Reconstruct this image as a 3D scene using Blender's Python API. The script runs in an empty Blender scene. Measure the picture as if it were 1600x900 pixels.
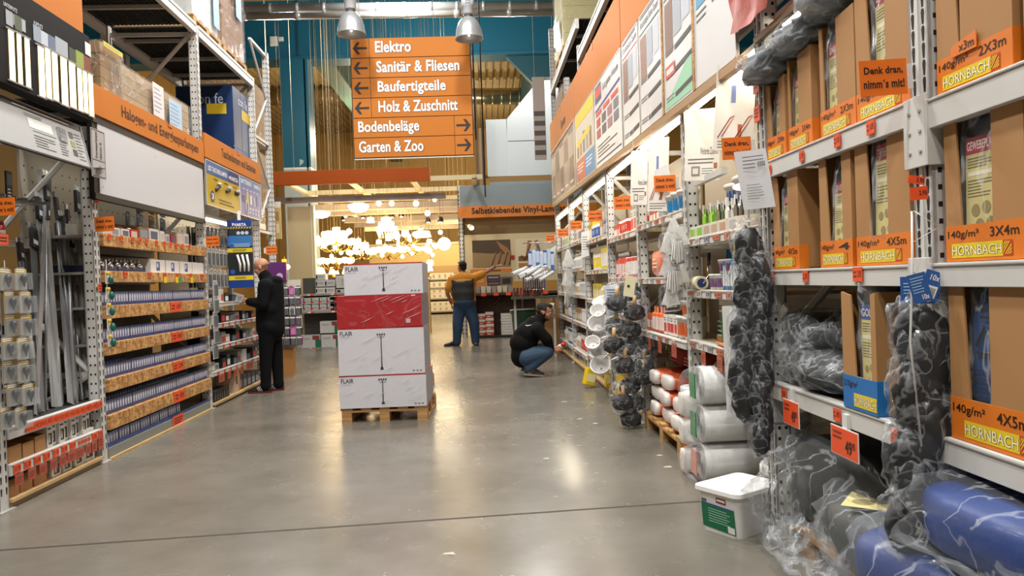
import bpy,bmesh,math,random
from mathutils import Vector,Matrix,Euler,noise
random.seed(7)
SC=bpy.context.scene
COL=SC.collection
PI=math.pi
# ------ camera
F,H=1186.0,1.35
VPU,VPV,ROLL=763.0,441.0,0.036
_a=Vector(((VPU-800)/F,(VPV-450)/F,1)).normalized()
_u=Vector((-ROLL,-1,0));_u-=_a*_u.dot(_a);_u.normalize()
_r=_a.cross(_u)
if _r.x<0:_r=-_r
cam_data=bpy.data.cameras.new('camera');cam=bpy.data.objects.new('camera',cam_data);COL.objects.link(cam)
_right=Vector((_r.x,_a.x,_u.x));_down=Vector((_r.y,_a.y,_u.y));_fwd=Vector((_r.z,_a.z,_u.z))
_m=Matrix((_right,-_down,-_fwd)).transposed().to_4x4();_m.translation=(0,0,H)
cam.matrix_world=_m
cam_data.sensor_fit='HORIZONTAL';cam_data.sensor_width=36;cam_data.lens=F/1600*36
cam_data.clip_start=0.05;cam_data.clip_end=120
SC.camera=cam
# ------ exposure, world, hall lamps, added fill lights
SC.view_settings.view_transform='Standard';SC.view_settings.look='None'
SC.view_settings.gamma=1;SC.view_settings.use_curve_mapping=False
SC.view_settings.exposure=0.12
W=bpy.data.worlds.new('hall_air');SC.world=W;W.use_nodes=True
W.node_tree.nodes['Background'].inputs[0].default_value=(1.0,0.93,0.84,1)
W.node_tree.nodes['Background'].inputs[1].default_value=0.16
def lamp_light(name,loc,power,size,color=(1,.95,.87),rot=(0,0,0),shape='DISK',sy=None,spread=PI):
 d=bpy.data.lights.new(name,'AREA');d.energy=power;d.shape=shape;d.size=size;d.color=color;d.spread=spread
 if sy:d.size_y=sy
 o=bpy.data.objects.new(name,d);COL.objects.link(o);o.location=loc;o.rotation_euler=rot
 return o
for x,y in((-2.0,-2),(-.2,-2),(-2.0,2),(-.2,2),(-2.0,5.5),(-.2,5.5),(-2.0,9),(-.2,9),(-1.6,14.5)):
 lamp_light('hall_lamp_light',(x,y,7.3),175,.5,(1,.965,.92))
def fill_light(name,loc,power,color,r=.25):
 d=bpy.data.lights.new(name,'POINT');d.energy=power;d.color=color;d.shadow_soft_size=r
 o=bpy.data.objects.new(name,d);COL.objects.link(o);o.location=loc;return o
for p in((1.0,17.4,6.9),(-4.6,16.6,6.9),(-1.6,19.6,7.2)):fill_light('hall_fill_light',p,300,(1,.965,.92))  # added fill without fixtures, lifts the teal beam front and white wall panels
for p in((-4,27.5,6.6),(3,28,6.6),(-1,34,6.2)):fill_light('far_hall_fill_light',p,520,(1,.86,.62))  # unseen point lights added to brighten the tan back wall and far ceiling
for x,y,p in[(-2.4,19.5,300),(-.6,24,420),(-3.5,26,420),(-2,32,420)]:
 lamp_light('lamp_department_light',(x,y,3.3 if y<20 else 5.0),p*.6,1.2,(1,.78,.47))
# ------ pixel rays on real planes
def ray(u,v):
 d=Vector(((u-800)/F,(v-450)/F,1))
 return Vector((d.dot(_r),d.dot(_a),d.dot(_u)))
CAMP=Vector((0,0,H))
def FL(u,v,z=0.0):
 d=ray(u,v);return CAMP+d*((z-H)/d.z)
def YP(u,v,y):
 d=ray(u,v);return CAMP+d*(y/d.y)
class Side:
 def __init__(s,x0,k,y0,left):
  s.x0,s.k,s.y0,s.left=x0,k,y0,left
  s.rz=(PI/2+math.atan(-k))if left else(-PI/2-math.atan(k))
 def xf(s,y):return s.x0+s.k*(y-s.y0)
 def pt(s,y,d=0.0,z=0.0):return Vector((s.xf(y)+(-d if s.left else d),y,z))
 def hit(s,u,v,d=0.0):
  r=ray(u,v);c=s.x0+(-d if s.left else d)-s.k*s.y0
  t=c/(r.x-s.k*r.y);p=CAMP+r*t
  return p.y,p.z
L=Side(-3.13,-0.03,5.0,True)
R=Side(1.43,-0.010,3.0,False)
# ------ materials
def lin(h):
 o=[]
 for i in(0,2,4):
  c=int(h[i:i+2],16)/255
  o.append(c/12.92 if c<=.04045 else((c+.055)/1.055)**2.4)
 return(*o,1)
MATS={}
def C(hx,rough=.5,metal=0.0,emit=0.0,alpha=1.0,var=0.0,vs=6.0,bump=0.0,bs=40.0,trans=0.0,spec=.5):
 key=(hx,rough,metal,emit,alpha,var,vs,bump,bs,trans,spec)
 if key in MATS:return MATS[key]
 m=bpy.data.materials.new('surface_'+hx);m.use_nodes=True
 nt=m.node_tree;b=nt.nodes['Principled BSDF']
 b.inputs['Base Color'].default_value=lin(hx);b.inputs['Roughness'].default_value=rough
 b.inputs['Metallic'].default_value=metal;b.inputs['Alpha'].default_value=alpha
 b.inputs['Transmission Weight'].default_value=trans;b.inputs['Specular IOR Level'].default_value=spec
 if emit:
  b.inputs['Emission Color'].default_value=lin(hx);b.inputs['Emission Strength'].default_value=emit
 if var or bump:
  tc=nt.nodes.new('ShaderNodeTexCoord')
 if var:
  n=nt.nodes.new('ShaderNodeTexNoise');n.inputs['Scale'].default_value=vs;n.inputs['Detail'].default_value=5
  mx=nt.nodes.new('ShaderNodeMix');mx.data_type='RGBA'
  c=lin(hx);mx.inputs[6].default_value=(*[x*(1-var)for x in c[:3]],1);mx.inputs[7].default_value=(*[min(1,x*(1+var))for x in c[:3]],1)
  nt.links.new(tc.outputs['Object'],n.inputs['Vector']);nt.links.new(n.outputs['Fac'],mx.inputs[0]);nt.links.new(mx.outputs[2],b.inputs['Base Color'])
 if bump:
  n2=nt.nodes.new('ShaderNodeTexNoise');n2 .inputs['Scale'].default_value=bs;n2 .inputs['Detail'].default_value=4
  bp=nt.nodes.new('ShaderNodeBump');bp.inputs['Strength'].default_value=bump;bp.inputs['Distance'].default_value=.01
  nt.links.new(tc.outputs['Object'],n2 .inputs['Vector']);nt.links.new(n2 .outputs['Fac'],bp.inputs['Height']);nt.links.new(bp.outputs[0],b.inputs['Normal'])
 MATS[key]=m
 return m
def osb_mat():
 m=bpy.data.materials.new('osb_chipboard');m.use_nodes=True;nt=m.node_tree;b=nt.nodes['Principled BSDF']
 tc=nt.nodes.new('ShaderNodeTexCoord');mp=nt.nodes.new('ShaderNodeMapping');mp.inputs['Scale'].default_value=(22,30,60);mp.inputs['Rotation'].default_value=(0,.5,0)
 v=nt.nodes.new('ShaderNodeTexVoronoi');v.inputs['Scale'].default_value=1.0
 mp2=nt.nodes.new('ShaderNodeMapping');mp2 .inputs['Scale'].default_value=(55,30,18);mp2 .inputs['Rotation'].default_value=(0,-.6,0)
 v2=nt.nodes.new('ShaderNodeTexVoronoi');v2 .inputs['Scale'].default_value=1.0
 ad=nt.nodes.new('ShaderNodeMix');ad.data_type='RGBA';ad.inputs[0].default_value=.5
 r=nt.nodes.new('ShaderNodeValToRGB');r.color_ramp.elements[0].position=.15;r.color_ramp.elements[0].color=lin('85592c');r.color_ramp.elements[1].position=.85;r.color_ramp.elements[1].color=lin('cfa468')
 e=r.color_ramp.elements.new(.5);e.color=lin('b08048')
 nt.links.new(tc.outputs['Object'],mp.inputs['Vector']);nt.links.new(tc.outputs['Object'],mp2 .inputs['Vector'])
 nt.links.new(mp.outputs[0],v.inputs['Vector']);nt.links.new(mp2 .outputs[0],v2 .inputs['Vector'])
 nt.links.new(v.outputs['Color'],ad.inputs[6]);nt.links.new(v2 .outputs['Color'],ad.inputs[7])
 sep=nt.nodes.new('ShaderNodeSeparateColor');nt.links.new(ad.outputs[2],sep.inputs[0]);nt.links.new(sep.outputs[0],r.inputs['Fac'])
 nt.links.new(r.outputs[0],b.inputs['Base Color']);b.inputs['Roughness'].default_value=.6
 return m
def wood_mat(name,a,c,sc=(3,40,40)):
 m=bpy.data.materials.new(name);m.use_nodes=True;nt=m.node_tree;b=nt.nodes['Principled BSDF']
 tc=nt.nodes.new('ShaderNodeTexCoord');mp=nt.nodes.new('ShaderNodeMapping');mp.inputs['Scale'].default_value=sc
 n=nt.nodes.new('ShaderNodeTexNoise');n.inputs['Scale'].default_value=1;n.inputs['Detail'].default_value=6
 r=nt.nodes.new('ShaderNodeValToRGB');r.color_ramp.elements[0].position=.3;r.color_ramp.elements[0].color=lin(a);r.color_ramp.elements[1].position=.7;r.color_ramp.elements[1].color=lin(c)
 nt.links.new(tc.outputs['Object'],mp.inputs['Vector']);nt.links.new(mp.outputs[0],n.inputs['Vector']);nt.links.new(n.outputs['Fac'],r.inputs['Fac']);nt.links.new(r.outputs[0],b.inputs['Base Color'])
 b.inputs['Roughness'].default_value=.7
 return m
def film_mat(name,tint='dfe5ea',base=.05,crease=.55,rough=.16,sc=7):
 """clear crumpled plastic film: see-through, glossy, whitish only along its creases"""
 m=bpy.data.materials.new(name);m.use_nodes=True;nt=m.node_tree;b=nt.nodes['Principled BSDF'];out=nt.nodes['Material Output']
 b.inputs['Base Color'].default_value=lin(tint);b.inputs['Roughness'].default_value=rough;b.inputs['Specular IOR Level'].default_value=.8
 tc=nt.nodes.new('ShaderNodeTexCoord');n=nt.nodes.new('ShaderNodeTexNoise');n.inputs['Scale'].default_value=sc;n.inputs['Detail'].default_value=3;n.inputs['Distortion'].default_value=1.5
 s1=nt.nodes.new('ShaderNodeMath');s1 .operation='SUBTRACT';s1 .inputs[1].default_value=.5
 s2=nt.nodes.new('ShaderNodeMath');s2 .operation='ABSOLUTE'
 mr=nt.nodes.new('ShaderNodeMapRange');mr.inputs['From Min'].default_value=.0;mr.inputs['From Max'].default_value=.03;mr.inputs['To Min'].default_value=crease;mr.inputs['To Max'].default_value=base
 lw=nt.nodes.new('ShaderNodeLayerWeight');lw.inputs['Blend'].default_value=.25
 m1=nt.nodes.new('ShaderNodeMath');m1 .operation='MULTIPLY_ADD';m1 .inputs[1].default_value=.22
 bp=nt.nodes.new('ShaderNodeBump');bp.inputs['Strength'].default_value=.8;bp.inputs['Distance'].default_value=.02
 tr=nt.nodes.new('ShaderNodeBsdfTransparent');mx=nt.nodes.new('ShaderNodeMixShader')
 nt.links.new(tc.outputs['Object'],n.inputs['Vector']);nt.links.new(n.outputs['Fac'],s1 .inputs[0]);nt.links.new(s1 .outputs[0],s2 .inputs[0]);nt.links.new(s2 .outputs[0],mr.inputs[0])
 nt.links.new(lw.outputs['Fresnel'],m1 .inputs[0]);nt.links.new(mr.outputs[0],m1 .inputs[2])
 nt.links.new(n.outputs['Fac'],bp.inputs['Height']);nt.links.new(bp.outputs[0],b.inputs['Normal'])
 nt.links.new(m1 .outputs[0],mx.inputs[0]);nt.links.new(tr.outputs[0],mx.inputs[1]);nt.links.new(b.outputs[0],mx.inputs[2]);nt.links.new(mx.outputs[0],out.inputs['Surface'])
 return m
OSB=osb_mat()
PALLETW=wood_mat('pallet_wood','9a7142','c39a63')
PALEWOOD=wood_mat('pale_board','a98a5c','c6a878')
DARKWOOD=wood_mat('dark_wood','2a1a10','4a2e1a')
FILM=film_mat('clear_film',base=.035,crease=.3,sc=3.5)
FILM3=film_mat('bag_film',base=.02,crease=.22,sc=5)
FILM2=film_mat('thin_clear_film',base=.015,crease=.07,sc=3)
STEEL=C('c9c8c4',.42,.0,var=.06,vs=4)
STEELD=C('a5a39d',.45,.0,var=.08,vs=3)
HOLE=C('15130f',.8)
ORANGE=C('c8661a',.55,spec=.25)
TAG=C('e2501f',.45)
TAGBACK=C('b8b4ac',.5)
CARD=C('a67a4b',.75,var=.07,vs=5)
CARDIN=C('8a6238',.8,var=.08,vs=5)
WHITE=C('e6e4df',.45)
BLACK=C('121212',.5)
INK=C('1c1614',.6)
GREYINK=C('6b6b6b',.6)
CHROME=C('cfcfcf',.18,1.0)
ALU=C('b4b6b8',.38,.75,var=.06,vs=3)
# ------ mesh builder
class MB:
 def __init__(s):s.v=[];s.f=[];s.m=[];s.s=[];s.T=Matrix.Identity(4)
 def av(s,pts):
  n=len(s.v);s.v+=[tuple(s.T@Vector(p))for p in pts];return n
 def af(s,f,m,smooth=False):s.f.append(f);s.m.append(m);s.s.append(smooth)
 def box(s,x0,x1,y0,y1,z0,z1,m):
  n=s.av([(x0,y0,z0),(x1,y0,z0),(x1,y1,z0),(x0,y1,z0),(x0,y0,z1),(x1,y0,z1),(x1,y1,z1),(x0,y1,z1)])
  for f in((0,3,2,1),(4,5,6,7),(0,1,5,4),(1,2,6,5),(2,3,7,6),(3,0,4,7)):s.af(tuple(n+i for i in f),m)
  return s
 def quad(s,pts,m,smooth=False):
  n=s.av(pts);s.af(tuple(range(n,n+len(pts))),m,smooth);return s
 def prism(s,poly,y0,y1,m,mside=None):
  """polygon in (x, z), counter-clockwise seen from -y, extruded from y0 (front) to y1"""
  k=len(poly);n=s.av([(x,y0,z)for x,z in poly]+[(x,y1,z)for x,z in poly])
  s.af(tuple(range(n,n+k)),m);s.af(tuple(range(n+2*k-1,n+k-1,-1)),m)
  for i in range(k):s.af((n+i,n+k+i,n+k+(i+1)%k,n+(i+1)%k),mside or m)
  return s
 def cyl(s,p0,p1,r0,r1=None,m=None,n=12,caps=True,smooth=True):
  p0=Vector(p0);p1=Vector(p1);r1=r0 if r1 is None else r1
  d=(p1-p0).normalized();a=d.orthogonal().normalized();b=d.cross(a)
  ring=[(math.cos(2*PI*i/n),math.sin(2*PI*i/n))for i in range(n)]
  k=s.av([p0+(a*c+b*t)*r0 for c,t in ring]+[p1+(a*c+b*t)*r1 for c,t in ring])
  for i in range(n):j=(i+1)%n;s.af((k+i,k+j,k+n+j,k+n+i),m,smooth)
  if caps:s.af(tuple(k+i for i in range(n-1,-1,-1)),m);s.af(tuple(k+n+i for i in range(n)),m)
  return s
 def tube(s,pts,r,m,n=8,closed=False):
  pts=[Vector(p)for p in pts];K=len(pts);base=None;prev=None
  for i,p in enumerate(pts):
   d=((pts[(i+1)%K]if closed or i<K-1 else p)-(pts[i-1]if closed or i>0 else p)).normalized()
   if prev is None:a=d.orthogonal().normalized()
   else:a=(prev-d*prev.dot(d)).normalized()
   prev=a;b=d.cross(a);rr=r[i]if isinstance(r,(list,tuple))else r
   k=s.av([p+(a*math.cos(2*PI*j/n)+b*math.sin(2*PI*j/n))*rr for j in range(n)])
   if base is None:base=k
  for i in range(K if closed else K-1):
   q0=base+i*n;q1=base+((i+1)%K)*n
   for j in range(n):t=(j+1)%n;s.af((q0+j,q0+t,q1+t,q1+j),m,True)
  if not closed:s.af(tuple(base+j for j in range(n-1,-1,-1)),m);s.af(tuple(base+(K-1)*n+j for j in range(n)),m)
  return s
 def lathe(s,prof,m,n=20,c=(0,0,0),sx=1.0,sy=1.0,mats=None,caps=True):
  k0=None
  for r,z in prof:
   k=s.av([(c[0]+sx*r*math.cos(2*PI*i/n),c[1]+sy*r*math.sin(2*PI*i/n),c[2]+z)for i in range(n)])
   if k0 is None:k0=k
  for a in range(len(prof)-1):
   for i in range(n):
    j=(i+1)%n;s.af((k0+a*n+i,k0+a*n+j,k0+(a+1)*n+j,k0+(a+1)*n+i),mats[a]if mats else m,True)
  if caps:
   s.af(tuple(k0+i for i in range(n-1,-1,-1)),mats[0]if mats else m);e=k0+(len(prof)-1)*n;s.af(tuple(e+i for i in range(n)),mats[-1]if mats else m)
  return s
 def ell(s,c,r,m,nu=16,nv=10,rot=None,p=1.0,wob=0.0,seed=0,wf=3.0):
  """ellipsoid; p<1 squares it up; wob crumples it"""
  c=Vector(c);q=rot.to_matrix()if rot else Matrix.Identity(3)
  sg=lambda x:math.copysign(abs(x)**p,x)
  rows=[]
  for j in range(1,nv):
   th=PI*j/nv;row=[]
   for i in range(nu):
    ph=2*PI*i/nu
    d=Vector((sg(math.cos(ph))*sg(math.sin(th)),sg(math.sin(ph))*sg(math.sin(th)),sg(math.cos(th))))
    w=1.0+(wob*noise.noise(d*wf+Vector((seed*7.3,seed*3.1,seed)))+wob*.6*abs(noise.noise(d*wf*2.3+Vector((seed,9,seed*2))))if wob else 0)
    row.append(c+q@Vector((d.x*r[0]*w,d.y*r[1]*w,d.z*r[2]*w)))
   rows.append(row)
  k=s.av([p_ for row in rows for p_ in row]);t=s.av([c+q@Vector((0,0,r[2]))]);b=s.av([c-q@Vector((0,0,r[2]))])
  for j in range(nv-2):
   for i in range(nu):h=(i+1)%nu;s.af((k+j*nu+i,k+(j+1)*nu+i,k+(j+1)*nu+h,k+j*nu+h),m,True)
  for i in range(nu):
   h=(i+1)%nu;s.af((t,k+i,k+h),m,True);s.af((b,k+(nv-2)*nu+h,k+(nv-2)*nu+i),m,True)
  return s
 def mesh(s,name):
  me=bpy.data.meshes.new(name);me.from_pydata(s.v,[],s.f)
  ms=[]
  for x in s.m:
   if x not in ms:ms.append(x)
  for x in ms:me.materials.append(x)
  ix={x:i for i,x in enumerate(ms)}
  me.polygons.foreach_set('material_index',[ix[x]for x in s.m]);me.polygons.foreach_set('use_smooth',s.s)
  me.update();return me
 def build(s,name,parent=None,loc=None,rz=None,bevel=0.0,label=None):
  o=bpy.data.objects.new(name,s.mesh(name));COL.objects.link(o)
  if parent:o.parent=parent
  if loc is not None:o.location=loc
  if rz is not None:o.rotation_euler=(0,0,rz)
  if bevel:md=o.modifiers.new('edge','BEVEL');md.width=bevel;md.segments=2;md.limit_method='ANGLE'
  if label:o['label']=label
  return o
def tag(o,label,cat,group=None,kind=None):
 if label:o['label']=label
 if cat:o['category']=cat
 if group:o['group']=group
 if kind:o['kind']=kind
 return o
def thing(name,label,cat,loc=(0,0,0),rz=0.0,group=None):
 o=bpy.data.objects.new(name,None);o.empty_display_size=.1;COL.objects.link(o)
 o.location=loc;o.rotation_euler=(0,0,rz)
 return tag(o,label,cat,group)
def struct(name,mb,**k):
 o=mb.build(name,**k);o['kind']='structure';return o
def dup(o,loc=None,rz=None,label=None,group=None,parent=None):
 c=o.copy();COL.objects.link(c)
 if parent:c.parent=parent
 if loc is not None:c.location=loc
 if rz is not None:c.rotation_euler=(0,0,rz)
 if label:c['label']=label
 if group:c['group']=group
 for ch in list(o.children):dup(ch,parent=c)
 return c
_GL={}
def glyphs(s,bold=0.0):
 if(s,bold)in _GL:return _GL[(s,bold)]
 cu=bpy.data.curves.new('lettering','FONT');cu.body=s;cu.resolution_u=3;cu.offset=bold;cu.space_character=1+bold*1.6;cu.fill_mode='FRONT'
 o=bpy.data.objects.new('lettering',cu);me=bpy.data.meshes.new_from_object(o)
 vs=[(v.co.x,v.co.y)for v in me.vertices];fs=[tuple(p.vertices)for p in me.polygons]
 bpy.data.objects.remove(o);bpy.data.curves.remove(cu);bpy.data.meshes.remove(me)
 xs=[v[0]for v in vs];ys=[v[1]for v in vs]
 x0,x1,y0,y1=min(xs),max(xs),min(ys),max(ys)
 _GL[(s,bold)]=([((x-x0)/(x1-x0),(y-y0)/(y1-y0))for x,y in vs],fs)
 return _GL[(s,bold)]
def put_text(mb,s,x0,x1,z0,z1,y,m,bold=0.0,shear=0.0):
 vs,fs=glyphs(s,bold)
 n=mb.av([(x0+(x1-x0)*a+shear*b,y,z0+(z1-z0)*b)for a,b in vs])
 for f in fs:mb.af(tuple(n+i for i in f),m)
 return mb
def greek(mb,x0,x1,z0,z1,n,y,m,fill=.5,seed=0):
 """lines of print too small to read"""
 rr=random.Random(seed);h=(z1-z0)/n
 for i in range(n):
  w=(x1-x0)*rr.uniform(.55,1);z=z1-(i+.5)*h
  mb.quad([(x0,y,z-h*fill/2),(x0+w,y,z-h*fill/2),(x0+w,y,z+h*fill/2),(x0,y,z+h*fill/2)],m)
def rect(mb,x0,x1,z0,z1,y,m):mb.quad([(x0,y,z0),(x1,y,z0),(x1,y,z1),(x0,y,z1)],m)
# ====== THE SETTING
def floor_mat():
 m=bpy.data.materials.new('polished_concrete');m.use_nodes=True;nt=m.node_tree;b=nt.nodes['Principled BSDF']
 tc=nt.nodes.new('ShaderNodeTexCoord')
 n=nt.nodes.new('ShaderNodeTexNoise');n.inputs['Scale'].default_value=1.1;n.inputs['Detail'].default_value=8;n.inputs['Roughness'].default_value=.62
 r=nt.nodes.new('ShaderNodeValToRGB');r.color_ramp.elements[0].position=.3;r.color_ramp.elements[0].color=lin('5e5a51');r.color_ramp.elements[1].position=.72;r.color_ramp.elements[1].color=lin('7a766d')
 n2=nt.nodes.new('ShaderNodeTexNoise');n2 .inputs['Scale'].default_value=5;n2 .inputs['Detail'].default_value=6
 mr=nt.nodes.new('ShaderNodeMapRange');mr.inputs['To Min'].default_value=.16;mr.inputs['To Max'].default_value=.34
 n3=nt.nodes.new('ShaderNodeTexNoise');n3 .inputs['Scale'].default_value=2.2;n3 .inputs['Detail'].default_value=3
 bp=nt.nodes.new('ShaderNodeBump');bp.inputs['Strength'].default_value=.12;bp.inputs['Distance'].default_value=.02
 nt.links.new(tc.outputs['Object'],n.inputs['Vector']);nt.links.new(n.outputs['Fac'],r.inputs['Fac']);nt.links.new(r.outputs[0],b.inputs['Base Color'])
 nt.links.new(tc.outputs['Object'],n2 .inputs['Vector']);nt.links.new(n2 .outputs['Fac'],mr.inputs[0]);nt.links.new(mr.outputs[0],b.inputs['Roughness'])
 nt.links.new(tc.outputs['Object'],n3 .inputs['Vector']);nt.links.new(n3 .outputs['Fac'],bp.inputs['Height']);nt.links.new(bp.outputs[0],b.inputs['Normal'])
 b.inputs['Specular IOR Level'].default_value=.5
 return m
FLOOR=floor_mat()
mb=MB();mb.box(-12,12,-5,41,-.1,0,FLOOR)
flo=struct('floor',mb)
# expansion joint cut across the aisle
p0,p1=FL(-60,864),FL(1100,783)
d=(p1-p0).normalized();nrm=Vector((-d.y,d.x,0))*.011
p2=p1+d*.7
mb=MB();mb.quad([tuple(p0-nrm+Vector((0,0,.0008))),tuple(p2-nrm+Vector((0,0,.0008))),tuple(p2+nrm+Vector((0,0,.0008))),tuple(p0+nrm+Vector((0,0,.0008)))],C('3a352f',.8))
a,b_=FL(430,652),FL(1000,632)
struct('trim_floor_joint',mb)
# ceiling: corrugated metal deck, far walls
CEILM=C('b39a6a',.6)
mb=MB()
for i in range(86):mb.box(-12+i*.28,-12+i*.28+.14,22.2,41,9.55,9.62,CEILM)
mb.box(-12,12,21.5,41,9.62,9.75,CEILM)
struct('ceiling',mb)
mb=MB();mb.box(-12,12,-5,21.5,9.5,9.62,C('1c2a2c',.8))
struct('ceiling_front',mb)
TANW=C('b08a4a',.7,var=.05,vs=1)
mb=MB()
for i in range(24):mb.box(-12+i+.01,-11+i-.01,40.6,40.7,0,9.6,TANW)
mb.box(-12,12,40.7,40.9,0,9.6,C('6e5529',.8))
mb.box(-12,12,40.52,40.6,6.9,7.05,C('5b4a2c',.7))
struct('wall_back',mb)
mb=MB()
for i in range(16):mb.box(-12.05,-11.95,21+i*1.25+.01,22.25+i*1.25-.01,0,9.6,TANW)
mb.box(-12.2,-12.05,-5,41,0,9.6,C('6e5529',.8));struct('wall_left',mb)
mb=MB();mb.box(12.05,12.2,-5,41,0,9.6,C('7d6a48',.8));struct('wall_right',mb)
mb=MB();mb.box(-12,12,-5.2,-5,0,9.6,C('8a7a5c',.8));struct('wall_front',mb)
# teal portal: cross beam, column, longitudinal girder
TEAL=C('0f5a70',.45,var=.06,vs=1)
TEAL2=C('0f4a54',.5)
y=22.0
zt,zb=YP(640,20,y).z,YP(640,85,y).z
mb=MB()
mb.box(-11.9,11.9,y,y+.5,zb,zt+.5,TEAL);mb.box(-11.9,11.9,y-.12,y+.62,zb-.1,zb,TEAL)
for xx in(YP(465,60,y).x,YP(492,60,y).x):mb.box(xx,xx+.04,y-.06,y,zb,zt+.5,TEAL2)
struct('trim_cross_beam',mb,bevel=.01)
xa,xb=YP(443,180,y).x,YP(486,180,y).x
zf=YP(460,267,y).z;PALE=C('a9b6b8',.5)
mb=MB()
for z0,z1,m1,m2 in((0,zf,PALE,PALE),(zf,zf+.06,WHITE,WHITE),(zf+.06,zb-.1,TEAL,TEAL2)):mb.box(xa,xb-.12,y-.25,y+.5,z0,z1,m1);mb.box(xb-.12,xb-.07,y-.05,y+.3,z0,z1,m2);mb.box(xb-.07,xb,y-.25,y+.5,z0,z1,m1)
col_o=struct('trim_column',mb,bevel=.008)
mb=MB();p_=YP(471,254,y-.25)
mb.prism([(p_.x-.05,p_.z-.1),(p_.x+.06,p_.z+.0),(p_.x+.06,p_.z+.07),(p_.x-.05,p_.z+.1)],y-.254,y-.25,C('9fb9b8'))
tag(mb.build('pictogram_plate'),'small pale marking plate on the foot of the teal column','plate')
xg=YP(505,90,y).x
mb=MB();mb.box(xg-.3,xg+.1,y+.5,40.5,zb,zt,TEAL2);mb.box(xg-.38,xg+.18,y+.5,40.5,zb-.08,zb,C('4f6a5e',.5));struct('trim_girder_left',mb)
xg2=YP(835,80,y).x
mb=MB();mb.box(xg2,xg2+.5,y+.5,40.5,zb-.4,zt,TEAL2);mb.prism([(xg2-.9,zb),(xg2+.5,zb),(xg2+.5,zb-1.5)][::-1],y+.1,y+.4,TEAL2);struct('trim_girder_right',mb)
# small junction boxes on the beam
for(u0,v0,u1,v1,nm,lb)in((425,60,436,75,'junction_box','white square box mounted on the teal cross beam'),(438,61,445,67,'motion_sensor','tiny white sensor beside the square box on the teal beam')):
 a=YP(u0,v1,y);c=YP(u1,v0,y);mb=MB();mb.box(a.x,c.x,y-.2,y-.12,a.z,c.z,WHITE);mb.box(a.x+.02,c.x-.02,y-.215,y-.2,a.z+.02,c.z-.02,C('d8d6d0'));mb.box(a.x+.05,c.x-.05,y-.12,y+.0,a.z+.05,c.z-.05,WHITE)
 tag(mb.build(nm,bevel=.006),lb,'fitting')
# ventilation ducts
def duct(y,u0,v0,u1,v1,r,name,label,mat,pitch):
 a,b=YP(u0,v0,y),YP(u1,v1,y);mb=MB();ln=(b-a).length;n=int(ln/pitch);d=(b-a)/n
 prof=[]
 mb.cyl(a,b,r,r,mat,n=24)
 for i in range(n+1):q=a+d*i;mb.cyl(q-d*.06,q+d*.06,r+.008,r+.008,mat,n=24)
 return tag(mb.build(name),label,'duct')
DUCT=C('e4e7e8',.4,.25,var=.05,vs=2)
duct(15.5,380,14,880,9,.10,'ventilation_duct','slim shiny silver ventilation duct running across under the ceiling, above a foil-clad pipe',DUCT,.5)
duct(15.5,380,26,880,19,.07,'insulated_pipe','foil-clad pipe running just below the silver ventilation duct',C('d0cec8',.35,.3,bump=.8,bs=14),1.0)
duct(31,380,152,880,150,.33,'spiral_duct','wide spiral ventilation duct behind the teal cross beam',C('b9ae94',.3,.85),.35)
# suspension for the ducts
mb=MB()
for u in(420,560,700,830):
 p=YP(u,12,15.5);mb.cyl((p.x,15.5,p.z+.1),(p.x,15.5,9.5),.006,m=STEELD,n=6)
mb.build('hanger_rod',[o for o in bpy.data.objects if o.name=='ventilation_duct'][0])
# ====== RACK PIECES
def upright(side,y,z1,depth,label,w=.10,braces=True,z0=0.0,holes=True,step=.075,rear=True):
 t=thing('rack_upright',label,'rack',side.pt(y,0,0),side.rz)
 for nm,yy in(('front_post',0.0),('rear_post',depth-.08)):
  if yy and not rear:continue
  mb=MB()
  mb.box(-w/2,w/2,yy,yy+.012,z0,z1,STEEL);mb.box(-w/2,-w/2+.012,yy,yy+.085,z0,z1,STEEL);mb.box(w/2-.012,w/2,yy,yy+.085,z0,z1,STEEL)
  mb.box(-w/2,-w/2+.03,yy+.075,yy+.085,z0,z1,STEEL);mb.box(w/2-.03,w/2,yy+.075,yy+.085,z0,z1,STEEL)
  mb.box(-.008,.008,yy-.006,yy,z0,z1,STEEL)
  if holes and(yy==0):
   z=z0+.12;hw=.008
   while z<z1-.05:
    for hx in(-w*.27,w*.27):
     mb.prism([(hx-hw,z+.02),(hx-hw*.5,z-.018),(hx+hw*.5,z-.018),(hx+hw,z+.02),(hx+hw*.6,z+.03),(hx-hw*.6,z+.03)],yy-.0015,yy+.0,HOLE)
    for sx in(-1,1):
     for hy in(.025,.06):
      a=sx*(w/2+.0012);b=sx*w/2
      mb.quad([(a,yy+hy-.007,z-.008),(a,yy+hy+.007,z-.008),(a,yy+hy+.007,z+.008),(a,yy+hy-.007,z+.008)][::sx],HOLE)
    z+=step
  mb.build(nm,t)
  if z0==0:
   mb=MB();mb.box(-w/2-.03,w/2+.03,yy-.03,yy+.11,0,.008,STEELD);mb.build('foot_plate',t)
 if braces and rear:
  zz=[z1-.1]
  while zz[-1]>z0+.7:zz.append(max(z0+.2,zz[-1]-.95))
  for i,(a,b)in enumerate(zip(zz,zz[1:])):
   mb=MB();mb.cyl((0,.08 if i%2==0 else depth-.08,a),(0,depth-.08 if i%2==0 else .08,b),.024,m=STEEL,n=6,smooth=False);mb.build('brace',t)
  for a in(zz[0],zz[-1],zz[len(zz)//2]):
   mb=MB();mb.box(-.02,.02,.08,depth-.08,a-.02,a+.02,STEEL);mb.build('crossbar',t)
 return t
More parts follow.
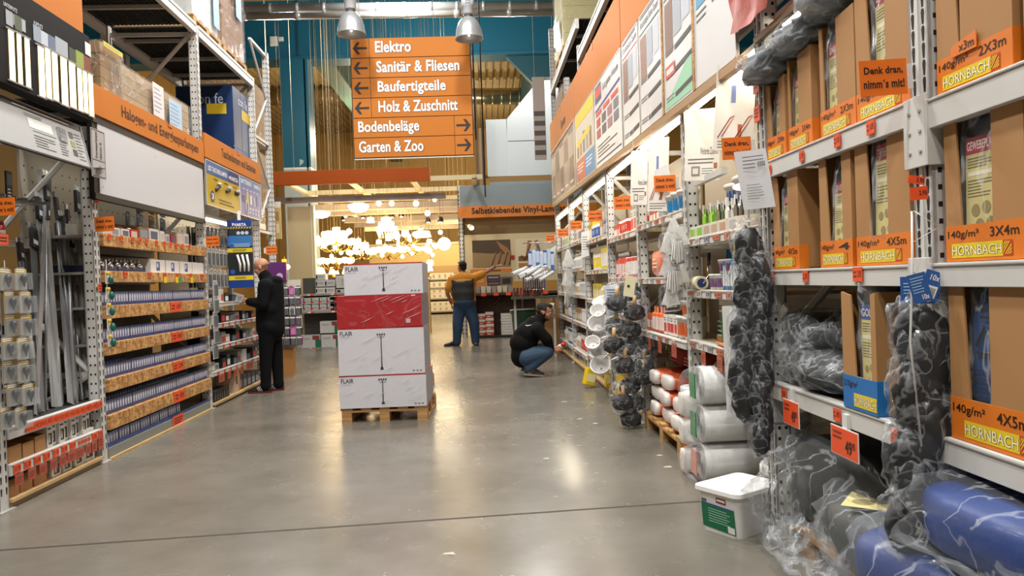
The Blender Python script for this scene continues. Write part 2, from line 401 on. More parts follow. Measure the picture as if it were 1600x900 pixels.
def shelf(side,ya,yb,z,depth,label,beam=.07,deck=None,name='rack_shelf',front=None,tags=(),d0=-.012,deck_t=.02,lip=True,rear=True,tagh=.05,hang=(),tcol=None):
 """beam + deck; z is the height of the deck top; tags = list of (fraction, width, height)"""
 ln=yb-ya;yc=(ya+yb)/2
 t=thing(name,label,'shelf',side.pt(yc,0,z),side.rz)
 h=ln/2
 mb=MB();mb.box(-h,h,d0,d0+.045,-beam,.0,front or STEEL)
 if front is None:mb.box(-h,h,d0-.004,d0,-.012,-.004,STEELD)
 mb.build('front_beam' if front is None else 'front_board',t,bevel=.003)
 if rear:
  mb=MB();mb.box(-h,h,depth-.05,depth,-beam,-.022,STEEL);mb.build('rear_beam',t)
 mb=MB();mb.box(-h+.002,h-.002,d0+.045,depth-.05,-deck_t-.004,-.004,deck or STEELD);mb.build('deck',t)
 for k,tg in enumerate(tags):
  fx,tw,th=tg[:3];x=fx*ln-h;zc=tg[3]if len(tg)>3 else-beam/2
  mb=MB();mb.box(x-tw/2,x+tw/2,d0-.008,d0-.004,zc-th/2,zc+th/2,tcol[k%len(tcol)]if tcol else TAG)
  put_text(mb,random.choice(['6.95','12.95','21.95','2.95','49.95','8.95'])if len(tg)<5 else tg[4],x+tw*.02,x+tw*.42,zc-th*.2,zc+th*.28,d0-.0085,INK,.02)
  greek(mb,x-tw*.42,x-tw*.1,zc-th*.3,zc+th*.3,2,d0-.0085,C('7a2410'),.5,k)
  mb.build('price_tag',t)
 for fx,tw,th,tp in hang:
  x=fx*ln-h
  mb=MB();mb.box(x-tw/2,x+tw/2,d0-.010,d0-.006,-beam-th+tp,-beam+tp,C('a8513c',.5));greek(mb,x-tw*.4,x+tw*.4,-beam-th*.8+tp,-beam-th*.2+tp,3,d0-.0105,C('7a2410'),.4);mb.build('price_card',t)
 return t
def sign_flag(u,v,y,wpx,label,s=-1):
 p=YP(u,v,y);w=wpx/F*y;h=w*.75
 t=thing('reminder_sign',label,'sign',tuple(p),-.02)
 t.rotation_euler=(0,-.03,-.04)
 mb=MB();mb.box(-w/2,w/2,0,.003,-h/2,h/2,C('e0701c',.45));mb.build('sign_panel',t)
 mb=MB();put_text(mb,'Denk dran,',-w*.40,w*.42,h*.07,h*.31,-.001,INK,.03);put_text(mb,"nimm´s mit!",-w*.42,w*.44,-h*.30,-h*.05,-.001,INK,.03);mb.build('lettering',t)
 mb=MB();mb.box(*((w/2-.004,w/2+.02)if s>0 else(-w/2-.03,-w/2+.004)),.001,.006,-h*.35,h*.35,C('d8d8d6',.2,alpha=.7));mb.build('sign_holder',t)
 return t
def fascia(side,ya,yb,z0,z1,label,text=None,d=-.06,tx=(.15,.9),tz=(.25,.75),col=None,mark=.6,name='aisle_sign'):
 ln=yb-ya;h=ln/2
 t=thing(name,label,'sign',side.pt((ya+yb)/2,d,z0),side.rz)
 mb=MB();mb.box(-h,h,0,.03,0,z1-z0,col or C('bd7026',.6,spec=.2));mb.build('sign_panel',t,bevel=.003)
 H_=z1-z0
 if text:
  mb=MB();put_text(mb,text,-h+tx[0]*ln,-h+tx[1]*ln,tz[0]*H_,tz[1]*H_,-.002,C('3a1408',.6),.018);mb.build('lettering',t)
 if mark:
  mb=MB();x=-h+mark*ln;mb.box(x-.05,x+.05,-.004,0,H_*.84,H_*.99,C('9a3a10'));mb.box(x-.042,x+.042,-.005,-.004,H_*.87,H_*.96,C('bd7026'));mb.build('sign_clip',t)
 mb=MB()
 for x in(-h+.1,h-.1):mb.box(x-.02,x+.02,.03,-d-.001 if-d>.03 else .05,H_*.3,H_*.6,STEELD)
 mb.build('sign_bracket',t)
 return t
def carton(name,label,cat,side,y,d,z,w,dp,h,m=None,group=None,rot=0.0,prt=None,open_top=False,label_col=None):
 """closed or open cardboard box with flaps / print"""
 t=thing(name,label,cat,side.pt(y,d,z),side.rz+rot,group)
 m=m or CARD
 mb=MB()
 if open_top:
  e=.004
  mb.box(-w/2,w/2,0,e,0,h*.75,m);mb.box(-w/2,w/2,dp-e,dp,0,h,m)
  for sx in(-1,1):
   x0,x1=sorted((sx*w/2,sx*(w/2-e)))
   k=mb.av([(x0,e,0),(x1,e,0),(x1,dp-e,0),(x0,dp-e,0),(x0,e,h*.75),(x1,e,h*.75),(x1,dp-e,h),(x0,dp-e,h)])
   for f in((0,3,2,1),(4,5,6,7),(0,1,5,4),(1,2,6,5),(2,3,7,6),(3,0,4,7)):mb.af(tuple(k+i for i in f),m)
  mb.box(-w/2+e,w/2-e,e,dp-e,0,e,m)
 else:mb.box(-w/2,w/2,0,dp,0,h,m)
 mb.build('carton_body',t,bevel=0 if open_top else .002)
 if prt or label_col:
  mb=MB()
  if label_col:rect(mb,-w*.38,w*.38,h*.12,h*.6,-.001,label_col)
  if prt:prt(mb,w,h)
  mb.build('printed_label',t)
 if not open_top and m is CARD:
  mb=MB();mb.box(-w/2,w/2,dp*.45,dp*.55,h,h+.0006,C('b99a68',.3));mb.box(-w/2,w/2,-.0006,0,h*.995,h,C('8a6238'));mb.build('packing_tape',t)
 return t
BLISTER=C('dfe6ea',.08,alpha=.13)
def blister_proto(name,label,cat,w,h,card,content,kind,group=None,header=None):
 """hanging pack: printed card, clear bubble, product inside; origin at the hang hole"""
 t=thing(name,label,cat,(0,0,0),0,group)
 mb=MB();mb.prism([(-w/2,-h),(w/2,-h),(w/2,-.012),(w*.2,0),(-w*.2,0),(-w/2,-.012)],0,.002,card)
 if header:rect(mb,-w/2+.002,w/2-.002,-h*.24,-.014,-.0006,header)
 greek(mb,-w*.4,w*.4,-h*.22,-h*.06,2,-.001,C('f2f2f2')if header else GREYINK,.45);mb.build('backing_card',t)
 mb=MB()
 if kind=='bulb':
  mb.lathe([(.004,0),(.008,.02),(.018,.045),(.022,.06),(.018,.078),(.002,.083)],content,10,(0,-.02,-h*.85))
 elif kind=='cells':
  for i in range(4):
   x=(i-1.5)*w*.2;mb.cyl((x,-.010,-h*.9),(x,-.010,-h*.45),.0075,m=content,n=8)
 elif kind=='case':mb.box(-w*.36,w*.36,-.014,-.001,-h*.92,-h*.26,content);mb.box(-w*.3,-w*.12,-.016,-.014,-h*.4,-h*.3,CHROME)
 elif kind=='tool':mb.tube([(0,-.012,-h*.95),(.004,-.014,-h*.6),(0,-.012,-h*.3)],[.009,.012,.006],content,8)
 mb.build('product',t)
 mb=MB();e=.02 if kind!='bulb' else .05
 mb.prism([(-w*.42,-h*.97),(w*.42,-h*.97),(w*.38,-h*.24),(-w*.38,-h*.24)],-e,-.0005,BLISTER);mb.build('clear_bubble',t,bevel=.006)
 return t
def hook(side,y,z,ln,label,d=0.0,n=None):
 mb=MB();mb.tube([(0,0,0),(0,-ln*.9,0),(0,-ln,.015)],.003,CHROME,6);mb.box(-.02,.02,0,.006,-.02,.02,CHROME)
 o=mb.build('display_hook',loc=side.pt(y,d,z),rz=side.rz);return tag(o,label,'hook','display hooks')
# ====== LEFT RACK
ZP={}
for nm,u0,t0,b0,u1,t1,b1 in(('p1',155,367,386,322,386,400),('p2',157,424,442,323,428,441),('p3',162,478,497,324,468,484),('p4',163.5,536,554.5,328,509,524),('p5',167,592,610.5,330,549,565),('p6',170,648,669,331,589,607)):
 ZP[nm]=((L.hit(u0,t0)[1]+L.hit(u1,t1)[1])/2,(L.hit(u0,b0)[1]+L.hit(u1,b1)[1])/2)
YL0,YL1,YL2,YL3=4.92,6.27,8.86,11.2
LD=1.05
upright(L,YL0,4.6,LD,'white perforated rack post at the left foreground, bulb packs hanging on it')
upright(L,YL1,2.72,LD,'white perforated rack post between the metal profiles and the bulb shelves')
upright(L,YL2,L.hit(300,33)[1],LD,'tall grey rack frame between the bulb shelves and the torch shelves')
upright(L,YL3,L.hit(400,126)[1],LD,'tall grey rack frame behind the standing man, beside the blue pallet load')
# upper frame seen from below (rear posts of the near storage bay)
# end rack turned to the far cross aisle
yC=12.1
t=thing('rack_upright','tall perforated end post with diagonal struts, nearest the teal column','rack',L.pt(yC,0,0),L.rz)
mb=MB();zc=L.hit(424,90)[1]
mb.box(-.05,.05,0,.012,0,zc,STEEL);mb.box(-.05,-.038,0,.08,0,zc,STEEL);mb.box(.038,.05,0,.08,0,zc,STEEL)
z=.1
while z<zc-.05:
 for hy in(.025,.06):mb.quad([(-.0512,hy-.007,z-.01),(-.0512,hy+.007,z-.01),(-.0512,hy+.007,z+.01),(-.0512,hy-.007,z+.01)][::-1],HOLE)
 for hx in(-.025,.025):mb.prism([(hx-.008,z+.02),(hx-.004,z-.018),(hx+.004,z-.018),(hx+.008,z+.02)],-.0015,0,HOLE)
 z+=.075
mb.build('front_post',t)
zz=[zc-.05,zc-.75,zc-1.45,zc-2.15,zc-2.85]
for i,(a,b)in enumerate(zip(zz,zz[1:])):
 mb=MB();mb.cyl((-.05,.04,a if i%2 else b),(-.88,.04,b if i%2 else a),.018,m=STEEL,n=6,smooth=False);mb.build('strut',t)
for a in(zz[0],zz[2],zz[4]):
 mb=MB();mb.box(-.88,-.05,.02,.06,a-.02,a+.02,STEEL);mb.build('crossbar',t)
# ---- storage level above the signs
zs=L.hit(305,36)[1];zt_=L.hit(400,131)[1]
MESH=C('3a3936',.7,.3)
def mesh_deck(side,ya,yb,z,depth,label,beamh=.13):
 ln=yb-ya;h=ln/2;t=thing('storage_shelf',label,'shelf',side.pt((ya+yb)/2,0,z),side.rz)
 for nm,y0 in(('front_beam',-.01),('rear_beam',depth-.06)):
  mb=MB();mb.box(-h,h,y0,y0+.055,-beamh,0,STEEL);mb.box(-h,h,y0-.006,y0,-beamh*.35,-beamh*.2,STEELD);mb.build(nm,t,bevel=.004)
 mb=MB();n=int(ln/.05)
 for i in range(n+1):x=-h+i*ln/n;mb.box(x-.005,x+.005,.045,depth-.06,-.016,-.006,MESH)
 m_=int(depth/.05)
 for i in range(m_):yy=.05+i*(depth-.12)/m_;mb.box(-h,h,yy-.005,yy+.005,-.026,-.016,MESH)
 mb.box(-h,h,.045,depth-.06,-.005,-.001,C('1d1b19',.9))
 mb.build('wire_deck',t)
 for k in range(3):
  mb=MB();x=-h+(k+.5)*ln/3;mb.box(x-.02,x+.02,.045,depth-.06,-.07,-.03,STEELD);mb.build('support_bar',t)
 return t
zu=(zs+zt_)/2+.02
mesh_deck(L,YL2+.05,YL3-.05,zu,LD,'upper storage level with wire deck carrying wrapped pallets, above the torch bay')
mesh_deck(L,YL1-1.3,YL2-.05,zu+.0,LD,'upper storage level with wire deck above the white blank board',.12)
zl=2.98
mesh_deck(L,YL1+.05,YL2-.05,zl,LD,'storage level just behind the halogen lamp sign, carrying wrapped parcels',.1)
mesh_deck(L,YL2+.05,YL3-.05,zl,LD,'storage level behind the torch sign, carrying the blue carton load',.1)
# extra rear frame members of the near bay (behind)
for u in(175,199):
 p_y=L.hit(u,70,.98)[0]
 mb=MB();mb.box(-.05,.05,0,.07,0,zu-.2-2.2,STEELD)
 for k in range(18):mb.box(-.051,-.05,.02,.05,.05+k*.07,.07+k*.07,HOLE)
 tag(mb.build('rear_support_post',loc=L.pt(p_y,.98,2.2),rz=L.rz),'grey rear rack post %s, above the halogen lamp sign'%('nearer the camera' if u==175 else 'farther along'),'post')
mb=MB();mb.cyl((0,0,0),(.85,0,.9),.02,m=STEEL,n=6,smooth=False);mb.build('brace',[o for o in bpy.data.objects if o.name.startswith('rear_support_post')][0])
# ---- pallets (shared builder)
def pallet(label,loc,rz,w=.8,d=1.2,m=None):
 m=m or PALLETW
 t=thing('wooden_pallet',label,'pallet',loc,rz)
 for i in range(3):
  mb=MB();x=(-w/2+.05,0,w/2-.05)[i]
  mb.box(x-.05,x+.05,0,d,0,.022,m);mb.build('skid',t)
  for j in range(3):
   mb=MB();yy=(.07,d/2,d-.07)[j];mb.box(x-.05 if i==1 else x-.05,x+.05,yy-.07,yy+.07,.022,.1,m);mb.build('block',t,bevel=.004)
 for j in range(3):
  mb=MB();yy=(.07,d/2,d-.07)[j];mb.box(-w/2,w/2,yy-.07,yy+.07,.1,.122,m);mb.build('stringer_board',t)
 for i in range(5):
  mb=MB();x=-w/2+.06+i*(w-.12)/4;mb.box(x-.05-(.02 if i in(0,4)else 0),x+.05,0,d,.122,.144,m);mb.build('deck_board',t,bevel=.002)
 return t
def wrapped_stack(name,label,loc,rz,w,d,h,core,seed=0,notes=(),layers=5):
 t=thing(name,label,'wrapped goods',loc,rz)
 mb=MB();rr=random.Random(seed)
 for k in range(layers):
  z0=k*h/layers;j=rr.uniform(-.012,.012)
  mb.box(-w/2+.02+j,w/2-.02+j,.02,d-.02,z0,z0+h/layers-.004,core)
 mb.build('stacked_goods',t)
 mb=MB();N=14
 def P(a,k):
  zz=h*k/8;x=-w/2;y=0
  pts=[(-w/2,0),(w/2,0),(w/2,d),(-w/2,d)]
  s=a*4;i=int(s)%4;f=s-int(s);x=pts[i][0]*(1-f)+pts[(i+1)%4][0]*f;y=pts[i][1]*(1-f)+pts[(i+1)%4][1]*f
  q=noise.noise(Vector((x*6,y*6+seed,zz*9)))*.012
  return(x*(1+q),y+q*.6-.004,zz)
 k0=mb.av([P(i/40,k)for k in range(9)for i in range(40)])
 for k in range(8):
  for i in range(40):j=(i+1)%40;mb.af((k0+k*40+i,k0+k*40+j,k0+(k+1)*40+j,k0+(k+1)*40+i),FILM,True)
 mb.quad([P(i/4,8)for i in range(4)],FILM)
 mb.build('stretch_film',t)
 for(x0,x1,z0,z1,c)in notes:
  mb=MB();mb.box(x0,x1,-.022,-.02,z0,z1,c);greek(mb,x0+.02,x1-.02,z0+.03,z1-.03,6,-.0225,C('8a9aa8'),.3,seed);mb.build('delivery_note',t)
 return t
# parcels on the level behind the halogen sign
z0_=zl
wrapped_stack('wrapped_parcel','film-wrapped flat parcels with pink and blue delivery sheets, above the halogen lamp sign',L.pt(7.55,-.02,z0_),L.rz,1.9,.75,.42,C('b09a78',.7,var=.15,vs=9),3,[(-.12,.14,.1,.42,C('e9d5d6')),(.28,.62,.06,.36,C('a9c6df'))])
wrapped_stack('wrapped_bundle','film-wrapped carton bundle with a yellow strip, at the near end of the parcels',L.pt(6.62,-.03,z0_),L.rz,.42,.6,.5,C('9c7c50',.7,var=.1),5,[(-.2,.15,.45,.49,C('d9c21e'))])
carton('cardboard_box','plain brown carton standing behind the wrapped parcels over the halogen sign','box',L,7.35,.3,z0_+.43,.42,.3,.24)
# blue carton on its pallet
pz=zl
pallet('pallet under the tall blue carton above the torch sign',L.pt(10.72,.05,pz),L.rz,.8,.8)
t=thing('blue_carton','tall dark blue carton with a yellow sticker in the rack above the torch sign','carton',L.pt(10.72,.06,pz+.145),L.rz)
bw,bh=.72,1.0
mb=MB();mb.box(-bw/2,0,0,.75,0,bh,C('12305c',.4));mb.box(.004,bw/2,0,.75,0,bh,C('143464',.4));mb.build('carton_body',t,bevel=.006)
mb=MB();rect(mb,.02,.42,bh*.62,bh*.76,-.002,C('c8a818'));put_text(mb,'con fe',-.12,.3,bh-.2,bh-.08,-.002,C('c9d2e0'));rect(mb,-.3,-.02,.05,.11,-.002,C('c8ccd2'));rect(mb,.06,.4,.05,.11,-.002,C('c8ccd2'));greek(mb,-.4,.4,.12,.2,2,-.002,C('2f5590'))
# print also on the near end
rr=Matrix.Rotation(-PI/2,4,'Z');mb.T=Matrix.Translation((-bw/2-.002,.75,0))@rr
put_text(mb,'con fe',.22,.62,bh-.24,bh-.1,0,C('c9d2e0'));rect(mb,.40,.66,bh*.62,bh*.76,0,C('c8a818'));rect(mb,.12,.38,.05,.11,0,C('c8ccd2'));rect(mb,.42,.68,.05,.11,0,C('c8ccd2'));greek(mb,.1,.66,.13,.2,2,0,C('2f5590'))
mb.T=Matrix.Identity(4)
mb.build('printed_label',t)
# wrapped pallets on the upper level
pallet('pallet under the tall film-wrapped load at the top left, farther one',L.pt(10.55,.05,zu),L.rz,1.05,.9)
wrapped_stack('wrapped_pallet_load','tall film-wrapped brown carton load with a blue sheet, on the upper left storage level',L.pt(10.55,.06,zu+.145),L.rz,1.0,.85,1.3,C('8f6c4c',.7,var=.08),8,[(.05,.3,.55,.95,C('8fb2d0')),(-.2,-.02,.75,.85,C('e6e4df'))])
pallet('pallet under the white film-wrapped load at the top left, nearer one',L.pt(9.42,.05,zu),L.rz,1.0,.9)
wrapped_stack('wrapped_pallet_load','white film-wrapped load with a blue sheet, nearer one on the upper left storage level',L.pt(9.42,.06,zu+.145),L.rz,.95,.85,1.2,C('c9ccca',.6,var=.1),9,[(.2,.42,.1,.7,C('7fb0cf'))])
# wrapped cardboard far behind the end frame
for k,(yy,zz0,hh)in enumerate(((12.75,4.0,.9),(12.75,2.5,1.25))):
 wrapped_stack('wrapped_carton_pile','film-wrapped cartons behind the end post, %s'%('higher pile' if k==0 else 'lower pile'),L.pt(yy+.6,.5,zz0),L.rz,1.0,.8,hh,C('a07c48',.7,var=.1),20+k,layers=3)
 mb=MB();mb.box(-.55,.55,-.02,.85,-.1,0,STEEL);mb.box(-.5,-.42,.7,.78,-zz0,-.1,STEEL);mb.box(.42,.5,.7,.78,-zz0,-.1,STEEL);tag(mb.build('storage_ledge',loc=L.pt(yy+.6,.5,zz0),rz=L.rz),'grey storage ledge carrying the %s of cartons behind the end post'%('higher pile' if k==0 else 'lower pile'),'shelf')
# ---- signs over the left bays
y0,zb0=L.hit(145,181,-.06);y1,zb1=L.hit(319,253,-.06)
_,zt0=L.hit(145,127,-.06);_,zt1=L.hit(316,222,-.06)
fascia(L,y0,y1,(zb0+zb1)/2,(zt0+zt1)/2,'orange aisle sign reading Halogen- und Energiesparlampen','Halogen- und Energiesparlampen',tx=(.2,.93),tz=(.22,.74),mark=.62)
zsb=(zb0+zb1)/2
yb0,zw0=L.hit(157,304,-.05);yb1,zw1=L.hit(320,341,-.05)
zw=(zw0+zw1)/2
t=thing('blank_board','large blank white board in a black frame below the halogen sign','board',L.pt((y0+y1)/2,-.05,zw),L.rz)
h=(y1-y0)/2-.02
mb=MB();mb.box(-h+.08,h,.004,.02,0,zsb-zw-.06,C('c3c6ca',.4))
for cx,cz in((-h+.14,.06),(-.05,.05),(-.05,zsb-zw-.14),(h-.06,.05)):mb.cyl((cx,.003,cz),(cx,.005,cz),.006,m=GREYINK,n=8)
mb.build('board_panel',t)
mb=MB();mb.box(-h,h+.02,0,.05,zsb-zw-.06,zsb-zw-.002,C('26231f',.5));mb.box(-h,h+.02,0,.05,-.05,0,C('26231f',.5));mb.box(-h,-h+.08,.01,.05,-.05,zsb-zw-.06,C('26231f',.5));mb.box(h,h+.02,0,.05,-.05,zsb-zw,C('26231f',.5));mb.build('board_frame',t)
# little category plate with the spotlight drawing
pa=L.hit(141,197,-.10);pb=L.hit(166,275,-.10);ya_,yb_=pa[0],pb[0];zA,zB=L.hit(141,274,-.1)[1],L.hit(141,198,-.1)[1]
t=thing('category_plate','small silver plate with a spotlight drawing, at the near edge of the blank white board','sign',L.pt((ya_+yb_)/2,-.10,(zA+zB)/2),L.rz)
w=abs(yb_-ya_)*.5;hh=(zB-zA)/2
mb=MB();mb.box(-w,w,0,.004,-hh,hh,C('b9bbbd',.35,.3));mb.box(-.02,.02,.004,.045,-hh*.5,hh*.5,STEELD);mb.build('plate_panel',t)
mb=MB();bl=C('2b2b2b')
for(x0,x1,z0,z1)in((-w*.9,w*.9,hh*.94,hh*.97),(-w*.9,w*.9,-hh*.97,-hh*.94),(-w*.9,w*.9,-.3*hh,-.27*hh),(-w*.92,-w*.88,-hh*.95,hh*.95),(w*.88,w*.92,-hh*.95,hh*.95)):rect(mb,x0,x1,z0,z1,-.001,bl)
for k,tx_ in enumerate(('Halogen- &','Energiesparlampen')):
 mb.T=Matrix.Rotation(-PI/2,4,'Y');put_text(mb,tx_,-hh*.2,hh*(.5 if k==0 else .9),w*(-.55+.6*k)-.0,w*(-.15+.6*k),-.0015,bl,.02);mb.T=Matrix.Identity(4)
mb.prism([(-w*.6,-hh*.88),(w*.1,-hh*.45),(w*.35,-hh*.55),(w*.6,-hh*.7),(w*.3,-hh*.78),(-w*.2,-hh*.92)][::-1],-.002,-.0005,C('7d8084'))
mb.lathe([(w*.08,0),(w*.5,.004)],C('7d8084'),12,(-w*.3,-.003,-hh*.66));mb.build('printed_drawing',t)
# torch sign + two posters
y2,zb2=L.hit(321,252,-.06);y3,zb3=L.hit(410,283,-.06);_,zt2=L.hit(321,214,-.06);_,zt3=L.hit(410,254,-.06)
zS,zT=(zb2+zb3)/2,(zt2+zt3)/2
y3=YL3-.02
fascia(L,y2,y3,zS,zT,'orange aisle sign reading Taschenlampen und Batterien','Taschenlampen und Batterien',tx=(.25,.88),tz=(.25,.74),mark=.55)
zPb=(L.hit(325,321,-.05)[1]+L.hit(411,346,-.05)[1])/2
ym=L.hit(374,290,-.05)[0]
VAR_B=C('2a5a98',.4);VAR_D=C('1c2c66',.4)
def poster(name,label,side,ya,yb,z0,z1,base,draw,d=-.05,th=.012):
 t=thing(name,label,'poster',side.pt((ya+yb)/2,d,z0),side.rz)
 w=yb-ya;h=z1-z0
 mb=MB();mb.box(-w/2,w/2,0,th,0,h,base);mb.build('poster_panel',t)
 mb=MB();e=.012
 for b in((-w/2,-w/2+e,0,h),(w/2-e,w/2,0,h),(-w/2,w/2,0,e),(-w/2,w/2,h-e,h)):mb.box(b[0],b[1],-.004,th+.004,b[2],b[3],C('c9c6be',.35))
 mb.build('poster_frame',t)
 mb=MB();draw(mb,w,h);mb.build('poster_print',t)
 mb=MB();mb.box(-.03,.03,th,-d-.001,h*.8,h*.86,STEELD);mb.build('poster_bracket',t)
 return t
def torch_icons(mb,w,h):
 rect(mb,-w/2+.02,w/2-.02,h*.70,h*.97,-.002,VAR_B);put_text(mb,'LED TASCHENLAMPEN',-w*.44,w*.10,h*.77,h*.88,-.003,WHITE,.02)
 rect(mb,w*.15,w/2-.02,h*.70,h*.97,-.0025,VAR_D);put_text(mb,'VARTA',w*.19,w*.45,h*.76,h*.86,-.003,WHITE,.03);mb.prism([(w*.15,h*.83),(w*.18,h*.76),(w*.2,h*.83)][::-1],-.004,-.003,WHITE)
 for k,x in enumerate((-w*.22,w*.08,w*.36)):
  c=C('3a342c',.4)
  mb.cyl((x-.05,-.004,h*.38+.03*k),(x+.06,-.004,h*.5),.022,.026,c,8);mb.cyl((x+.05,-.004,h*.49),(x+.1,-.004,h*.54),.034,.04,C('8d8a80',.3),8)
  rect(mb,x-.1,x+.06,h*.61,h*.64,-.003,C('6a5408'))
 mb.cyl((-w*.34,-.004,h*.22),(-w*.34,-.002,h*.22),.07,m=VAR_D,n=16);put_text(mb,'3',-w*.37,-w*.31,h*.16,h*.29,-.005,WHITE,.03)
 greek(mb,-w*.15,w*.4,h*.1,h*.24,2,-.003,C('7a6208'),.4,3)
def battery_icons(mb,w,h):
 rect(mb,-w/2+.02,w/2-.02,h*.78,h*.97,-.002,C('5a7fb0'));put_text(mb,'BATTERIEN',-w*.44,w*.02,h*.82,h*.93,-.003,WHITE,.02);put_text(mb,'VARTA',w*.14,w*.44,h*.82,h*.92,-.003,WHITE,.03)
 for k in range(5):
  x=-w*.38+k*w*.16;hh=h*(.18+.05*((k*2)%3))
  rect(mb,x,x+w*.09,h*.35,h*.35+hh,-.003,(VAR_D,C('c8b030'),C('d8d8d8'),C('a8a8b8'),VAR_B)[k]);rect(mb,x+w*.03,x+w*.06,h*.35+hh,h*.37+hh,-.003,C('d8d8d8'));rect(mb,x,x+w*.1,h*.68,h*.71,-.003,C('b8c4dc'))
 for k in range(8):rect(mb,-w*.1+(k%4)*w*.13,-w*.02+(k%4)*w*.13,h*.1+(k//4)*.1*h,h*.16+(k//4)*.1*h,-.003,C('c9cede'))
 mb.tube([(-w*.2+.06*math.cos(a),-.004,h*.25+.1*math.sin(a))for a in[i*PI/8 for i in range(16)]],.003,C('e8e0c0'),4,closed=True)
poster('torch_poster','yellow and blue torch poster under the torch and battery sign',L,y2+.02,ym,zPb,zS-.01,C('b79a18',.4),torch_icons)
poster('battery_poster','violet battery poster beside the yellow torch poster',L,ym+.01,y3,zPb,zS-.01,C('6a6aa0',.4),battery_icons)
# ---- LED display and info board over the metal profiles
dD=-.16
ya_,zA=L.hit(-30,118,dD);yb_,zB=L.hit(146,182,dD);zBot=L.hit(60,153,dD)[1]
zTop=L.hit(132,57,dD)[1]
ya_=4.55;yb_=L.hit(142,120,dD)[0]
LED=thing('led_display_board','black display board with rows of lit LED strip lights above the metal profiles','display',L.pt((ya_+yb_)/2,dD,zBot),L.rz)
w=yb_-ya_;hB=zTop-zBot
mb=MB();mb.box(-w/2,w/2,0,.10,0,hB+.02,C('0c0c0e',.6,spec=.15));mb.build('display_panel',LED,bevel=.004)
mb=MB()
for x in(-w*.3,w*.3):mb.box(x-.03,x+.03,.10,.16,hB*.3,hB*.5,STEELD)
mb.build('wall_bracket',LED)
def lx(u,v):
 y,z=L.hit(u,v,dD);return y-(ya_+yb_)/2,z-zBot
for(u0,u1,v0,v1)in((12,22,51,123),(26,33,56,129),(38,46,63,134),(58,69,77,148),(69.5,79,79,151),(80,90,86,154),(93,105,94,161),(106,118,102,165),(120,128,110,171),(129,136,114,174),(137,145,119,179)):
 xa,za=lx(u0,v1);xb,zb_=lx(u1,v0)
 o=MB();o.box(xa+.25*(xb-xa),xb-.12*(xb-xa),-.006,0,za,zb_,C('ffdf9e',.3,emit=2.0));ob=o.build('led_strip',LED,bevel=.004)
 o=MB();o.box(xa,xb,-.008,0,zb_,zb_+.012,C('8a8a8a',.3));o.box(xa,xb,-.008,0,za-.010,za,C('8a8a8a',.3));o.build('end_cap',ob)
mb=MB()
put_text(mb,'UNTERPUTZ',*[lx(5,6)[0],lx(26,6)[0]],lx(12,9)[1]-.012,lx(12,9)[1]+.012,-.002,C('d8d8d8'));put_text(mb,'AUFPUTZ',lx(52,36)[0],lx(66,36)[0],lx(58,38)[1]-.012,lx(58,38)[1]+.012,-.002,C('d8d8d8'))
for(u0,u1,v0,v1,c)in((9,19,16,37,'9aa0a6'),(20,22,20,38,'7d7f7a'),(23,33,24,45,'4c5440'),(34,39,29,48,'a2a7aa'),(52,63,40,62,'8d99a8'),(63,75,50,68,'b8c2cc'),(75,86,56,75,'5d6d85'),(87,105,62,86,'a0a8b0'),(108,118,75,96,'3b4433'),(119,130,80,103,'8a9a3c'),(131,141,88,108,'7a3c2c')):
 xa,za=lx(u0,v1);xb,zb_=lx(u1,v0);rect(mb,xa,xb,za,max(zb_-(zb_-za)*.15,za+.03),-.002,C(c))
for(u,v)in((13,46),(27,52),(36,56),(59,71),(70,77),(81,82),(100,92),(110,98),(120,105),(137,112)):
 x,z=lx(u,v);rect(mb,x-.012,x+.012,z-.008,z+.008,-.002,C('d8d8d8'))
xa,za=lx(133,84);xb,zb_=lx(141,70);rect(mb,xa,xb,za,zb_,-.002,WHITE)
mb.build('printed_label',LED)
yo0=L.hit(56,20,dD)[0]
fascia(L,4.5,L.hit(132,40,dD)[0],zTop+.02,zTop+.75,'slab of plain orange aisle sign above the lit LED display',None,d=dD+.01,mark=0)
# tilted info board
ya2,zA2=L.hit(-20,143,-.10);yb2,zB2=L.hit(117,192,-.10)
yb2=L.hit(113,210,-.05)[0]
zt3_=L.hit(60,170,-.10)[1];zb3_=L.hit(60,250,0.0)[1]
t=thing('info_board','grey-white lighting info board with a dark title bar, tilted below the lit LED display','board',L.pt((4.4+yb2)/2,-.10,zt3_),L.rz)
t.rotation_euler=(-.22,0,L.rz)
w=yb2-4.4;hh=(zt3_-zb3_)*1.03
mb=MB();mb.box(-w/2,w/2,0,.012,-hh,0,C('a3a4a3',.5));mb.build('board_panel',t)
mb=MB();rect(mb,-w/2,w/2,-hh*.16,-.01,-.002,C('2a2825'));greek(mb,-w*.1,w*.42,-hh*.13,-.03,1,-.003,C('c9c4b6'),.4)
greek(mb,-w*.02,w*.14,-hh*.28,-hh*.20,2,-.002,GREYINK,.3);greek(mb,w*.02,w*.2,-hh*.9,-hh*.62,5,-.002,GREYINK,.35,2);greek(mb,w*.24,w*.34,-hh*.9,-hh*.62,5,-.002,GREYINK,.35,4);greek(mb,w*.41,w*.48,-hh*.9,-hh*.25,9,-.002,GREYINK,.3,5)
for k in range(3):rect(mb,w*.36,w*.40,-hh*(.42+.2*k),-hh*(.27+.2*k),-.002,C(('4a4a4a','8a8250','3a3a3a')[k]))
rect(mb,w*.02,w*.22,-hh*.56,-hh*.545,-.002,GREYINK);rect(mb,0,w*.2,-hh*.5,-hh*.3,-.0015,C('d4d4d0'))
for k in range(5):mb.tube([(w*.26+.02*k+.022*math.cos(a),-.004,-hh*.42+.055*math.sin(a))for a in[i*PI/6 for i in range(12)]],.003,C('9b9b9b'),4,closed=True)
mb.build('board_print',t)
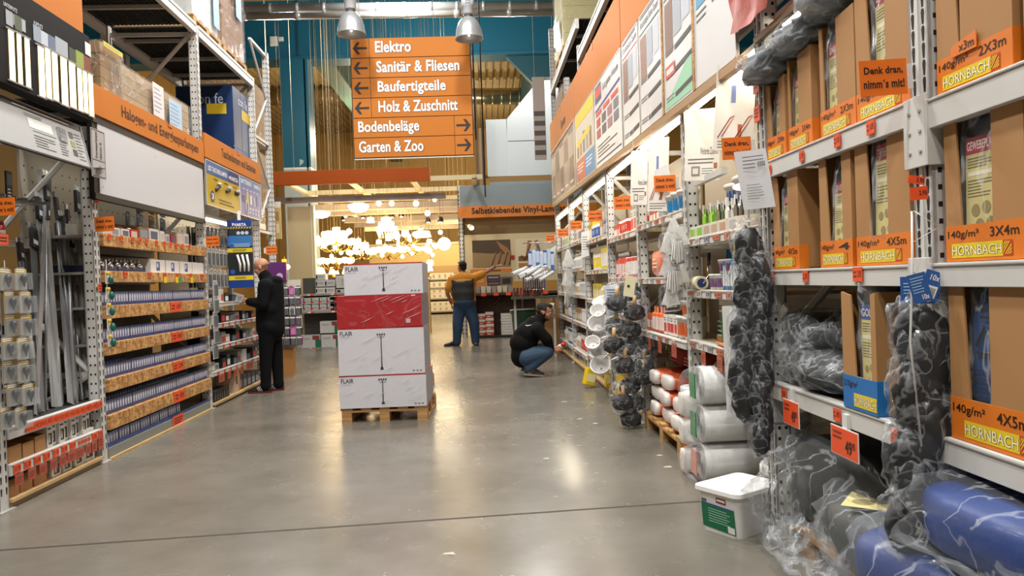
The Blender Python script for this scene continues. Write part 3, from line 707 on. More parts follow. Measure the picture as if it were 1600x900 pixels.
mb=MB();mb.box(-w/2,w/2,-.006,.016,-hh-.012,-hh,C('2a2825'));mb.box(w/2,w/2+.01,-.006,.016,-hh,0,C('8a8a88'));mb.build('board_frame',t)
# backing panels behind the bays
BACKP=C('6a6259',.7,var=.05,vs=2)
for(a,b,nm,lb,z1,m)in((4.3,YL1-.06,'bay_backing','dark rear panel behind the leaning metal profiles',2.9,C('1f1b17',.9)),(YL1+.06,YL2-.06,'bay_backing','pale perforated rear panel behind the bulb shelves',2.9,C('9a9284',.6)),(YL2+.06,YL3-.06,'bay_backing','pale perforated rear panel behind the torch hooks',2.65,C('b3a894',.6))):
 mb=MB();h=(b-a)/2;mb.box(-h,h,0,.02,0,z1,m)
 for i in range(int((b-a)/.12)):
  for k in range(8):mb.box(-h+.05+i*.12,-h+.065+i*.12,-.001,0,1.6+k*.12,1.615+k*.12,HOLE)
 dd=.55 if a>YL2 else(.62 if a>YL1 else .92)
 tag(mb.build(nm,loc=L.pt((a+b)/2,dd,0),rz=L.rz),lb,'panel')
# strip lights hidden behind the signs (this store lights each bay)
def strip_light(side,ya,yb,z,d,label,e=7.0,power=0):
 ln=yb-ya;t=thing('strip_light',label,'lamp',side.pt((ya+yb)/2,d,z),side.rz)
 mb=MB();mb.box(-ln/2,ln/2,-.045,.045,.02,.05,WHITE);mb.prism([(-ln/2,.05),(ln/2,.05),(ln/2,.02),(-ln/2,.02)][::-1],-.05,-.045,WHITE);mb.build('light_housing',t)
 mb=MB();mb.cyl((-ln/2+.02,0,0),(ln/2-.02,0,0),.018,m=C('fff6e4',.3,emit=e),n=10);mb.build('fluorescent_tube',t)
 mb=MB()
 for x in(-ln/2,ln/2-.02):mb.box(x,x+.02,-.02,.02,-.02,.022,C('d8d8d4'))
 mb.build('end_socket',t)
 return t
strip_light(L,YL1-.6,YL1-.1,2.30,.80,'short strip light at the back of the metal profile bay',6)
strip_light(L,YL1+.15,YL2-.15,2.5,.30,'strip light hidden behind the blank white board',5)
strip_light(L,YL2+.15,YL3-.15,2.28,.30,'strip light hidden behind the torch posters',11)
# ---- bulb bay: OSB-fronted shelves
names={'p1':'topmost','p2':'second','p3':'third','p4':'fourth','p5':'fifth','p6':'lowest'}
desc={'p1':'topmost chipboard-fronted shelf of the bulb bay, with many small price tags','p2':'second chipboard-fronted shelf from the top, carrying open white trays','p3':'third chipboard-fronted shelf from the top, with the first row of blue bulb boxes','p4':'fourth chipboard-fronted shelf from the top in the bulb bay','p5':'fifth chipboard-fronted shelf from the top in the bulb bay','p6':'lowest chipboard-fronted shelf just above the grey plinth'}
ya,yb=YL1+.055,YL2-.055
BW=.05
def bulb_box():
 mb=MB();b=C('5c6a9c',.35);p=C('8b9cc4',.35)
 mb.box(-.0235,.0235,0,.05,0,.115,b)
 mb.quad([(-.017,-.0006,.03),(.017,-.0006,.03),(.02,-.0006,.098),(-.02,-.0006,.098)],C('8f9cc2',.3))
 pts=[(.009,.032),(.011,.05),(.017,.065),(.015,.082),(.006,.09),(-.006,.09),(-.015,.082),(-.017,.065),(-.011,.05),(-.009,.032)]
 mb.quad([(x,-.0012,z)for x,z in pts],C('d6dae4',.3));mb.quad([(-.017,-.0008,.006),(.017,-.0008,.006),(.017,-.0008,.024),(-.017,-.0008,.024)],C('2c3a70',.3))
# near side print
 mb.quad([(-.0241,.045,.02),(-.0241,.005,.02),(-.0241,.005,.09),(-.0241,.045,.09)],C('8793bc',.3))
 return mb
BB=bulb_box().mesh('bulb_box')
def put_bulb(y,d,z,label,group,s=1.0):
 o=bpy.data.objects.new('bulb_box',BB);COL.objects.link(o);o.location=L.pt(y,d,z);o.rotation_euler=(0,0,L.rz+random.uniform(-.04,.04));o.scale=(1,1,s)
 return tag(o,label,'bulb box',group)
for k,nm in enumerate(('p1','p2','p3','p4','p5','p6')):
 zt0,zb0=ZP[nm]
 tg=[(f,.05,.05,-.02)for f in(.04,.13,.22,.28,.34,.43,.51,.57,.63,.7,.78)]if nm=='p1' else([(f,.06,.05,-.025)for f in(.15,.36,.5,.63,.78,.92)]if nm=='p2' else[(.6,.28,(zt0-zb0)*.92)])
 s_=shelf(L,ya,yb,zt0,.6,desc[nm],beam=zt0-zb0,front=OSB,name='bulb_shelf',tags=tg,d0=-.03,deck_t=.02)
 if nm=='p2':
  for f,c in((.5,'d9c21e'),(.62,'d9c21e'),(.66,'2f8a6c'),(.79,'d9c21e')):
   mb=MB();x=(f-.5)*(yb-ya);mb.box(x-.035,x+.035,-.040,-.036,-.10,-.04,C(c));mb.build('energy_label',s_)
 if k>=2:
  if nm in('p3','p4','p5','p6'):
   n=0;y=ya+.05;g='blue bulb boxes in the row on the %s chipboard shelf'%names[nm];lb='small blue bulb box in the front row on the %s chipboard-fronted shelf'%names[nm]
   lim=yb-.03
   while y<lim:
    put_bulb(y,.0+.018,zt0,lb,g,1.0 if nm!='p4' else 1.0);y+=BW
    n+=1
    if n%10==0:y+=.012
   if nm in('p5','p6'):
    y=ya+.25
    while y<(yb-.1 if nm=='p6' else ya+.9):
     put_bulb(y,.22,zt0,'small blue bulb box in the back row on the %s chipboard-fronted shelf'%names[nm],'blue bulb boxes behind the front row on the %s chipboard shelf'%names[nm]);y+=.056
# plinth with bottom row
mb=MB();h=(yb-ya)/2
t=thing('rack_plinth','grey steel plinth at the foot of the bulb bay, on the floor','shelf',L.pt((ya+yb)/2,0,0),L.rz)
mb.box(-h,h,-.01,.6,.02,.10,C('7d8078',.45));mb.build('plinth_body',t,bevel=.004)
mb=MB();mb.box(-h,h,-.03,.6,0,.02,PALEWOOD);mb.build('floor_board',t)
mb=MB();x=.1*2*h;mb.box(x-.14,x+.14,-.018,-.012,.02,.115,TAG);greek(mb,x-.12,x+.12,.03,.1,3,-.019,INK,.4);mb.build('price_card',t)
mb=MB();mb.box(-h,h,.0,.008,.10,.128,C('4a5a94',.3,alpha=.5));mb.build('retaining_lip',t)
y=ya+.06;n=0
while y<ya+1.62:
 put_bulb(y,.02,.1,'small blue bulb box in the front row on the grey floor plinth','blue bulb boxes in the front row on the grey plinth');y+=BW;n+=1
 if n%4==0:y+=.015
y=ya+1.0
while y<ya+1.75:put_bulb(y,.20,.1,'small blue bulb box in the back row on the grey floor plinth','blue bulb boxes behind the front row on the grey plinth');y+=.057
# top shelf goods: open trays and small boxes
z1=ZP['p1'][0]
TR=[(.07,.10,.10,'d8d4cc','white and red bulb tray, nearest the orange reminder sign'),(.135,.12,.10,'dcdad4','white bulb tray, plain, second along the topmost chipboard shelf'),(.215,.11,.10,'e0ded8','white bulb tray with a slanted side beside the red tray'),(.285,.12,.11,'b82520','bright red open tray on the topmost chipboard shelf'),(.37,.16,.16,'8a6238','brown cardboard tray beside the bright red tray'),(.465,.16,.16,'dedbd4','tall white tray with a grey label past the brown tray'),(.545,.07,.15,'e2e0da','narrow white bulb carton, nearest the tall white tray'),(.60,.07,.12,'d4d0c8','narrow off-white bulb carton, second past the tall white tray'),(.665,.10,.12,'b82a24','small red tray between white cartons farther along the topmost chipboard shelf'),(.74,.12,.16,'d0cabb','pale carton with a dark label past the small red tray'),(.81,.10,.17,'d8d4cc','white folded display carton near the far end of the topmost chipboard shelf')]
for k,(f,w,h,c,lb)in enumerate(TR):
 t=carton('bulb_tray',lb,'tray',L,ya+f*(yb-ya),.02,z1,w*1.35,.3,h,C(c,.5),open_top=True,label_col=C(('c8c4ba','8a94a8','5a6478')[k%3]))
 for j in range(3):
  mb=MB();mb.lathe([(.012,0),(.012,.02),(.026,.045),(.03,.065),(.02,.085),(.002,.09)],C(('e8e8e4','c8ccd4','2a2a2e')[(k+j)%3],.25),10)
  tag(mb.build('light_bulb',loc=L.pt(ya+f*(yb-ya)+(j-1)*w*.38,.05+.07*j,z1+.006),rz=L.rz),'light bulb standing in the %s'%lb.split(',')[0].replace(' on the topmost chipboard shelf','').replace(' farther along the topmost chipboard shelf','').replace(' near the far end of the topmost chipboard shelf',', far end'),'bulb','bulbs in the %s tray'%lb)
# second shelf: blue trays with foil bulbs, then four white trays
z2=ZP['p2'][0]
for k,f in enumerate((.08,.2,.315)):
 t=carton('bulb_tray',('navy low tray of foil-capped bulbs, nearest the rack post','navy low tray of foil-capped bulbs, middle one','navy low tray of foil-capped bulbs, beside the white trays')[k],'tray',L,ya+f*(yb-ya),.02,z2,.28,.4,.06,C('1d2b52',.4),open_top=True)
 for j in range(5):
  mb=MB();mb.ell((0,0,.04),(.035,.035,.04),C('c9ccd0',.12,.9),10,8,wob=.2,seed=k*7+j);mb.cyl((0,0,.075),(0,0,.11),.012,.01,C('b8b4aa',.3,.8),8)
  tag(mb.build('foil_bulb',loc=L.pt(ya+f*(yb-ya)+(j-2)*.052,.05+.06*(j%3),z2+.006),rz=L.rz),'silvery bulb in a navy tray, %s'%('near the rack post','in the middle tray','beside the white trays')[k],'bulb','silver bulbs in navy tray %s'%('near post','middle','beside the white trays')[k])
for k,f in enumerate((.47,.62,.77,.915)):
 carton('bulb_tray','open white slant-sided tray on the second chipboard shelf, %s'%('first after the navy trays','second after the navy trays','third after the navy trays','last before the rack frame, without label')[k],'tray',L,ya+f*(yb-ya),.0,z2,.34,.5,.17,C('dcdad6',.5),open_top=True,prt=(lambda mb,w,h:(rect(mb,-w*.12,w*.12,h*.12,h*.62,-.001,C('3c5a86')),rect(mb,-w*.09,w*.02,h*.3,h*.55,-.0015,C('c9d4e0'))))if k<3 else None)
# dark hanging packs behind the top shelf
pk=blister_proto('lamp_blister','dark lamp pack hanging behind the topmost chipboard shelf','blister pack',.10,.22,C('1b2733',.4),C('8a929a',.3),'bulb','dark lamp packs hanging under the blank board',C('1b4a6c'))
pk.location=L.pt(7.95,.36,z1+.55);pk.rotation_euler=(0,0,L.rz)
for r_ in range(2):
 for k in range(7):
  if r_==0 and k==0:continue
  dup(pk,L.pt(7.7+.15*k,.36-.04*(k%2),z1+.56-.24*r_),L.rz)
sign_flag(163,350,6.17,30,'orange reminder sign on the near end of the bulb shelves, against the white rack post')
sign_flag(332,377,8.7,21,'orange reminder sign at the near edge of the torch bay, beside the cable hooks')
sign_flag(424,391,11.0,17,'orange reminder sign in front of the purple carton behind the bald man')
sign_flag(5,323,4.75,36,'orange reminder sign above the bulb packs at the far left')
# green pegs strip on the post
mb=MB()
t=thing('clip_strip','hanging strip of small green and yellow packs on the white rack post','clip strip',L.pt(YL1+.085,-.03,1.5),L.rz)
mb.box(-.006,.006,-.003,0,-.62,.15,C('e0e0da',.3,alpha=.7));mb.build('plastic_strip',t)
for k in range(5):
 mb=MB();z=.05-k*.13;mb.prism([(-.03,z-.10),(.03,z-.10),(.03,z),(-.03,z)],-.006,-.003,C('e2e0d8'));mb.build('pack_card',t)
 mb=MB();mb.ell((.012,-.03,z-.07),(.022,.022,.036),C('0e5a4c',.3),10,8);mb.cyl((-.014,-.02,z-.03),(-.014,-.02,z),.016,.012,C('c9a818',.4),8);mb.build('pack_content',t)
for z,u in((1.9,0),(1.42,0)):
 mb=MB();mb.box(-.03,.03,-.006,-.003,-.03,.03,TAG);greek(mb,-.02,.02,-.02,.02,2,-.007,INK,.4)
 tag(mb.build('price_tag_card',loc=L.pt(YL1+.01,-.005,z if z<1.8 else 2.13),rz=L.rz),'orange price tag stuck on the white rack post, %s'%('upper one' if z>1.8 else 'lower one, by the navy trays'),'price tag')
# red-topped bottles and blue cartons seen beside the post
shelf(L,5.1,6.05,1.80,.4,'short rear shelf carrying red-labelled bottles behind the white rack post',beam=.05).location=L.pt(5.6,.5,1.80)
mb=MB();mb.cyl((0,0,0),(0,0,.12),.03,m=C('b8341c',.35),n=12);mb.cyl((0,0,.12),(0,0,.15),.022,.02,C('7a1c10',.4),12);mb.cyl((0,0,.03),(0,0,.08),.0305,m=C('ded8cc'),n=12)
bt=mb.build('cap_bottle',loc=L.pt(5.35,.55,1.80));tag(bt,'small red bottle with a white label in the row behind the leaning profiles','bottle','red bottles behind the leaning profiles')
for k in range(1,9):dup(bt,L.pt(5.35+.072*k,.55,1.80))
shelf(L,5.1,6.05,.98,.4,'middle rear shelf with blue cartons behind the white rack post',beam=.05).location=L.pt(5.6,.5,.98)
shelf(L,5.1,6.05,.72,.4,'lowest rear shelf with blue cartons behind the white rack post',beam=.05).location=L.pt(5.6,.5,.70)
bc=carton('small_blue_carton','small navy carton with white label stacked behind the profiles','box',L,5.3,.55,.98,.15,.2,.17,C('1d3566',.4),'navy cartons stacked behind the profiles',label_col=C('d8d8d4'))
for k in range(1,4):dup(bc,L.pt(5.3+.2*k,.55,.98))
for k in range(4):dup(bc,L.pt(5.3+.2*k,.55,.70))
# ---- leaning metal profiles
zsh=(L.hit(25,668)[1]+L.hit(153,622)[1])/2
zs2=(L.hit(18,722)[1]+L.hit(157,672)[1])/2
PROF=[(28,372,60,640,.04,'rod','thin round aluminium tube, leftmost of the leaning profiles'),(50,350,66,632,.075,'flat','pale flat bar, second from the left among the leaning profiles'),(64,345,88,628,.10,'chan','broad flat aluminium bar left of the widest channel'),(92,345,112,625,.115,'chan','widest grey aluminium channel among the leaning profiles'),(73,300,70,618,.02,'rod','slim rod just behind the broad flat bar'),(68,265,96,600,.04,'ang','long thin angle rising behind the broad bars'),(74,268,50,500,.05,'flat','flat bar slanting left across the other profiles'),(84,300,122,612,.03,'rod','thin rod right of the widest channel'),(96,330,125,615,.04,'ang','slim angle profile, third from the right'),(103,320,116,618,.028,'rod','very thin rod between two angle profiles'),(108,350,131,612,.045,'flat','narrow flat profile, second from the right'),(118,290,134,606,.055,'chan','grey channel at the right end of the leaning profiles'),(112,420,128,610,.016,'rod','short thin rod at the right of the profiles'),(40,400,74,630,.025,'ang','angle profile leaning behind the pale flat bar'),(58,300,84,610,.07,'flat','darker flat bar leaning at the back behind the widest channel')]
for k,(u0,v0,u1,v1,w,kind,lb)in enumerate(PROF):
 yt,ztp=L.hit(u0,v0,.40+.02*(k%4));yb2_,_=L.hit(u1,v1,.10+.03*(k%3))
 A=L.pt(yb2_,.10+.03*(k%3),zsh+.004);B=L.pt(yt,.40+.02*(k%4),ztp)
 ln=(B-A).length;mb=MB()
 mm=(ALU,C('9a9da0',.35,.8),C('c2c4c4',.4,.6))[k%3]
 if kind=='rod':mb.cyl((0,0,0),(0,0,ln),w/2,m=mm,n=12)
 elif kind=='flat':mb.box(-w/2,w/2,-.003,.003,0,ln,mm)
 elif kind=='ang':mb.box(-w/2,w/2,-.0015,.0015,0,ln,mm);mb.box(-w/2,-w/2+.003,.0015,w,0,ln,mm)
 else:mb.box(-w/2,w/2,-.0015,.0015,0,ln,mm);mb.box(-w/2,-w/2+.003,-.018,-.0015,0,ln,mm);mb.box(w/2-.003,w/2,-.018,-.0015,0,ln,mm)
 d_=(B-A).normalized();xx=Vector((-.03,1,0));xx=(xx-d_*xx.dot(d_)).normalized();yy=d_.cross(xx)
 o=mb.build('metal_profile');M_=Matrix((xx,yy,d_)).transposed().to_4x4();M_.translation=A;o.matrix_world=M_
 tag(o,lb,'metal profile','metal profiles leaning in the left bay')
 if v0<380:
  mb=MB();mb.box(-w/2-.002,w/2+.002,-.022,.006,ln*.86,ln*.97,C('26262a',.4));rect(mb,-w*.4,w*.4,ln*.88,ln*.905,-.0225,C('c8c8c8'));mb.build('sleeve_label',o)
# holding rail with prongs
yr0,zr=L.hit(30,312,.36)
mb=MB();mb.box(-.62,.55,0,.03,-.02,.02,STEELD)
for i in range(9):mb.box(-.6+i*.14,-.585+i*.14,-.2,0,-.012,.012,CHROME)
o=mb.build('profile_rail',loc=L.pt(5.6,.5,zr),rz=L.rz);tag(o,'steel rail with prongs holding the leaning metal profiles','rail')
for k in range(4):
 mb=MB();mb.box(-.035,.035,0,.012,-.26,.0,C('1e1e20',.5));rect(mb,-.028,.028,-.1,-.02,-.001,C('4a4a4e'));greek(mb,-.025,.025,-.24,-.12,5,-.001,C('c8c8c4'),.35,k)
 tag(mb.build('profile_sign',loc=L.pt(5.03+.2*k,.30,zr+.18),rz=L.rz),'black info tab above the leaning profiles, %s'%('leftmost','second from left','third from left','rightmost')[k],'sign')
sp0=shelf(L,4.98,YL1-.06,zsh,.9,'shelf with a strip of red price tags on which the metal profiles stand',beam=.075,deck=C('1f1d1b',.9),tags=[(.17+i*.062,.072,.05)for i in range(10)]+[(.80+i*.085,.09,.055)for i in range(3)])
shelf(L,4.98,YL1-.06,zs2,.9,'shelf with red price tags above hanging red cards, holding tall white cartons',beam=.075,tags=[(.05+i*.095,.075,.055)for i in range(7)]+[(.70+i*.04,.03,.03)for i in range(4)]+[(.89,.07,.06),(.97,.07,.06)],hang=[(.06,.09,.075,0),(.18,.09,.075,0),(.29,.09,.075,0),(.4,.09,.075,0),(.5,.09,.075,0),(.6,.12,.075,0),(.7,.11,.075,0),(.8,.08,.075,0),(.88,.08,.075,0),(.965,.08,.11,.03)])
t=thing('rack_plinth','wooden floor board carrying the lowest cartons at the far left','shelf',L.pt((4.98+YL1-.06)/2,0,0),L.rz)
mb=MB();h=(YL1-.06-4.98)/2;mb.box(-h,h,-.02,.9,.04,.062,PALEWOOD);mb.box(-h,h,0,.03,0,.04,C('8d7a5c',.7));mb.box(-h,h,.8,.83,0,.04,C('8d7a5c',.7));mb.build('floor_board',t)
def code_print(mb,w,h):
 rect(mb,-w*.3,w*.3,h*.1,h*.5,-.001,C('33312e'));rect(mb,-w*.22,-w*.02,h*.16,h*.44,-.0015,C('c9c6be'));greek(mb,-w*.4,w*.3,h*.6,h*.85,2,-.001,C('33312e'),.5)
for k in range(8):
 carton('white_fitting_carton','tall white carton printed with black symbols, in the row on the left middle shelf','box',L,5.53+.082*k,.03+.02*(k%2),zs2,.075,.16,.2,C('d2d0ca',.5),'white cartons on the left middle shelf',prt=code_print)
for k,(y,w,h,lb)in enumerate(((5.08,.16,.14,'nearest low brown carton on the left middle shelf'),(5.24,.13,.13,'second low brown carton on the left middle shelf'),(5.385,.13,.15,'third low brown carton, beside the white cartons'))):
 carton('brown_carton',lb,'box',L,y,.02,zs2,w,.3,h,open_top=True)
for k,(y,w,h,lb)in enumerate(((5.06,.12,.15,'nearest brown carton on the left floor board'),(5.2,.14,.16,'second brown carton on the left floor board'),(5.37,.16,.19,'third brown carton on the left floor board'))):
 carton('brown_carton',lb,'box',L,y,.02,.062,w,.3,h,open_top=True)
for k,(y,w,h,lb)in enumerate(((5.58,.12,.17,'white carton beside the brown ones on the left floor board'),(5.73,.12,.19,'white carton with a dark lamp picture on the left floor board'),(5.90,.12,.2,'white carton, narrow, third on the left floor board'),(6.06,.17,.25,'large white carton with a square code at the far end of the left floor board'))):
 carton('fitting_carton',lb,'box',L,y,.02,.062,w,.3,h,C('cfcdc6',.5),prt=code_print)
# ---- hanging bulb packs on the first post
pk=blister_proto('bulb_pack','clear bulb pack on the hanging strip at the left edge','blister pack',.13,.15,C('8f8b80',.45),C('1c1c1e',.3),'bulb','clear bulb packs hanging at the left edge',C('b89a1c'))
first=True
for k in range(7):
 for j in range(2):
  y,z=L.hit(8+j*24+(k%3)*4,418+k*36,-.06-.03*j)
  if first:pk.location=L.pt(y,-.06,z);pk.rotation_euler=(0,.05,L.rz);first=False
  else:o=dup(pk,L.pt(y,-.06-.03*j-.012*(k%2),z),L.rz)
mb=MB();mb.box(-.005,.005,0,.002,-.9,.1,C('e0e0da',.3,alpha=.7));tag(mb.build('hanging_strip',loc=L.pt(4.95,-.045,1.5),rz=L.rz),'clear plastic strip holding the bulb packs at the left edge','strip')
mb=MB();mb.box(-.06,.06,-.004,0,-.035,.035,TAG);greek(mb,-.05,.05,-.02,.02,2,-.005,INK,.4);yq,zq=L.hit(6,374,-.05)
tag(mb.build('price_tag_card',loc=L.pt(yq,-.04,zq),rz=L.rz),'orange price tag on the leftmost post above the bulb packs','price tag')
# ====== TORCH AND BATTERY BAY
ya3,yb3=YL2+.055,YL3-.055
# hanging banner
yv,zv1=L.hit(371,344,-.10);zv0=L.hit(368,450,-.10)[1]
wv=.62
t=thing('battery_banner','tall blue and yellow battery banner hanging over the torch hooks','banner',L.pt(yv,-.12,zv0),.08)
hv=zv1-zv0;wv=37/1186*yv
mb=MB();mb.box(-wv/2,wv/2,0,.006,0,hv,C('123a86',.35));mb.box(-.02,.02,.002,.004,hv,hv+.12,C('d8d8d8'));mb.build('banner_panel',t)
mb=MB()
rect(mb,-wv*.5,wv*.5,hv*.5,hv*.9,-.001,C('14202e'));put_text(mb,'VARTA',-wv*.22,wv*.28,hv*.91,hv*.955,-.002,WHITE,.03);mb.prism([(-wv*.3,hv*.955),(-wv*.26,hv*.91),(-wv*.22,hv*.955)][::-1],-.003,-.001,WHITE)
for k in range(9):mb.quad([(-wv*.5+k*wv/9,-.002,hv*.875),(-wv*.5+(k+.5)*wv/9,-.002,hv*.875),(-wv*.5+(k+.9)*wv/9,-.002,hv*.9),(-wv*.5+(k+.4)*wv/9,-.002,hv*.9)],C('d8b020'))
rect(mb,-wv*.5,wv*.5,hv*.62,hv*.77,-.002,C('2a6aa8'));rect(mb,-wv*.4,wv*.4,hv*.6,hv*.66,-.003,C('6a90b4'))
for k in range(3):mb.cyl((-wv*.05+k*wv*.17,-.003,hv*.81),(-wv*.05+k*wv*.17,-.001,hv*.81),wv*.075,m=C('b9c4cc'),n=10)
rect(mb,-wv*.5,wv*.5,hv*.525,hv*.585,-.003,C('d8bc18'));greek(mb,-wv*.3,wv*.3,hv*.535,hv*.575,2,-.004,C('4a4010'),.4)
rect(mb,-wv*.5,wv*.5,hv*.2,hv*.5,-.002,C('121418'))
for k in range(3):
 x=-wv*.02+k*wv*.17;mb.tube([(x-wv*.1+k*wv*.02,-.005,hv*.49),(x,-.005,hv*.35),(x,-.005,hv*.24)],[wv*.05,wv*.05,wv*.04],WHITE,6);mb.cyl((x,-.014,hv*.33),(x,-.012,hv*.33),wv*.03,m=INK,n=8)
rect(mb,-wv*.5,wv*.5,hv*.115,hv*.18,-.003,C('d8bc18'));greek(mb,-wv*.25,wv*.25,hv*.13,hv*.165,2,-.004,C('4a4010'),.4)
mb.cyl((-wv*.33,-.004,hv*.62),(-wv*.33,-.002,hv*.62),wv*.1,m=C('1b4fa0'),n=10);mb.cyl((-wv*.33,-.004,hv*.24),(-wv*.33,-.002,hv*.24),wv*.1,m=C('1b4fa0'),n=10)
mb.build('banner_print',t)
# hooks with dark packs at the near side of the torch bay
kinds=[('torch_pack','dark torch blister pack',C('20242a',.4),C('15171a',.3),'tool'),('cable_pack','black and silver cable blister pack',C('c8c6c0',.4),C('1a1a1c',.4),'case'),('battery_pack','battery blister pack with cells',C('c8c8c4',.4),C('2a2c30',.3),'cells')]
rows=[(2.13,0),(1.88,1),(1.62,1)]
for zr_,kd in rows:
 nm,lb,cd,ct,kk=kinds[kd]
 g='%ss on hooks, %s row by the battery banner'%(lb,{2.13:'top',1.88:'middle',1.62:'lower'}[zr_])
 pr=blister_proto(nm,'%s hanging in the %s row beside the battery banner'%(lb,{2.13:'top',1.88:'middle',1.62:'lower'}[zr_]),'blister pack',.10,.22,cd,ct,kk,g)
 f=True
 for c_ in range(7):
  for dd in range(3):
   y=ya3+.1+c_*.145;p_=L.pt(y,.06+.09*dd,zr_)
   if f:pr.location=p_;pr.rotation_euler=(0,0,L.rz);f=False
   else:dup(pr,p_,L.rz)
  hook(L,y,zr_-.006,.5,'chrome display hook in the torch bay',.52)
for c_ in range(10):hook(L,ya3+.12+c_*.2,2.36,.45,'chrome display hook in the torch bay',.52)
# grey packs column hanging at the frame
pr=blister_proto('lamp_pack','white and grey lamp pack in the hanging column beside the bulb shelves','blister pack',.16,.2,C('c9c9c4',.4),C('3a3c3a',.4),'case','grey lamp packs in the column by the bulb shelves')
for k in range(5):
 y,z=L.hit(336,438+k*24,-.05)
 if k==0:pr.location=L.pt(y,-.05,z);pr.rotation_euler=(0,0,L.rz)
 else:dup(pr,L.pt(y,-.05-.01*(k%2),z),L.rz)
# shelves in the torch bay
SH=[]
for(u0,v0,u1,v1)in((345,473,392,468),(346,506,394,496),(333,543,402,523),(336,583,410,553)):
 SH.append((L.hit(u0,v0,-.0)[1]+L.hit(u1,v1,-.0)[1])/2)
dn=['first wire-tagged shelf under the battery banner','second shelf under the battery banner, white tagged edge','third shelf under the battery banner, behind the man','lowest raised torch bay shelf, hung with red cards']
for k,z in enumerate(SH):
 shelf(L,ya3,yb3,z,.5,dn[k],beam=.05,tags=[(.08+i*.11,.05,.045)for i in range(8)]if k else(),hang=[(.13,.2,.09,0),(.26,.12,.09,0),(.38,.14,.09,0),(.5,.12,.09,0),(.66,.3,.09,.02)]if k==3 else())
 for j in range(9 if k else 5):
  cc=('1c1e22','c9c6be','23262c','8a8a86','2a2320')[(j*3+k)%5];y=ya3+.14+j*.22+random.uniform(-.02,.02)
  carton('accessory_carton','%s small carton, %s along the %s'%({'1c1e22':'black','c9c6be':'white','23262c':'charcoal','8a8a86':'grey','2a2320':'dark brown'}[cc],('first','second','third','fourth','fifth','sixth','seventh','eighth','ninth')[j],dn[k].split(',')[0]),'box',L,y,.03+.02*(j%2),z,random.uniform(.12,.19),.26,random.uniform(.10,.16),C(cc,.45),open_top=(j%3==1),label_col=C(('d8d6d0','5a6a80','b8342c')[j%3]),rot=random.uniform(-.08,.08))
t=thing('rack_plinth','pale wooden floor board carrying the lowest goods of the torch bay','shelf',L.pt((ya3+yb3)/2,0,0),L.rz)
mb=MB();h=(yb3-ya3)/2;mb.box(-h,h,-.03,.5,.03,.055,PALEWOOD);mb.box(-h,h,0,.03,0,.03,C('8d7a5c',.7));mb.box(-h,h,.4,.43,0,.03,C('8d7a5c',.7));mb.build('floor_board',t)
for j in range(7):
 carton('dark_plug_box','row of dark plug boxes on the torch bay floor board','box',L,ya3+.1+j*.085,.0,.055,.07,.16,.13,C('26241f',.5),'dark plug boxes on the torch bay floor board',label_col=C('6a655a'),rot=.15)
carton('lamp_carton','white and orange lamp carton standing on the torch bay floor board','box',L,ya3+.98,.0,.055,.2,.25,.26,C('b8a088',.5),prt=lambda mb,w,h:(rect(mb,w*.2,w*.5,0,h,-.001,C('d2701c')),rect(mb,-w*.4,0,h*.4,h*.8,-.001,C('4a443c'))))
for j in range(5):
 carton('cable_reel_box','dark blue-grey tool box on the torch bay floor board, %s'%('nearest the orange carton','second past the orange carton','third past the orange carton','fourth past the orange carton','farthest, behind the shoes')[j],'box',L,ya3+1.2+j*.2,.03,.055,.18,.3,.2-.01*j,C(('23303f','1f2a3a','2b3036')[j%3],.4),label_col=C('8a94a0'))
# phone-case display stand behind the man
yS=11.9;SX=YP(449,500,yS).x
t=thing('display_stand','free-standing hook stand of phone cases behind the bald man, on a wooden foot','stand',(SX,yS,0),.1)
mb=MB();mb.box(-.1,.06,.02,.3,0,.42,C('a5733a',.6));mb.build('stand_foot',t)
mb=MB();mb.box(-.2,.2,.14,.16,.42,1.50,C('c8c2b4',.5));mb.build('stand_panel',t)
mb=MB();mb.box(-.27,.0,.05,.16,1.48,1.78,C('5a1e66',.4));mb.cyl((-.1,.045,1.56),(-.1,.05,1.56),.05,m=C('c8a8cc',.4),n=14);mb.build('stand_header',t)
PHC=[('121316','black'),('b03a8c','pink'),('121316','black'),('cfcac2','white')]
prs={}
m_=Matrix.Translation((SX,yS,0))@Matrix.Rotation(.1,4,'Z')
for r_ in range(6):
 mb=MB()
 for c_ in range(5):mb.cyl((-.18+.09*c_,.14,1.405-.155*r_),(-.18+.09*c_,-.12,1.405-.155*r_),.003,m=CHROME,n=5)
 mb.build('display_hook',t)
 for c_ in range(5):
  for q in range(2):
   cc,k_=PHC[(c_*2+r_+q)%4 if r_%2 else(c_+r_+q*2)%4]
   loc=m_@Vector((-.18+.09*c_,.02-.08*q-.02*(c_%2),1.40-.155*r_))
   if k_ not in prs:
    prs[k_]=blister_proto('phone_case_pack','%s phone case pack hanging on the stand behind the bald man'%k_,'blister pack',.08,.14,C(cc,.4),C('1a1a1c' if k_!='pink' else 'c85aa8',.3),'case','%s phone case packs on the stand'%k_,C('d8d4d0')if k_=='black' else None)
    prs[k_].location=loc;prs[k_].rotation_euler=(0,0,.1)
   else:dup(prs[k_],loc,.1+.1*(c_%2))
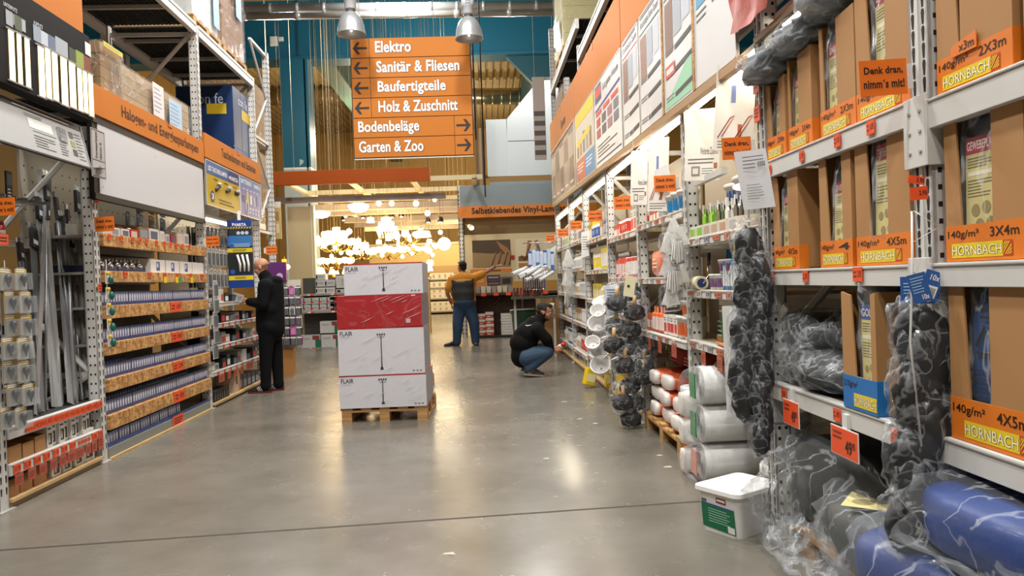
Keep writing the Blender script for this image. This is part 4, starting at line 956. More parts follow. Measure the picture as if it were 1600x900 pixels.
# framed sample board above the stand
ya_,zA=L.hit(431,375,0);
p0_=YP(416,374,12.6);p1_=YP(438,315,12.6)
mb=MB();mb.box(p0_.x,p1_.x,12.6,12.63,p0_.z,p1_.z,C('b9a06c',.5));rect(mb,p0_.x,p1_.x,p1_.z-.1,p1_.z,12.598,C('d8d2c4'))
for k in range(6):rect(mb,p0_.x+.03+(k%3)*.07,p0_.x+.08+(k%3)*.07,p0_.z+.1+(k//3)*.2,p0_.z+.25+(k//3)*.2,12.598,C(('d8c8a0','9a7a3a')[k%2]))
mb.box(p0_.x+.02,p0_.x+.05,12.61,12.64,0,p0_.z,STEELD)
tag(mb.build('sample_board'),'ochre sample board with pale header beside the end of the left rack','board')
# ====== CENTRE: hanging sign, lamps
def CT(y):return 9.498 if y<21.6 else 9.615
CORD=C('8c7c5a',.7)
ys=12.0
aL,aR,bL,bR=YP(545,60,ys),YP(733,57,ys),YP(556,247,ys),YP(741,243,ys)
sw=((aR.x-aL.x)+(bR.x-bL.x))/2;shh=((aL.z+aR.z)-(bL.z+bR.z))/2;cx=(aL.x+aR.x+bL.x+bR.x)/4;cz=(bL.z+bR.z)/2
t=thing('direction_sign','hanging orange direction sign with six department rows and black arrows','sign',(cx,ys,cz),0)
OR2=C('b8702a',.6,spec=.2)
rh=shh/6
ROWS=[('Elektro',.205,.505,0),('Sanitär & Fliesen',.21,.905,0),('Baufertigteile',.215,.785,0),('Holz & Zuschnitt',.215,.88,0),('Bodenbeläge',.04,.55,1),('Garten & Zoo',.04,.58,1)]
mb=MB();mb.box(-sw/2-.01,sw/2+.01,.012,.035,-.02,shh+.01,C('2a1c10',.5));mb.box(-sw/2,sw/2,-.006,.012,-.022,-.008,C('d8d0c0',.4));mb.build('sign_frame',t)
for i,(tx,f0,f1,rt)in enumerate(ROWS):
 z1=shh-i*rh;z0=z1-rh+.012;ac=sw*.155
 xa,xb=(-sw/2,-sw/2+ac)if not rt else(sw/2-ac,sw/2)
 mb=MB();mb.box(xa+.004,xb-.004,0,.012,z0,z1,OR2);mx=(xa+xb)/2;zc_=(z0+z1)/2;s_=1 if rt else-1;A=rh*.33
 if True:
  A=rh*.36;T_=A*.15;pts=[(-A,T_),(A*.42,T_),(-A*.02,A*.85),(A*.36,A*.85),(A,0),(A*.36,-A*.85),(-A*.02,-A*.85),(A*.42,-T_),(-A,-T_)]
  pts=[(mx+s_*x,zc_+z)for x,z in pts]
  if s_>0:pts=pts[::-1]
  mb.prism(pts,-.003,0,C('231610',.6))
 mb.build('arrow_panel',t)
 xa,xb=(-sw/2+ac,sw/2)if not rt else(-sw/2,sw/2-ac)
 mb=MB();mb.box(xa+.004,xb-.004,0,.012,z0,z1,OR2);mb.build('row_panel',t)
 mb=MB()
 dsc=.24 if any(c in tx for c in 'gj')else .24
 x0,x1=-sw/2+f0*sw,-sw/2+f1*sw;zb_=z0+(rh*.10 if 'g' in tx else rh*.24);zt2_=z0+rh*.82
 put_text(mb,tx,x0-.004,x1+.010,zb_-.010,zt2_+.004,-.0012,C('4a3826',.6),.05);put_text(mb,tx,x0,x1,zb_,zt2_,-.003,C('f2f1ee',.5),.022)
 mb.build('lettering',t)
mb=MB()
for x in(-sw*.42,-sw*.2,sw*.2,sw*.42):mb.cyl((x,.02,shh),(x,.02,9.5-cz),.004,m=C('b8b8b4',.4),n=5)
mb.build('suspension_wire',t)
mb=MB();mb.cyl((sw*.52,.6,.35),(sw*.52,.6,9.5-cz),.012,m=BLACK,n=6);mb.cyl((sw*.585,.6,-.6),(sw*.585,.6,9.5-cz),.012,m=BLACK,n=6);mb.build('suspension_rod',t)
# high-bay lamps
def high_bay(u,v,rw,y,label):
 p=YP(u,v,y);r=rw/F*y
 t=thing('pendant_lamp',label,'lamp',(p.x,y,p.z),0)
 mb=MB();al=C('a4a7a9',.35,.45)
 prof=[(r*.34,r*1.55),(r*.36,r*1.5),(r*.55,r*1.42),(r*.78,r*1.1),(r*.93,r*.65),(r*.985,r*.25),(r,.02),(r*1.04,0),(r*1.04,-.015),(r*.99,-.01),(r*.95,r*.25),(r*.88,r*.65),(r*.72,r*1.05),(r*.5,r*1.36),(r*.2,r*1.45)]
 mb.lathe(prof,al,28,caps=False);mb.build('lamp_shade',t)
 mb=MB();mb.cyl((0,0,r*1.5),(0,0,r*1.72),r*.34,m=C('3a3a3a',.5),n=16);mb.build('collar',t)
 mb=MB();mb.lathe([(r*.3,r*1.72),(r*.42,r*1.8),(r*.42,r*2.3),(r*.46,r*2.32),(r*.46,r*2.95),(r*.2,r*3.0)],C('b9bcc0',.4),18)
 for k in range(3):mb.box(-r*.18,r*.18,-r*.475,-r*.455,r*(2.45+.15*k),r*(2.5+.15*k),C('55585c'))
 mb.build('ballast_housing',t)
 mb=MB();mb.cyl((0,0,r*2.95),(0,0,9.5-p.z),.008,m=C('8a8a88',.4),n=6);mb.build('suspension_cable',t)
 mb=MB();mb.lathe([(.02,r*.95),(r*.16,r*.7),(r*.16,r*.4),(.01,r*.15)],C('fff2d8',.3,emit=3.0),14);mb.build('discharge_bulb',t)
 return t
high_bay(549,53,21.5,11.4,'silver bell-shaped hall lamp hanging over the left of the direction sign')
high_bay(733,60,21,11.4,'silver bell-shaped hall lamp hanging over the right of the direction sign')
# ====== STACK OF LAMP CARTONS
px0,px1,py=FL(532,662).x,FL(669,655).x,7.58
pw=(px1-px0)*.985;pcx=(px0+px1)/2
pallet('wooden pallet on the floor under the stack of white lamp cartons',(pcx+.005,py,0),-.02,pw,1.0)
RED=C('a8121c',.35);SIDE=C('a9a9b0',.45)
def lamp_carton(w,d,z,h,dx,rz,label,red=False):
 t=thing('lamp_carton',label,'carton',(pcx+dx,py-.02,z),rz)
 wc=C('d3d3da',.32)
 mb=MB()
 fr=RED if red else wc
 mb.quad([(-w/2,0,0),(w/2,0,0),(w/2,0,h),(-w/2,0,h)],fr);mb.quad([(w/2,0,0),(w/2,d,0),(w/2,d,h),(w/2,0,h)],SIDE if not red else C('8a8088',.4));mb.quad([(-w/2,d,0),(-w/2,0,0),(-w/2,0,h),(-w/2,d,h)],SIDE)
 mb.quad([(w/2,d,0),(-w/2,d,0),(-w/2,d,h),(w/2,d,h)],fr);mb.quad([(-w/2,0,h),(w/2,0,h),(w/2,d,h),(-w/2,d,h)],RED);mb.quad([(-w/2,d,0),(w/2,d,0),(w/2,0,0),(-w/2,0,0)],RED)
 mb.build('carton_body',t)
 mb=MB();x=w/2
 if not red:
  rect(mb,-x,x,h-.012,h,-.0008,RED)
  put_text(mb,'FLAIR',-x+.02,-x+.145,h-.075,h-.03,-.001,C('1c1c20'),.015);rect(mb,-x+.02,-x+.12,h-.095,h-.085,-.001,C('b8b8bc'))
  g=C('2c2f34',.6);bh=h*.10;th=h*.84;hw=.007
  mb.prism([(-hw*2.4,bh),(hw*2.4,bh),(hw*1.6,bh+.03),(-hw*1.6,bh+.03)],-.0016,-.0008,g);mb.prism([(-hw*.9,bh),(hw*.9,bh),(hw*.6,th),(-hw*.6,th)],-.0016,-.0008,g)
  mb.tube([(-.034,-.0015,th-.006),(-.024,-.0015,th-.022),(0,-.0015,th-.02),(.024,-.0015,th-.022),(.034,-.0015,th-.006)],.002,g,5)
  for k in(-.034,-.012,.012,.034):mb.prism([(k-.005,th-.004),(k+.005,th-.004),(k+.009,th+.008),(k-.009,th+.008)],-.0016,-.0008,g);mb.prism([(k-.009,th+.009),(k+.009,th+.009),(k,th+.017)],-.0016,-.0008,g)
  for k in range(3):rect(mb,x-.12+k*.035,x-.1+k*.035,.02,.035,-.001,C('77777c'))
 else:
  rect(mb,x-.16,x-.115,.035,.075,-.001,C('c9b8b8'));rect(mb,x-.1,x-.06,h-.022,h-.01,-.001,C('d8c8c8'));greek(mb,-x+.12,-x+.2,.02,.06,3,-.001,C('c86a70'),.3);rect(mb,-x+.08,-x+.28,h-.06,h-.04,-.001,C('b83038'))
 mb.build('printed_label',t)
# clear shrink film, slightly proud of the carton, with creases
 mb=MB();N=16;M_=6
 def pf(i,k):
  xx=-x-.003+(2*x+.006)*i/N;zz=h*k/M_;return(xx,-.004-.006*abs(noise.noise(Vector((xx*5+z*9,zz*9,h*7)))),zz)
 k0=mb.av([pf(i,k)for k in range(M_+1)for i in range(N+1)])
 for k in range(M_):
  for i in range(N):mb.af((k0+k*(N+1)+i,k0+k*(N+1)+i+1,k0+(k+1)*(N+1)+i+1,k0+(k+1)*(N+1)+i),FILM2,True)
 mb.quad([(x+.004,0,0),(x+.004,d,0),(x+.004,d,h),(x+.004,0,h)],FILM2)
 rr=random.Random(int(h*1000))
 for k in range(9):
  xa=rr.uniform(-x+.05,x-.15);za=rr.uniform(.02,h*.8);ln=rr.uniform(.06,.2)
  mb.tube([(xa,-.010,za),(xa+ln*.5,-.010,za+ln*.18),(xa+ln,-.010,min(h-.01,za+ln*.42))],[.0005,.0028,.0005],C('ededf2',.15,alpha=.55),4)
 mb.build('shrink_film',t)
 return t
zb0_=.146
z_at=lambda v:YP(600,v,py-.02).z
hs=[z_at(585),z_at(511),z_at(460),z_at(411)]
wA=YP(667,560,py).x-YP(531,560,py).x
lamp_carton(wA,.78,zb0_,hs[0]-zb0_-.002,.0,-.01,'white lamp carton at the bottom of the stack, resting on the pallet')
lamp_carton(wA*.985,.78,hs[0],hs[1]-hs[0]-.002,.0,.006,'tallest white lamp carton, second from the bottom of the stack')
lamp_carton(wA*.975,.78,hs[1],hs[2]-hs[1]-.002,-.006,-.012,'red lamp carton, third from the bottom of the stack',True)
lamp_carton(wA*.90,.76,hs[2],hs[3]-hs[2],.045,.004,'white lamp carton on top of the stack, above the red carton')
# pallet of bags behind the stack
rp=FL(681,597)
pallet('second pallet with bags, half hidden behind the stack of lamp cartons',(rp.x-.42,rp.y-1.0,0),0,.8,1.0)
SACKW=C('dcd8d2',.35,var=.04);SACKO=C('cf5a2c',.4,var=.06)
def sack(label,loc,rz,l=.55,w=.36,h=.13,band='o',seed=0,group=None,name='cement_bag'):
 t=thing(name,label,'bag',loc,rz,group)
 mb=MB();mb.ell((0,0,h/2),(l/2,w/2,h/2),SACKO if band=='o' else SACKW,24,12,p=.55,wob=.05,seed=seed,wf=2.5);mb.build('bag_body',t)
 mb=MB()
 for sx in(-1,1):mb=MB();mb.ell((sx*l*.455,0,h/2),(l*.055,w*.40,h*.42),SACKW,18,10,p=.6,wob=.08,seed=seed+3);mb.build('bag_end',t)
 mb=MB();greek(mb,-l*.2,l*.2,h*.3,h*.7,3,-w*.5-.004,C('e8d8cc'),.35,seed);mb.build('printed_label',t)
 return t
for k in range(5):
 sack('white and orange bag on the pallet behind the lamp carton stack, %s'%('lowest','second from below','middle','fourth from below','topmost')[k],(rp.x-.36+.01*(k%2),rp.y-.48,.147+k*.105),PI/2+.03*k,.85,.62,.115,'o' if k in(1,4)else 'w',k)
# ====== LAMP DEPARTMENT (behind the cross aisle)
yF=17.3
def bar_x(y,u0,u1,vt0,vb0,vt1,vb1,name,label,cat,m,dp=.12,wires=True):
 a,b=YP(u0,vb0,y),YP(u1,vb1,y);a2,b2=YP(u0,vt0,y),YP(u1,vt1,y)
 z0=(a.z+b.z)/2;z1=(a2 .z+b2 .z)/2
 t=thing(name,label,cat,((a.x+b.x)/2,y,z0),0)
 w=b.x-a.x;mb=MB();mb.box(-w/2,w/2,0,dp,0,z1-z0,m);mb.build('fascia_panel',t,bevel=.005)
 mb=MB()
 for f in(-.42,-.1,.2,.42):mb.cyl((f*w,dp/2,z1-z0),(f*w,dp/2,9.498-z0),.004,m=C('c8b890',.5),n=5)
 if wires:mb.build('suspension_wire',t)
 return t,z0,z1
bar_x(yF,400,672,268,289,262,284,'orange_fascia','long plain orange fascia hanging over the front of the lamp department','fascia',C('a84e18',.6,spec=.2))
_,zg0,zg1=bar_x(18.0,400,696,309,319,302,310,'grey_fascia','long grey-brown beam under the orange fascia, front row of lamp hangers','beam',C('7d7068',.5))
CREAM=C('d8c9a0',.5)
for k,(y,w0,w1)in enumerate(((19.4,-4.3,-.62),(20.8,-4.3,-.6),(22.2+1.0,-4.3,-.58),(25.0,-4.3,-.5),(27.0,-4.3,-.4))):
 t=thing('lamp_rail','grey-brown lamp hanging rail in the lamp department, %s from the front'%('second','third','fourth','fifth','sixth')[k],'rail',((w0+w1)/2,y,zg0-.05),0)
 mb=MB();mb.box(-(w1-w0)/2,(w1-w0)/2,0,.1,0,.15,C('b3a08a',.5));mb.build('rail_beam',t)
 mb=MB();mb.box(-(w1-w0)/2,(w1-w0)/2,-.01,.11,-.02,0,CREAM);mb.build('rail_edge',t)
 mb=MB()
 for f in(-.4,.4):mb.cyl((f*(w1-w0),.05,.15),(f*(w1-w0),.05,CT(y)-zg0+.05),.006,m=CREAM,n=5)
 mb.build('suspension_rod',t)
# cream lattice above (open ceiling grid), at fascia height
t=thing('ceiling_grid','cream open lattice hanging above the lamp department','lattice',(-2.4,17.5,zg1+.25),0)
for k in range(6):
 mb=MB();y=.2+k*2.0;mb.box(-2.3,2.35,y,y+.08,0,.11,CREAM);mb.build('cross_slat',t)
for k in range(4):
 mb=MB();x=-2.2+k*1.45;mb.box(x-.05,x+.05,.1,10.4,.02,.10,C('cfc096',.5));mb.build('long_slat',t)
mb=MB()
for x in(-2.0,2.0):
 mb.cyl((x,.24,.11),(x,.24,9.498-zg1-.25),.005,m=CREAM,n=5)
mb.build('suspension_wire',t)
# cream partition panel at the left of the lamp department
a,b=YP(453,440,17.9),YP(488,322,17.9)
t=thing('partition_panel','tall cream partition panel at the left front of the lamp department','panel',((a.x+b.x)/2,17.9,0),0)
w=b.x-a.x;mb=MB();mb.box(-w/2,w/2,0,.1,0,b.z,C('d3bf92',.5));mb.build('panel_board',t);mb=MB();mb.box(w/2-.05,w/2-.02,-.012,0,0,b.z,C('eadfbe',.4));mb.box(w/2,w/2+.03,-.02,.12,0,b.z,C('efe2bd',.4));mb.build('panel_edge',t,bevel=.003)
# slatted partition at the right
xs_=YP(722,400,20).x
t=thing('slat_partition','cream slatted partition at the right side of the lamp department','partition',(-.55,21.5,0),0)
for k in range(12):
 mb=MB();z=.5+k*.28;mb.box(-.62,.62,0,.05,z,z+.14,CREAM);mb.build('wide_slat',t)
mb=MB()
for x in(-.58,.55):mb.box(x,x+.05,.05,.1,0,4.1,C('bda878',.5))
mb.build('partition_post',t)
t.location=(-.38,27.5,0);t.scale=(1.05,1,1.12)
# back panel of the lamp exhibition (ochre)
mb=MB();mb.box(-2.6,1.9,0,.06,0,3.3,C('d8b878',.6));mb.box(-2.6,1.9,-.02,0,3.2,3.3,CREAM)
tag(mb.build('exhibition_backing',loc=(-2.9,35.6,0)),'ochre back panel behind the glowing lamps','panel')
GLOW=C('ffe3ae',.3,emit=7.0);GLOWW=C('fff0d2',.3,emit=9.0);GLOWS=C('ffd58c',.4,emit=3.5)
BRASS=C('b58a3a',.25,.9)
def globe(u,v,r,y,label,glow=None):
 p=YP(u,v,y);R_=r/F*y;top=CT(y)
 t=thing('globe_pendant',label,'lamp',tuple(p),0)
 mb=MB();mb.ell((0,0,0),(R_,R_,R_),glow or GLOWW,20,14);mb.build('glass_globe',t)
 mb=MB();mb.cyl((0,0,R_*.9),(0,0,R_*.9+.06),R_*.3,R_*.2,BRASS,10);mb.build('lamp_cap',t)
 mb=MB();mb.cyl((0,0,R_+.04),(0,0,top-p.z),.004,m=CORD,n=4);mb.cyl((0,0,top-p.z-.04),(0,0,top-p.z),.04,m=BRASS,n=8);mb.build('cord',t)
 return t
def bowl(u,v,rw,rh_,y,label):
 p=YP(u,v,y);R_=rw/F*y;h=rh_/F*y
 t=thing('bowl_lamp',label,'lamp',tuple(p),0)
 mb=MB();mb.lathe([(R_*.2,-h),(R_*.7,-h*.75),(R_,0),(R_*.95,h*.35),(R_*.5,h*.6),(.02,h*.65)],GLOWW,22);mb.build('glass_bowl',t)
 mb=MB();mb.cyl((0,0,h*.6),(0,0,CT(y)-p.z),.004,m=CORD,n=4);mb.cyl((0,0,h*.6),(0,0,h*.8),R_*.3,m=BRASS,n=12);mb.build('stem',t)
 return t
def chandelier(u,v,rw,y,label,arms=6,tiers=1):
 p=YP(u,v,y);R_=rw/F*y
 t=thing('chandelier',label,'lamp',tuple(p),0)
 mb=MB();mb.lathe([(.01,-R_*.5),(R_*.12,-R_*.4),(R_*.06,-R_*.1),(R_*.14,R_*.1),(R_*.05,R_*.3),(.012,R_*.5)],BRASS,12);mb.cyl((0,0,R_*.4),(0,0,CT(y)-p.z),.004,m=CORD,n=4);mb.build('centre_column',t)
 for tr in range(tiers):
  for k in range(arms):
   a=2*PI*k/arms+.3*tr;rr=R_*(1-.4*tr);zz=R_*.45*tr
   mb=MB();mb.tube([(0,0,-R_*.2+zz),(rr*.5*math.cos(a),rr*.5*math.sin(a),-R_*.4+zz),(rr*.9*math.cos(a),rr*.9*math.sin(a),-R_*.2+zz),(rr*math.cos(a),rr*math.sin(a),zz)],.012,BRASS,6);arm=mb.build('arm',t)
   mb=MB();c=(rr*math.cos(a),rr*math.sin(a),zz);mb.lathe([(.03,0),(R_*.2,R_*.1),(R_*.22,R_*.26),(R_*.15,R_*.36),(.02,R_*.38)],GLOW,12,c);mb.build('lamp_shade',arm)
 return t
def crystal(u,v,rw,y,label):
 p=YP(u,v,y);R_=rw/F*y
 t=thing('crystal_lamp',label,'lamp',tuple(p),0)
 for k in range(3):
  mb=MB();r=R_*(1-.28*k);z=R_*.42*k
  mb.lathe([(r*.95,z),(r,z+.03),(r,z+R_*.28),(r*.9,z+R_*.34)],GLOW,20);mb.build('shade_ring',t)
 mb=MB()
 for k in range(20):
  a=2*PI*k/20;mb.cyl((R_*.9*math.cos(a),R_*.9*math.sin(a),0),(R_*.7*math.cos(a),R_*.7*math.sin(a),-R_*.7),.014,.006,GLOWS,5)
 mb.build('crystal_drops',t)['kind']='stuff'
 mb=MB();mb.cyl((0,0,R_),(0,0,CT(y)-p.z),.004,m=CORD,n=4);mb.build('cord',t)
 return t
def drum(u,v,rw,rh_,y,label,m=None):
 p=YP(u,v,y);R_=rw/F*y;h=rh_/F*y
 t=thing('drum_pendant',label,'lamp',tuple(p),0)
 mb=MB();mb.lathe([(R_,-h),(R_*.8,h)],m or GLOW,20);mb.build('lamp_shade',t)
 mb=MB();mb.cyl((0,0,h),(0,0,CT(y)-p.z),.004,m=CORD,n=4);mb.cyl((0,0,h),(0,0,h+.05),R_*.25,m=BRASS,n=10);mb.build('cord',t)
 return t
bowl(501,334,15,7,18.1,'wide glowing white bowl lamp at the left end of the front lamp beam')
bowl(560,323,16,9,18.6,'broad glowing bowl lamp under the middle of the front lamp beam')
globe(694,381,10,18.0,'large round glowing globe pendant at the right of the lamp department')
globe(668,384,3.6,18.6,'small glowing globe pendant left of the large round globe');globe(678,383,3.2,19.0,'small glowing globe pendant right beside the large round globe')
globe(688,363,3.6,18.4,'small globe pendant hanging higher, just above the large round globe');globe(672,411,5.5,19.2,'glowing globe low above the white cartons near the orange-shirted man')
globe(679,312.5,3,18.2,'tiny globe at the right tip of the front lamp beam');globe(668,333,4.5,20.5,'frosted globe under the second rail, right side')
globe(592,318,4,18.4,'small frosted globe right of the broad bowl under the front lamp beam');globe(612,318,4,18.5,'small frosted globe, second right of the broad bowl under the front beam');globe(650,318,4.5,18.5,'small frosted globe, farthest right of the front beam spots')
chandelier(524,383,26,18.8,'large glowing chandelier at the left of the lamp department, with two tiers',8,2)
chandelier(525,412,24,19.6,'brass basket chandelier just below the large two-tier one',8,1)
crystal(604,360,17,20.0,'tall glowing crystal lamp in the middle of the lamp department')
crystal(526,372,14,21.0,'tiered crystal lamp behind the large left chandelier')
chandelier(635,372,22,19.4,'glowing chandelier right of the middle crystal lamp',8,1)
chandelier(565,398,20,19.0,'low chandelier with bright shades left above the carton stack',7,1)
chandelier(608,395,24,20.6,'low chandelier with bright shades above the middle of the carton stack',9,1)
chandelier(645,392,16,20.2,'small chandelier with drops above the right end of the carton stack',6,1)
drum(570,385,7,6,19.8,'glowing drum pendant between the left chandelier and the middle crystal lamp');drum(579,344,6,4,20.2,'flared glowing pendant under the second rail')
drum(661,366,13,5,19.3,'wide pale shade pendant left of the large round globe',C('ffe2b8',.4,emit=2.0));drum(505,380,4,8,19.0,'narrow glowing pendant at the left edge of the lamp display')
drum(622,376,2.5,14,19.7,'tall narrow glowing tube pendant beside the middle crystal lamp',GLOWW)
for k,(u,v,y)in enumerate(((540,335,21.3),(567,337,21.2),(612,336,21.3),(627,335,21.2),(537,341,24),(669,344,21.5),(688,343,19.2))):
 p=YP(u,v,y);t=thing('spot_lamp','small dark spot lamp on a rail of the lamp department, %s'%('leftmost','left of centre','centre','right of centre','low at the left','right','far right above a globe')[k],'lamp',tuple(p),0)
 mb=MB();mb.lathe([(.03,.08),(.06,.06),(.08,-.06)],C('2b1d12',.5),12);mb.build('lamp_shade',t);mb=MB();mb.cyl((0,0,.07),(0,0,CT(y)-p.z),.004,m=CORD,n=4);mb.build('stem',t);mb=MB();mb.ell((0,0,-.055),(.05,.05,.03),GLOWW,10,8);mb.build('spot_bulb',t)
rr=random.Random(11)
for k in range(22):
 u=496+(k*37%190);v=372+(k*23%34);y=18.4+(k%5)*.35
 (globe if k%3 else drum)(*((u,v,2.2+(k%3)*.8,y)if k%3 else(u,v,4.5,3,y)),'small glowing %s in the dense cluster of lamps above the carton stack'%('globe' if k%3 else 'drum shade'))['group']='clustered glowing %ss above the carton stack'%('globe' if k%3 else 'drum shade')
WORD=('first','second','third','fourth','fifth','sixth','seventh','eighth','ninth','tenth','eleventh','twelfth','thirteenth','fourteenth','fifteenth','sixteenth')
for k in range(14):
 u=508+k*12.5;v=rr.uniform(345,400);y=rr.uniform(22.8,29)
 (globe if k%2 else drum)(*((u,v,rr.uniform(2.5,5),y)if k%2 else(u,v,rr.uniform(3,6),rr.uniform(3,5),y)),'small far glowing pendant deep in the lamp department, %s from the left'%WORD[k])
# warm lamp stands on the exhibition counter behind the cartons
for k in range(9):
 u=500+k*21;p=YP(u,408,21.46+.06*(k%3));t=thing('table_lamp','glowing table lamp on the exhibition counter, %s from the left'%WORD[k],'lamp',(p.x,p.y,1.55),0)
 mb=MB();mb.lathe([(.09,0),(.03,.04),(.05,.12),(.02,.2)],BRASS,12);mb.build('lamp_base',t);mb=MB();mb.lathe([(.15,.18),(.09,.38)],GLOW,16);mb.build('lamp_shade',t)
t=thing('exhibition_counter','long cream counter carrying table lamps behind the cartons','counter',(-2.3,21.3,0),0)
mb=MB();mb.box(-2.7,.68,0,.45,1.5,1.55,CREAM);mb.build('counter_top',t);mb=MB();mb.box(-2.65,.64,.05,.40,0,1.5,C('a88a56',.6));mb.build('counter_body',t)
# lamps at far left (behind the phone-case stand)
globe(449,417,4,16.2,'small glowing bulb pendant seen behind the phone case stand');drum(444,408,4,3,16.4,'little yellow shade seen behind the purple display header',C('e8a818',.4,emit=2.5))
# ---- carton shelf below the lamps
yG=17.2
gx0,gx1=FL(462,548).x,YP(560,480,yG).x
t=thing('gondola_shelf','low grey gondola with white cartons in front of the lamp department','shelf',((gx0+gx1)/2,yG,0),0)
gw=gx1-gx0;GR=C('6a6863',.5)
mb=MB();mb.box(-gw/2,gw/2,.45,.5,0,YP(500,437,yG).z+.05,C('4a4844',.6));mb.build('rear_panel',t)
zsG=[YP(500,543,yG).z,YP(500,486,yG).z,YP(520,458,yG).z]
for z in zsG:
 mb=MB();mb.box(-gw/2,gw/2,0,.45,z-.045,z,C('9b9993',.45));sb=mb.build('shelf_board',t)
 for f in(-.3,.1,.38):
  mb=MB();mb.box(f*gw-.07,f*gw+.07,-.008,0,z-.045,z,TAG);mb.box(f*gw-.07,f*gw,-.009,-.008,z-.04,z-.005,WHITE);mb.build('price_tag',sb)
mb=MB();mb.box(-gw/2,gw/2,.02,.45,0,zsG[0]-.045,GR);mb.build('shelf_base',t)
def wcart(u0,v0,u1,v1,y,z,label,group,pr,dp=.3):
 a,b=YP(u0,v1,y),YP(u1,v0,y);w=b.x-a.x;h=b.z-a.z
 t=thing('white_carton',label,'carton',((a.x+b.x)/2,y,z),0,group)
 mb=MB();mb.box(-w/2+.002,w/2-.002,0,dp,0,h-.003,C('c9c8c4',.5));mb.build('carton_body',t,bevel=.003)
 mb=MB()
 if pr==0:rect(mb,-w*.45,-w*.3,h*.15,h*.75,-.001,INK);greek(mb,-w*.2,w*.4,h*.3,h*.7,2,-.001,GREYINK,.35)
 elif pr==1:rect(mb,w*.1,w*.42,h*.2,h*.5,-.001,C('b8302c'));rect(mb,w*.15,w*.3,h*.5,h*.9,-.001,C('3a3a3a'));rect(mb,-w*.4,0,h*.3,h*.6,-.001,C('9aa8a0'));greek(mb,-w*.4,w*.4,h*.05,h*.17,1,-.001,GREYINK)
 elif pr==2:rect(mb,w*.24,w*.5,0,h*.62,-.001,C('1f6b4a'));rect(mb,w*.1,w*.46,h*.62,h*.95,-.001,C('8a3a34'));greek(mb,-w*.4,0,h*.6,h*.8,2,-.001,GREYINK,.3)
 else:rect(mb,-w*.05,w*.05,h*.2,h*.75,-.001,C('a8a49a'))
 mb.build('printed_label',t);return t
for i in range(5):wcart(466+i*12.2,462,477.5+i*12.2,474,yG+.02,zsG[1]+YP(0,0,1).z*0+.145,'small white carton with red print in the upper row on the middle gondola shelf','small red-print cartons, upper row',1);wcart(466+i*12.2,474,477.5+i*12.2,486,yG+.02,zsG[1],'small white carton with red print in the lower row on the middle gondola shelf','small red-print cartons, lower row',1)
for k,(u0,v0,u1,v1)in enumerate(((493,447,507,457),(507,447,523,457),(493,435,507,446),(507,435,523,446),(493,424,508,434))):
 z=zsG[2]+(0,0,.155,.155,.31)[k];wcart(u0,v0,u1,v1,yG+.04,z,'white carton with a black end mark on the top gondola shelf, %s'%('lowest left','lowest, second from left','middle left','middle, second from left','topmost')[k],'cartons on the top gondola shelf',0)
wcart(525,427,545,447,yG+.06,zsG[2]+.11,'larger plain white carton on the top gondola shelf, beside the lamp carton stack',None,3);wcart(525,449,560,456,yG+.06,zsG[2],'flat white carton under the larger plain carton on the top gondola shelf',None,0)
wcart(470,516,500,537,yG+.02,zsG[0],'wide white carton with green print at the left of the bottom gondola shelf',None,2);wcart(502,516,532,537,yG+.02,zsG[0],'wide white carton with red print at the right of the bottom gondola shelf',None,2);wcart(500,495,530,515,yG+.04,zsG[0]+.315,'white carton with green print stacked on top of the bottom gondola cartons',None,2)
wcart(516,462,545,486,yG+.02,zsG[1],'grey-white carton with a ring print at the right of the middle gondola shelf',None,3)
# ---- far carton shelves
yB=34.0
zB=[YP(690,v,yB).z for v in(486,466,449,436)]
xb0,xb1=YP(664,470,yB).x,YP(716,470,yB).x
t=thing('far_shelf','far shelf of small white cartons left of the orange-shirted man','shelf',((xb0+xb1)/2,yB,0),0);w=xb1-xb0
for z in zB:mb=MB();mb.box(-w/2,w/2,0,.5,max(.0,z-.06),z,C('8a7f6c',.5));mb.build('shelf_board',t)
mb=MB();mb.box(-w/2,w/2,.5,.55,0,zB[-1]+.6,C('a8895a',.6));mb.build('rear_panel',t)
mb=MB()
for x in(-w/2,w/2-.05):mb.box(x,x+.05,.0,.5,0,zB[-1]+.3,C('8a7f6c',.5))
mb.build('shelf_side',t)
for r_,z in enumerate(zB):
 proto=None
 for k in range(5):
  for lv in range(2 if r_<2 else 1):
   loc=(xb0+.17+k*(w-.3)/4.6,yB+.03,z+lv*.215)
   if proto is None:
    hh_=.21 if r_<2 else .27
    proto=thing('white_carton','small white carton on the far shelf, %s row'%('bottom','second','third','top')[r_],'carton',loc,0,'small white cartons on the far shelf, %s row'%('bottom','second','third','top')[r_])
    mb=MB();mb.box(-.13,.13,0,.3,0,hh_,C('d8cdb8',.5));mb.build('carton_body',proto,bevel=.004);mb=MB();rect(mb,-.05,.05,.05,hh_-.06,-.002,C('a89a84'));mb.build('printed_label',proto)
   else:dup(proto,loc)
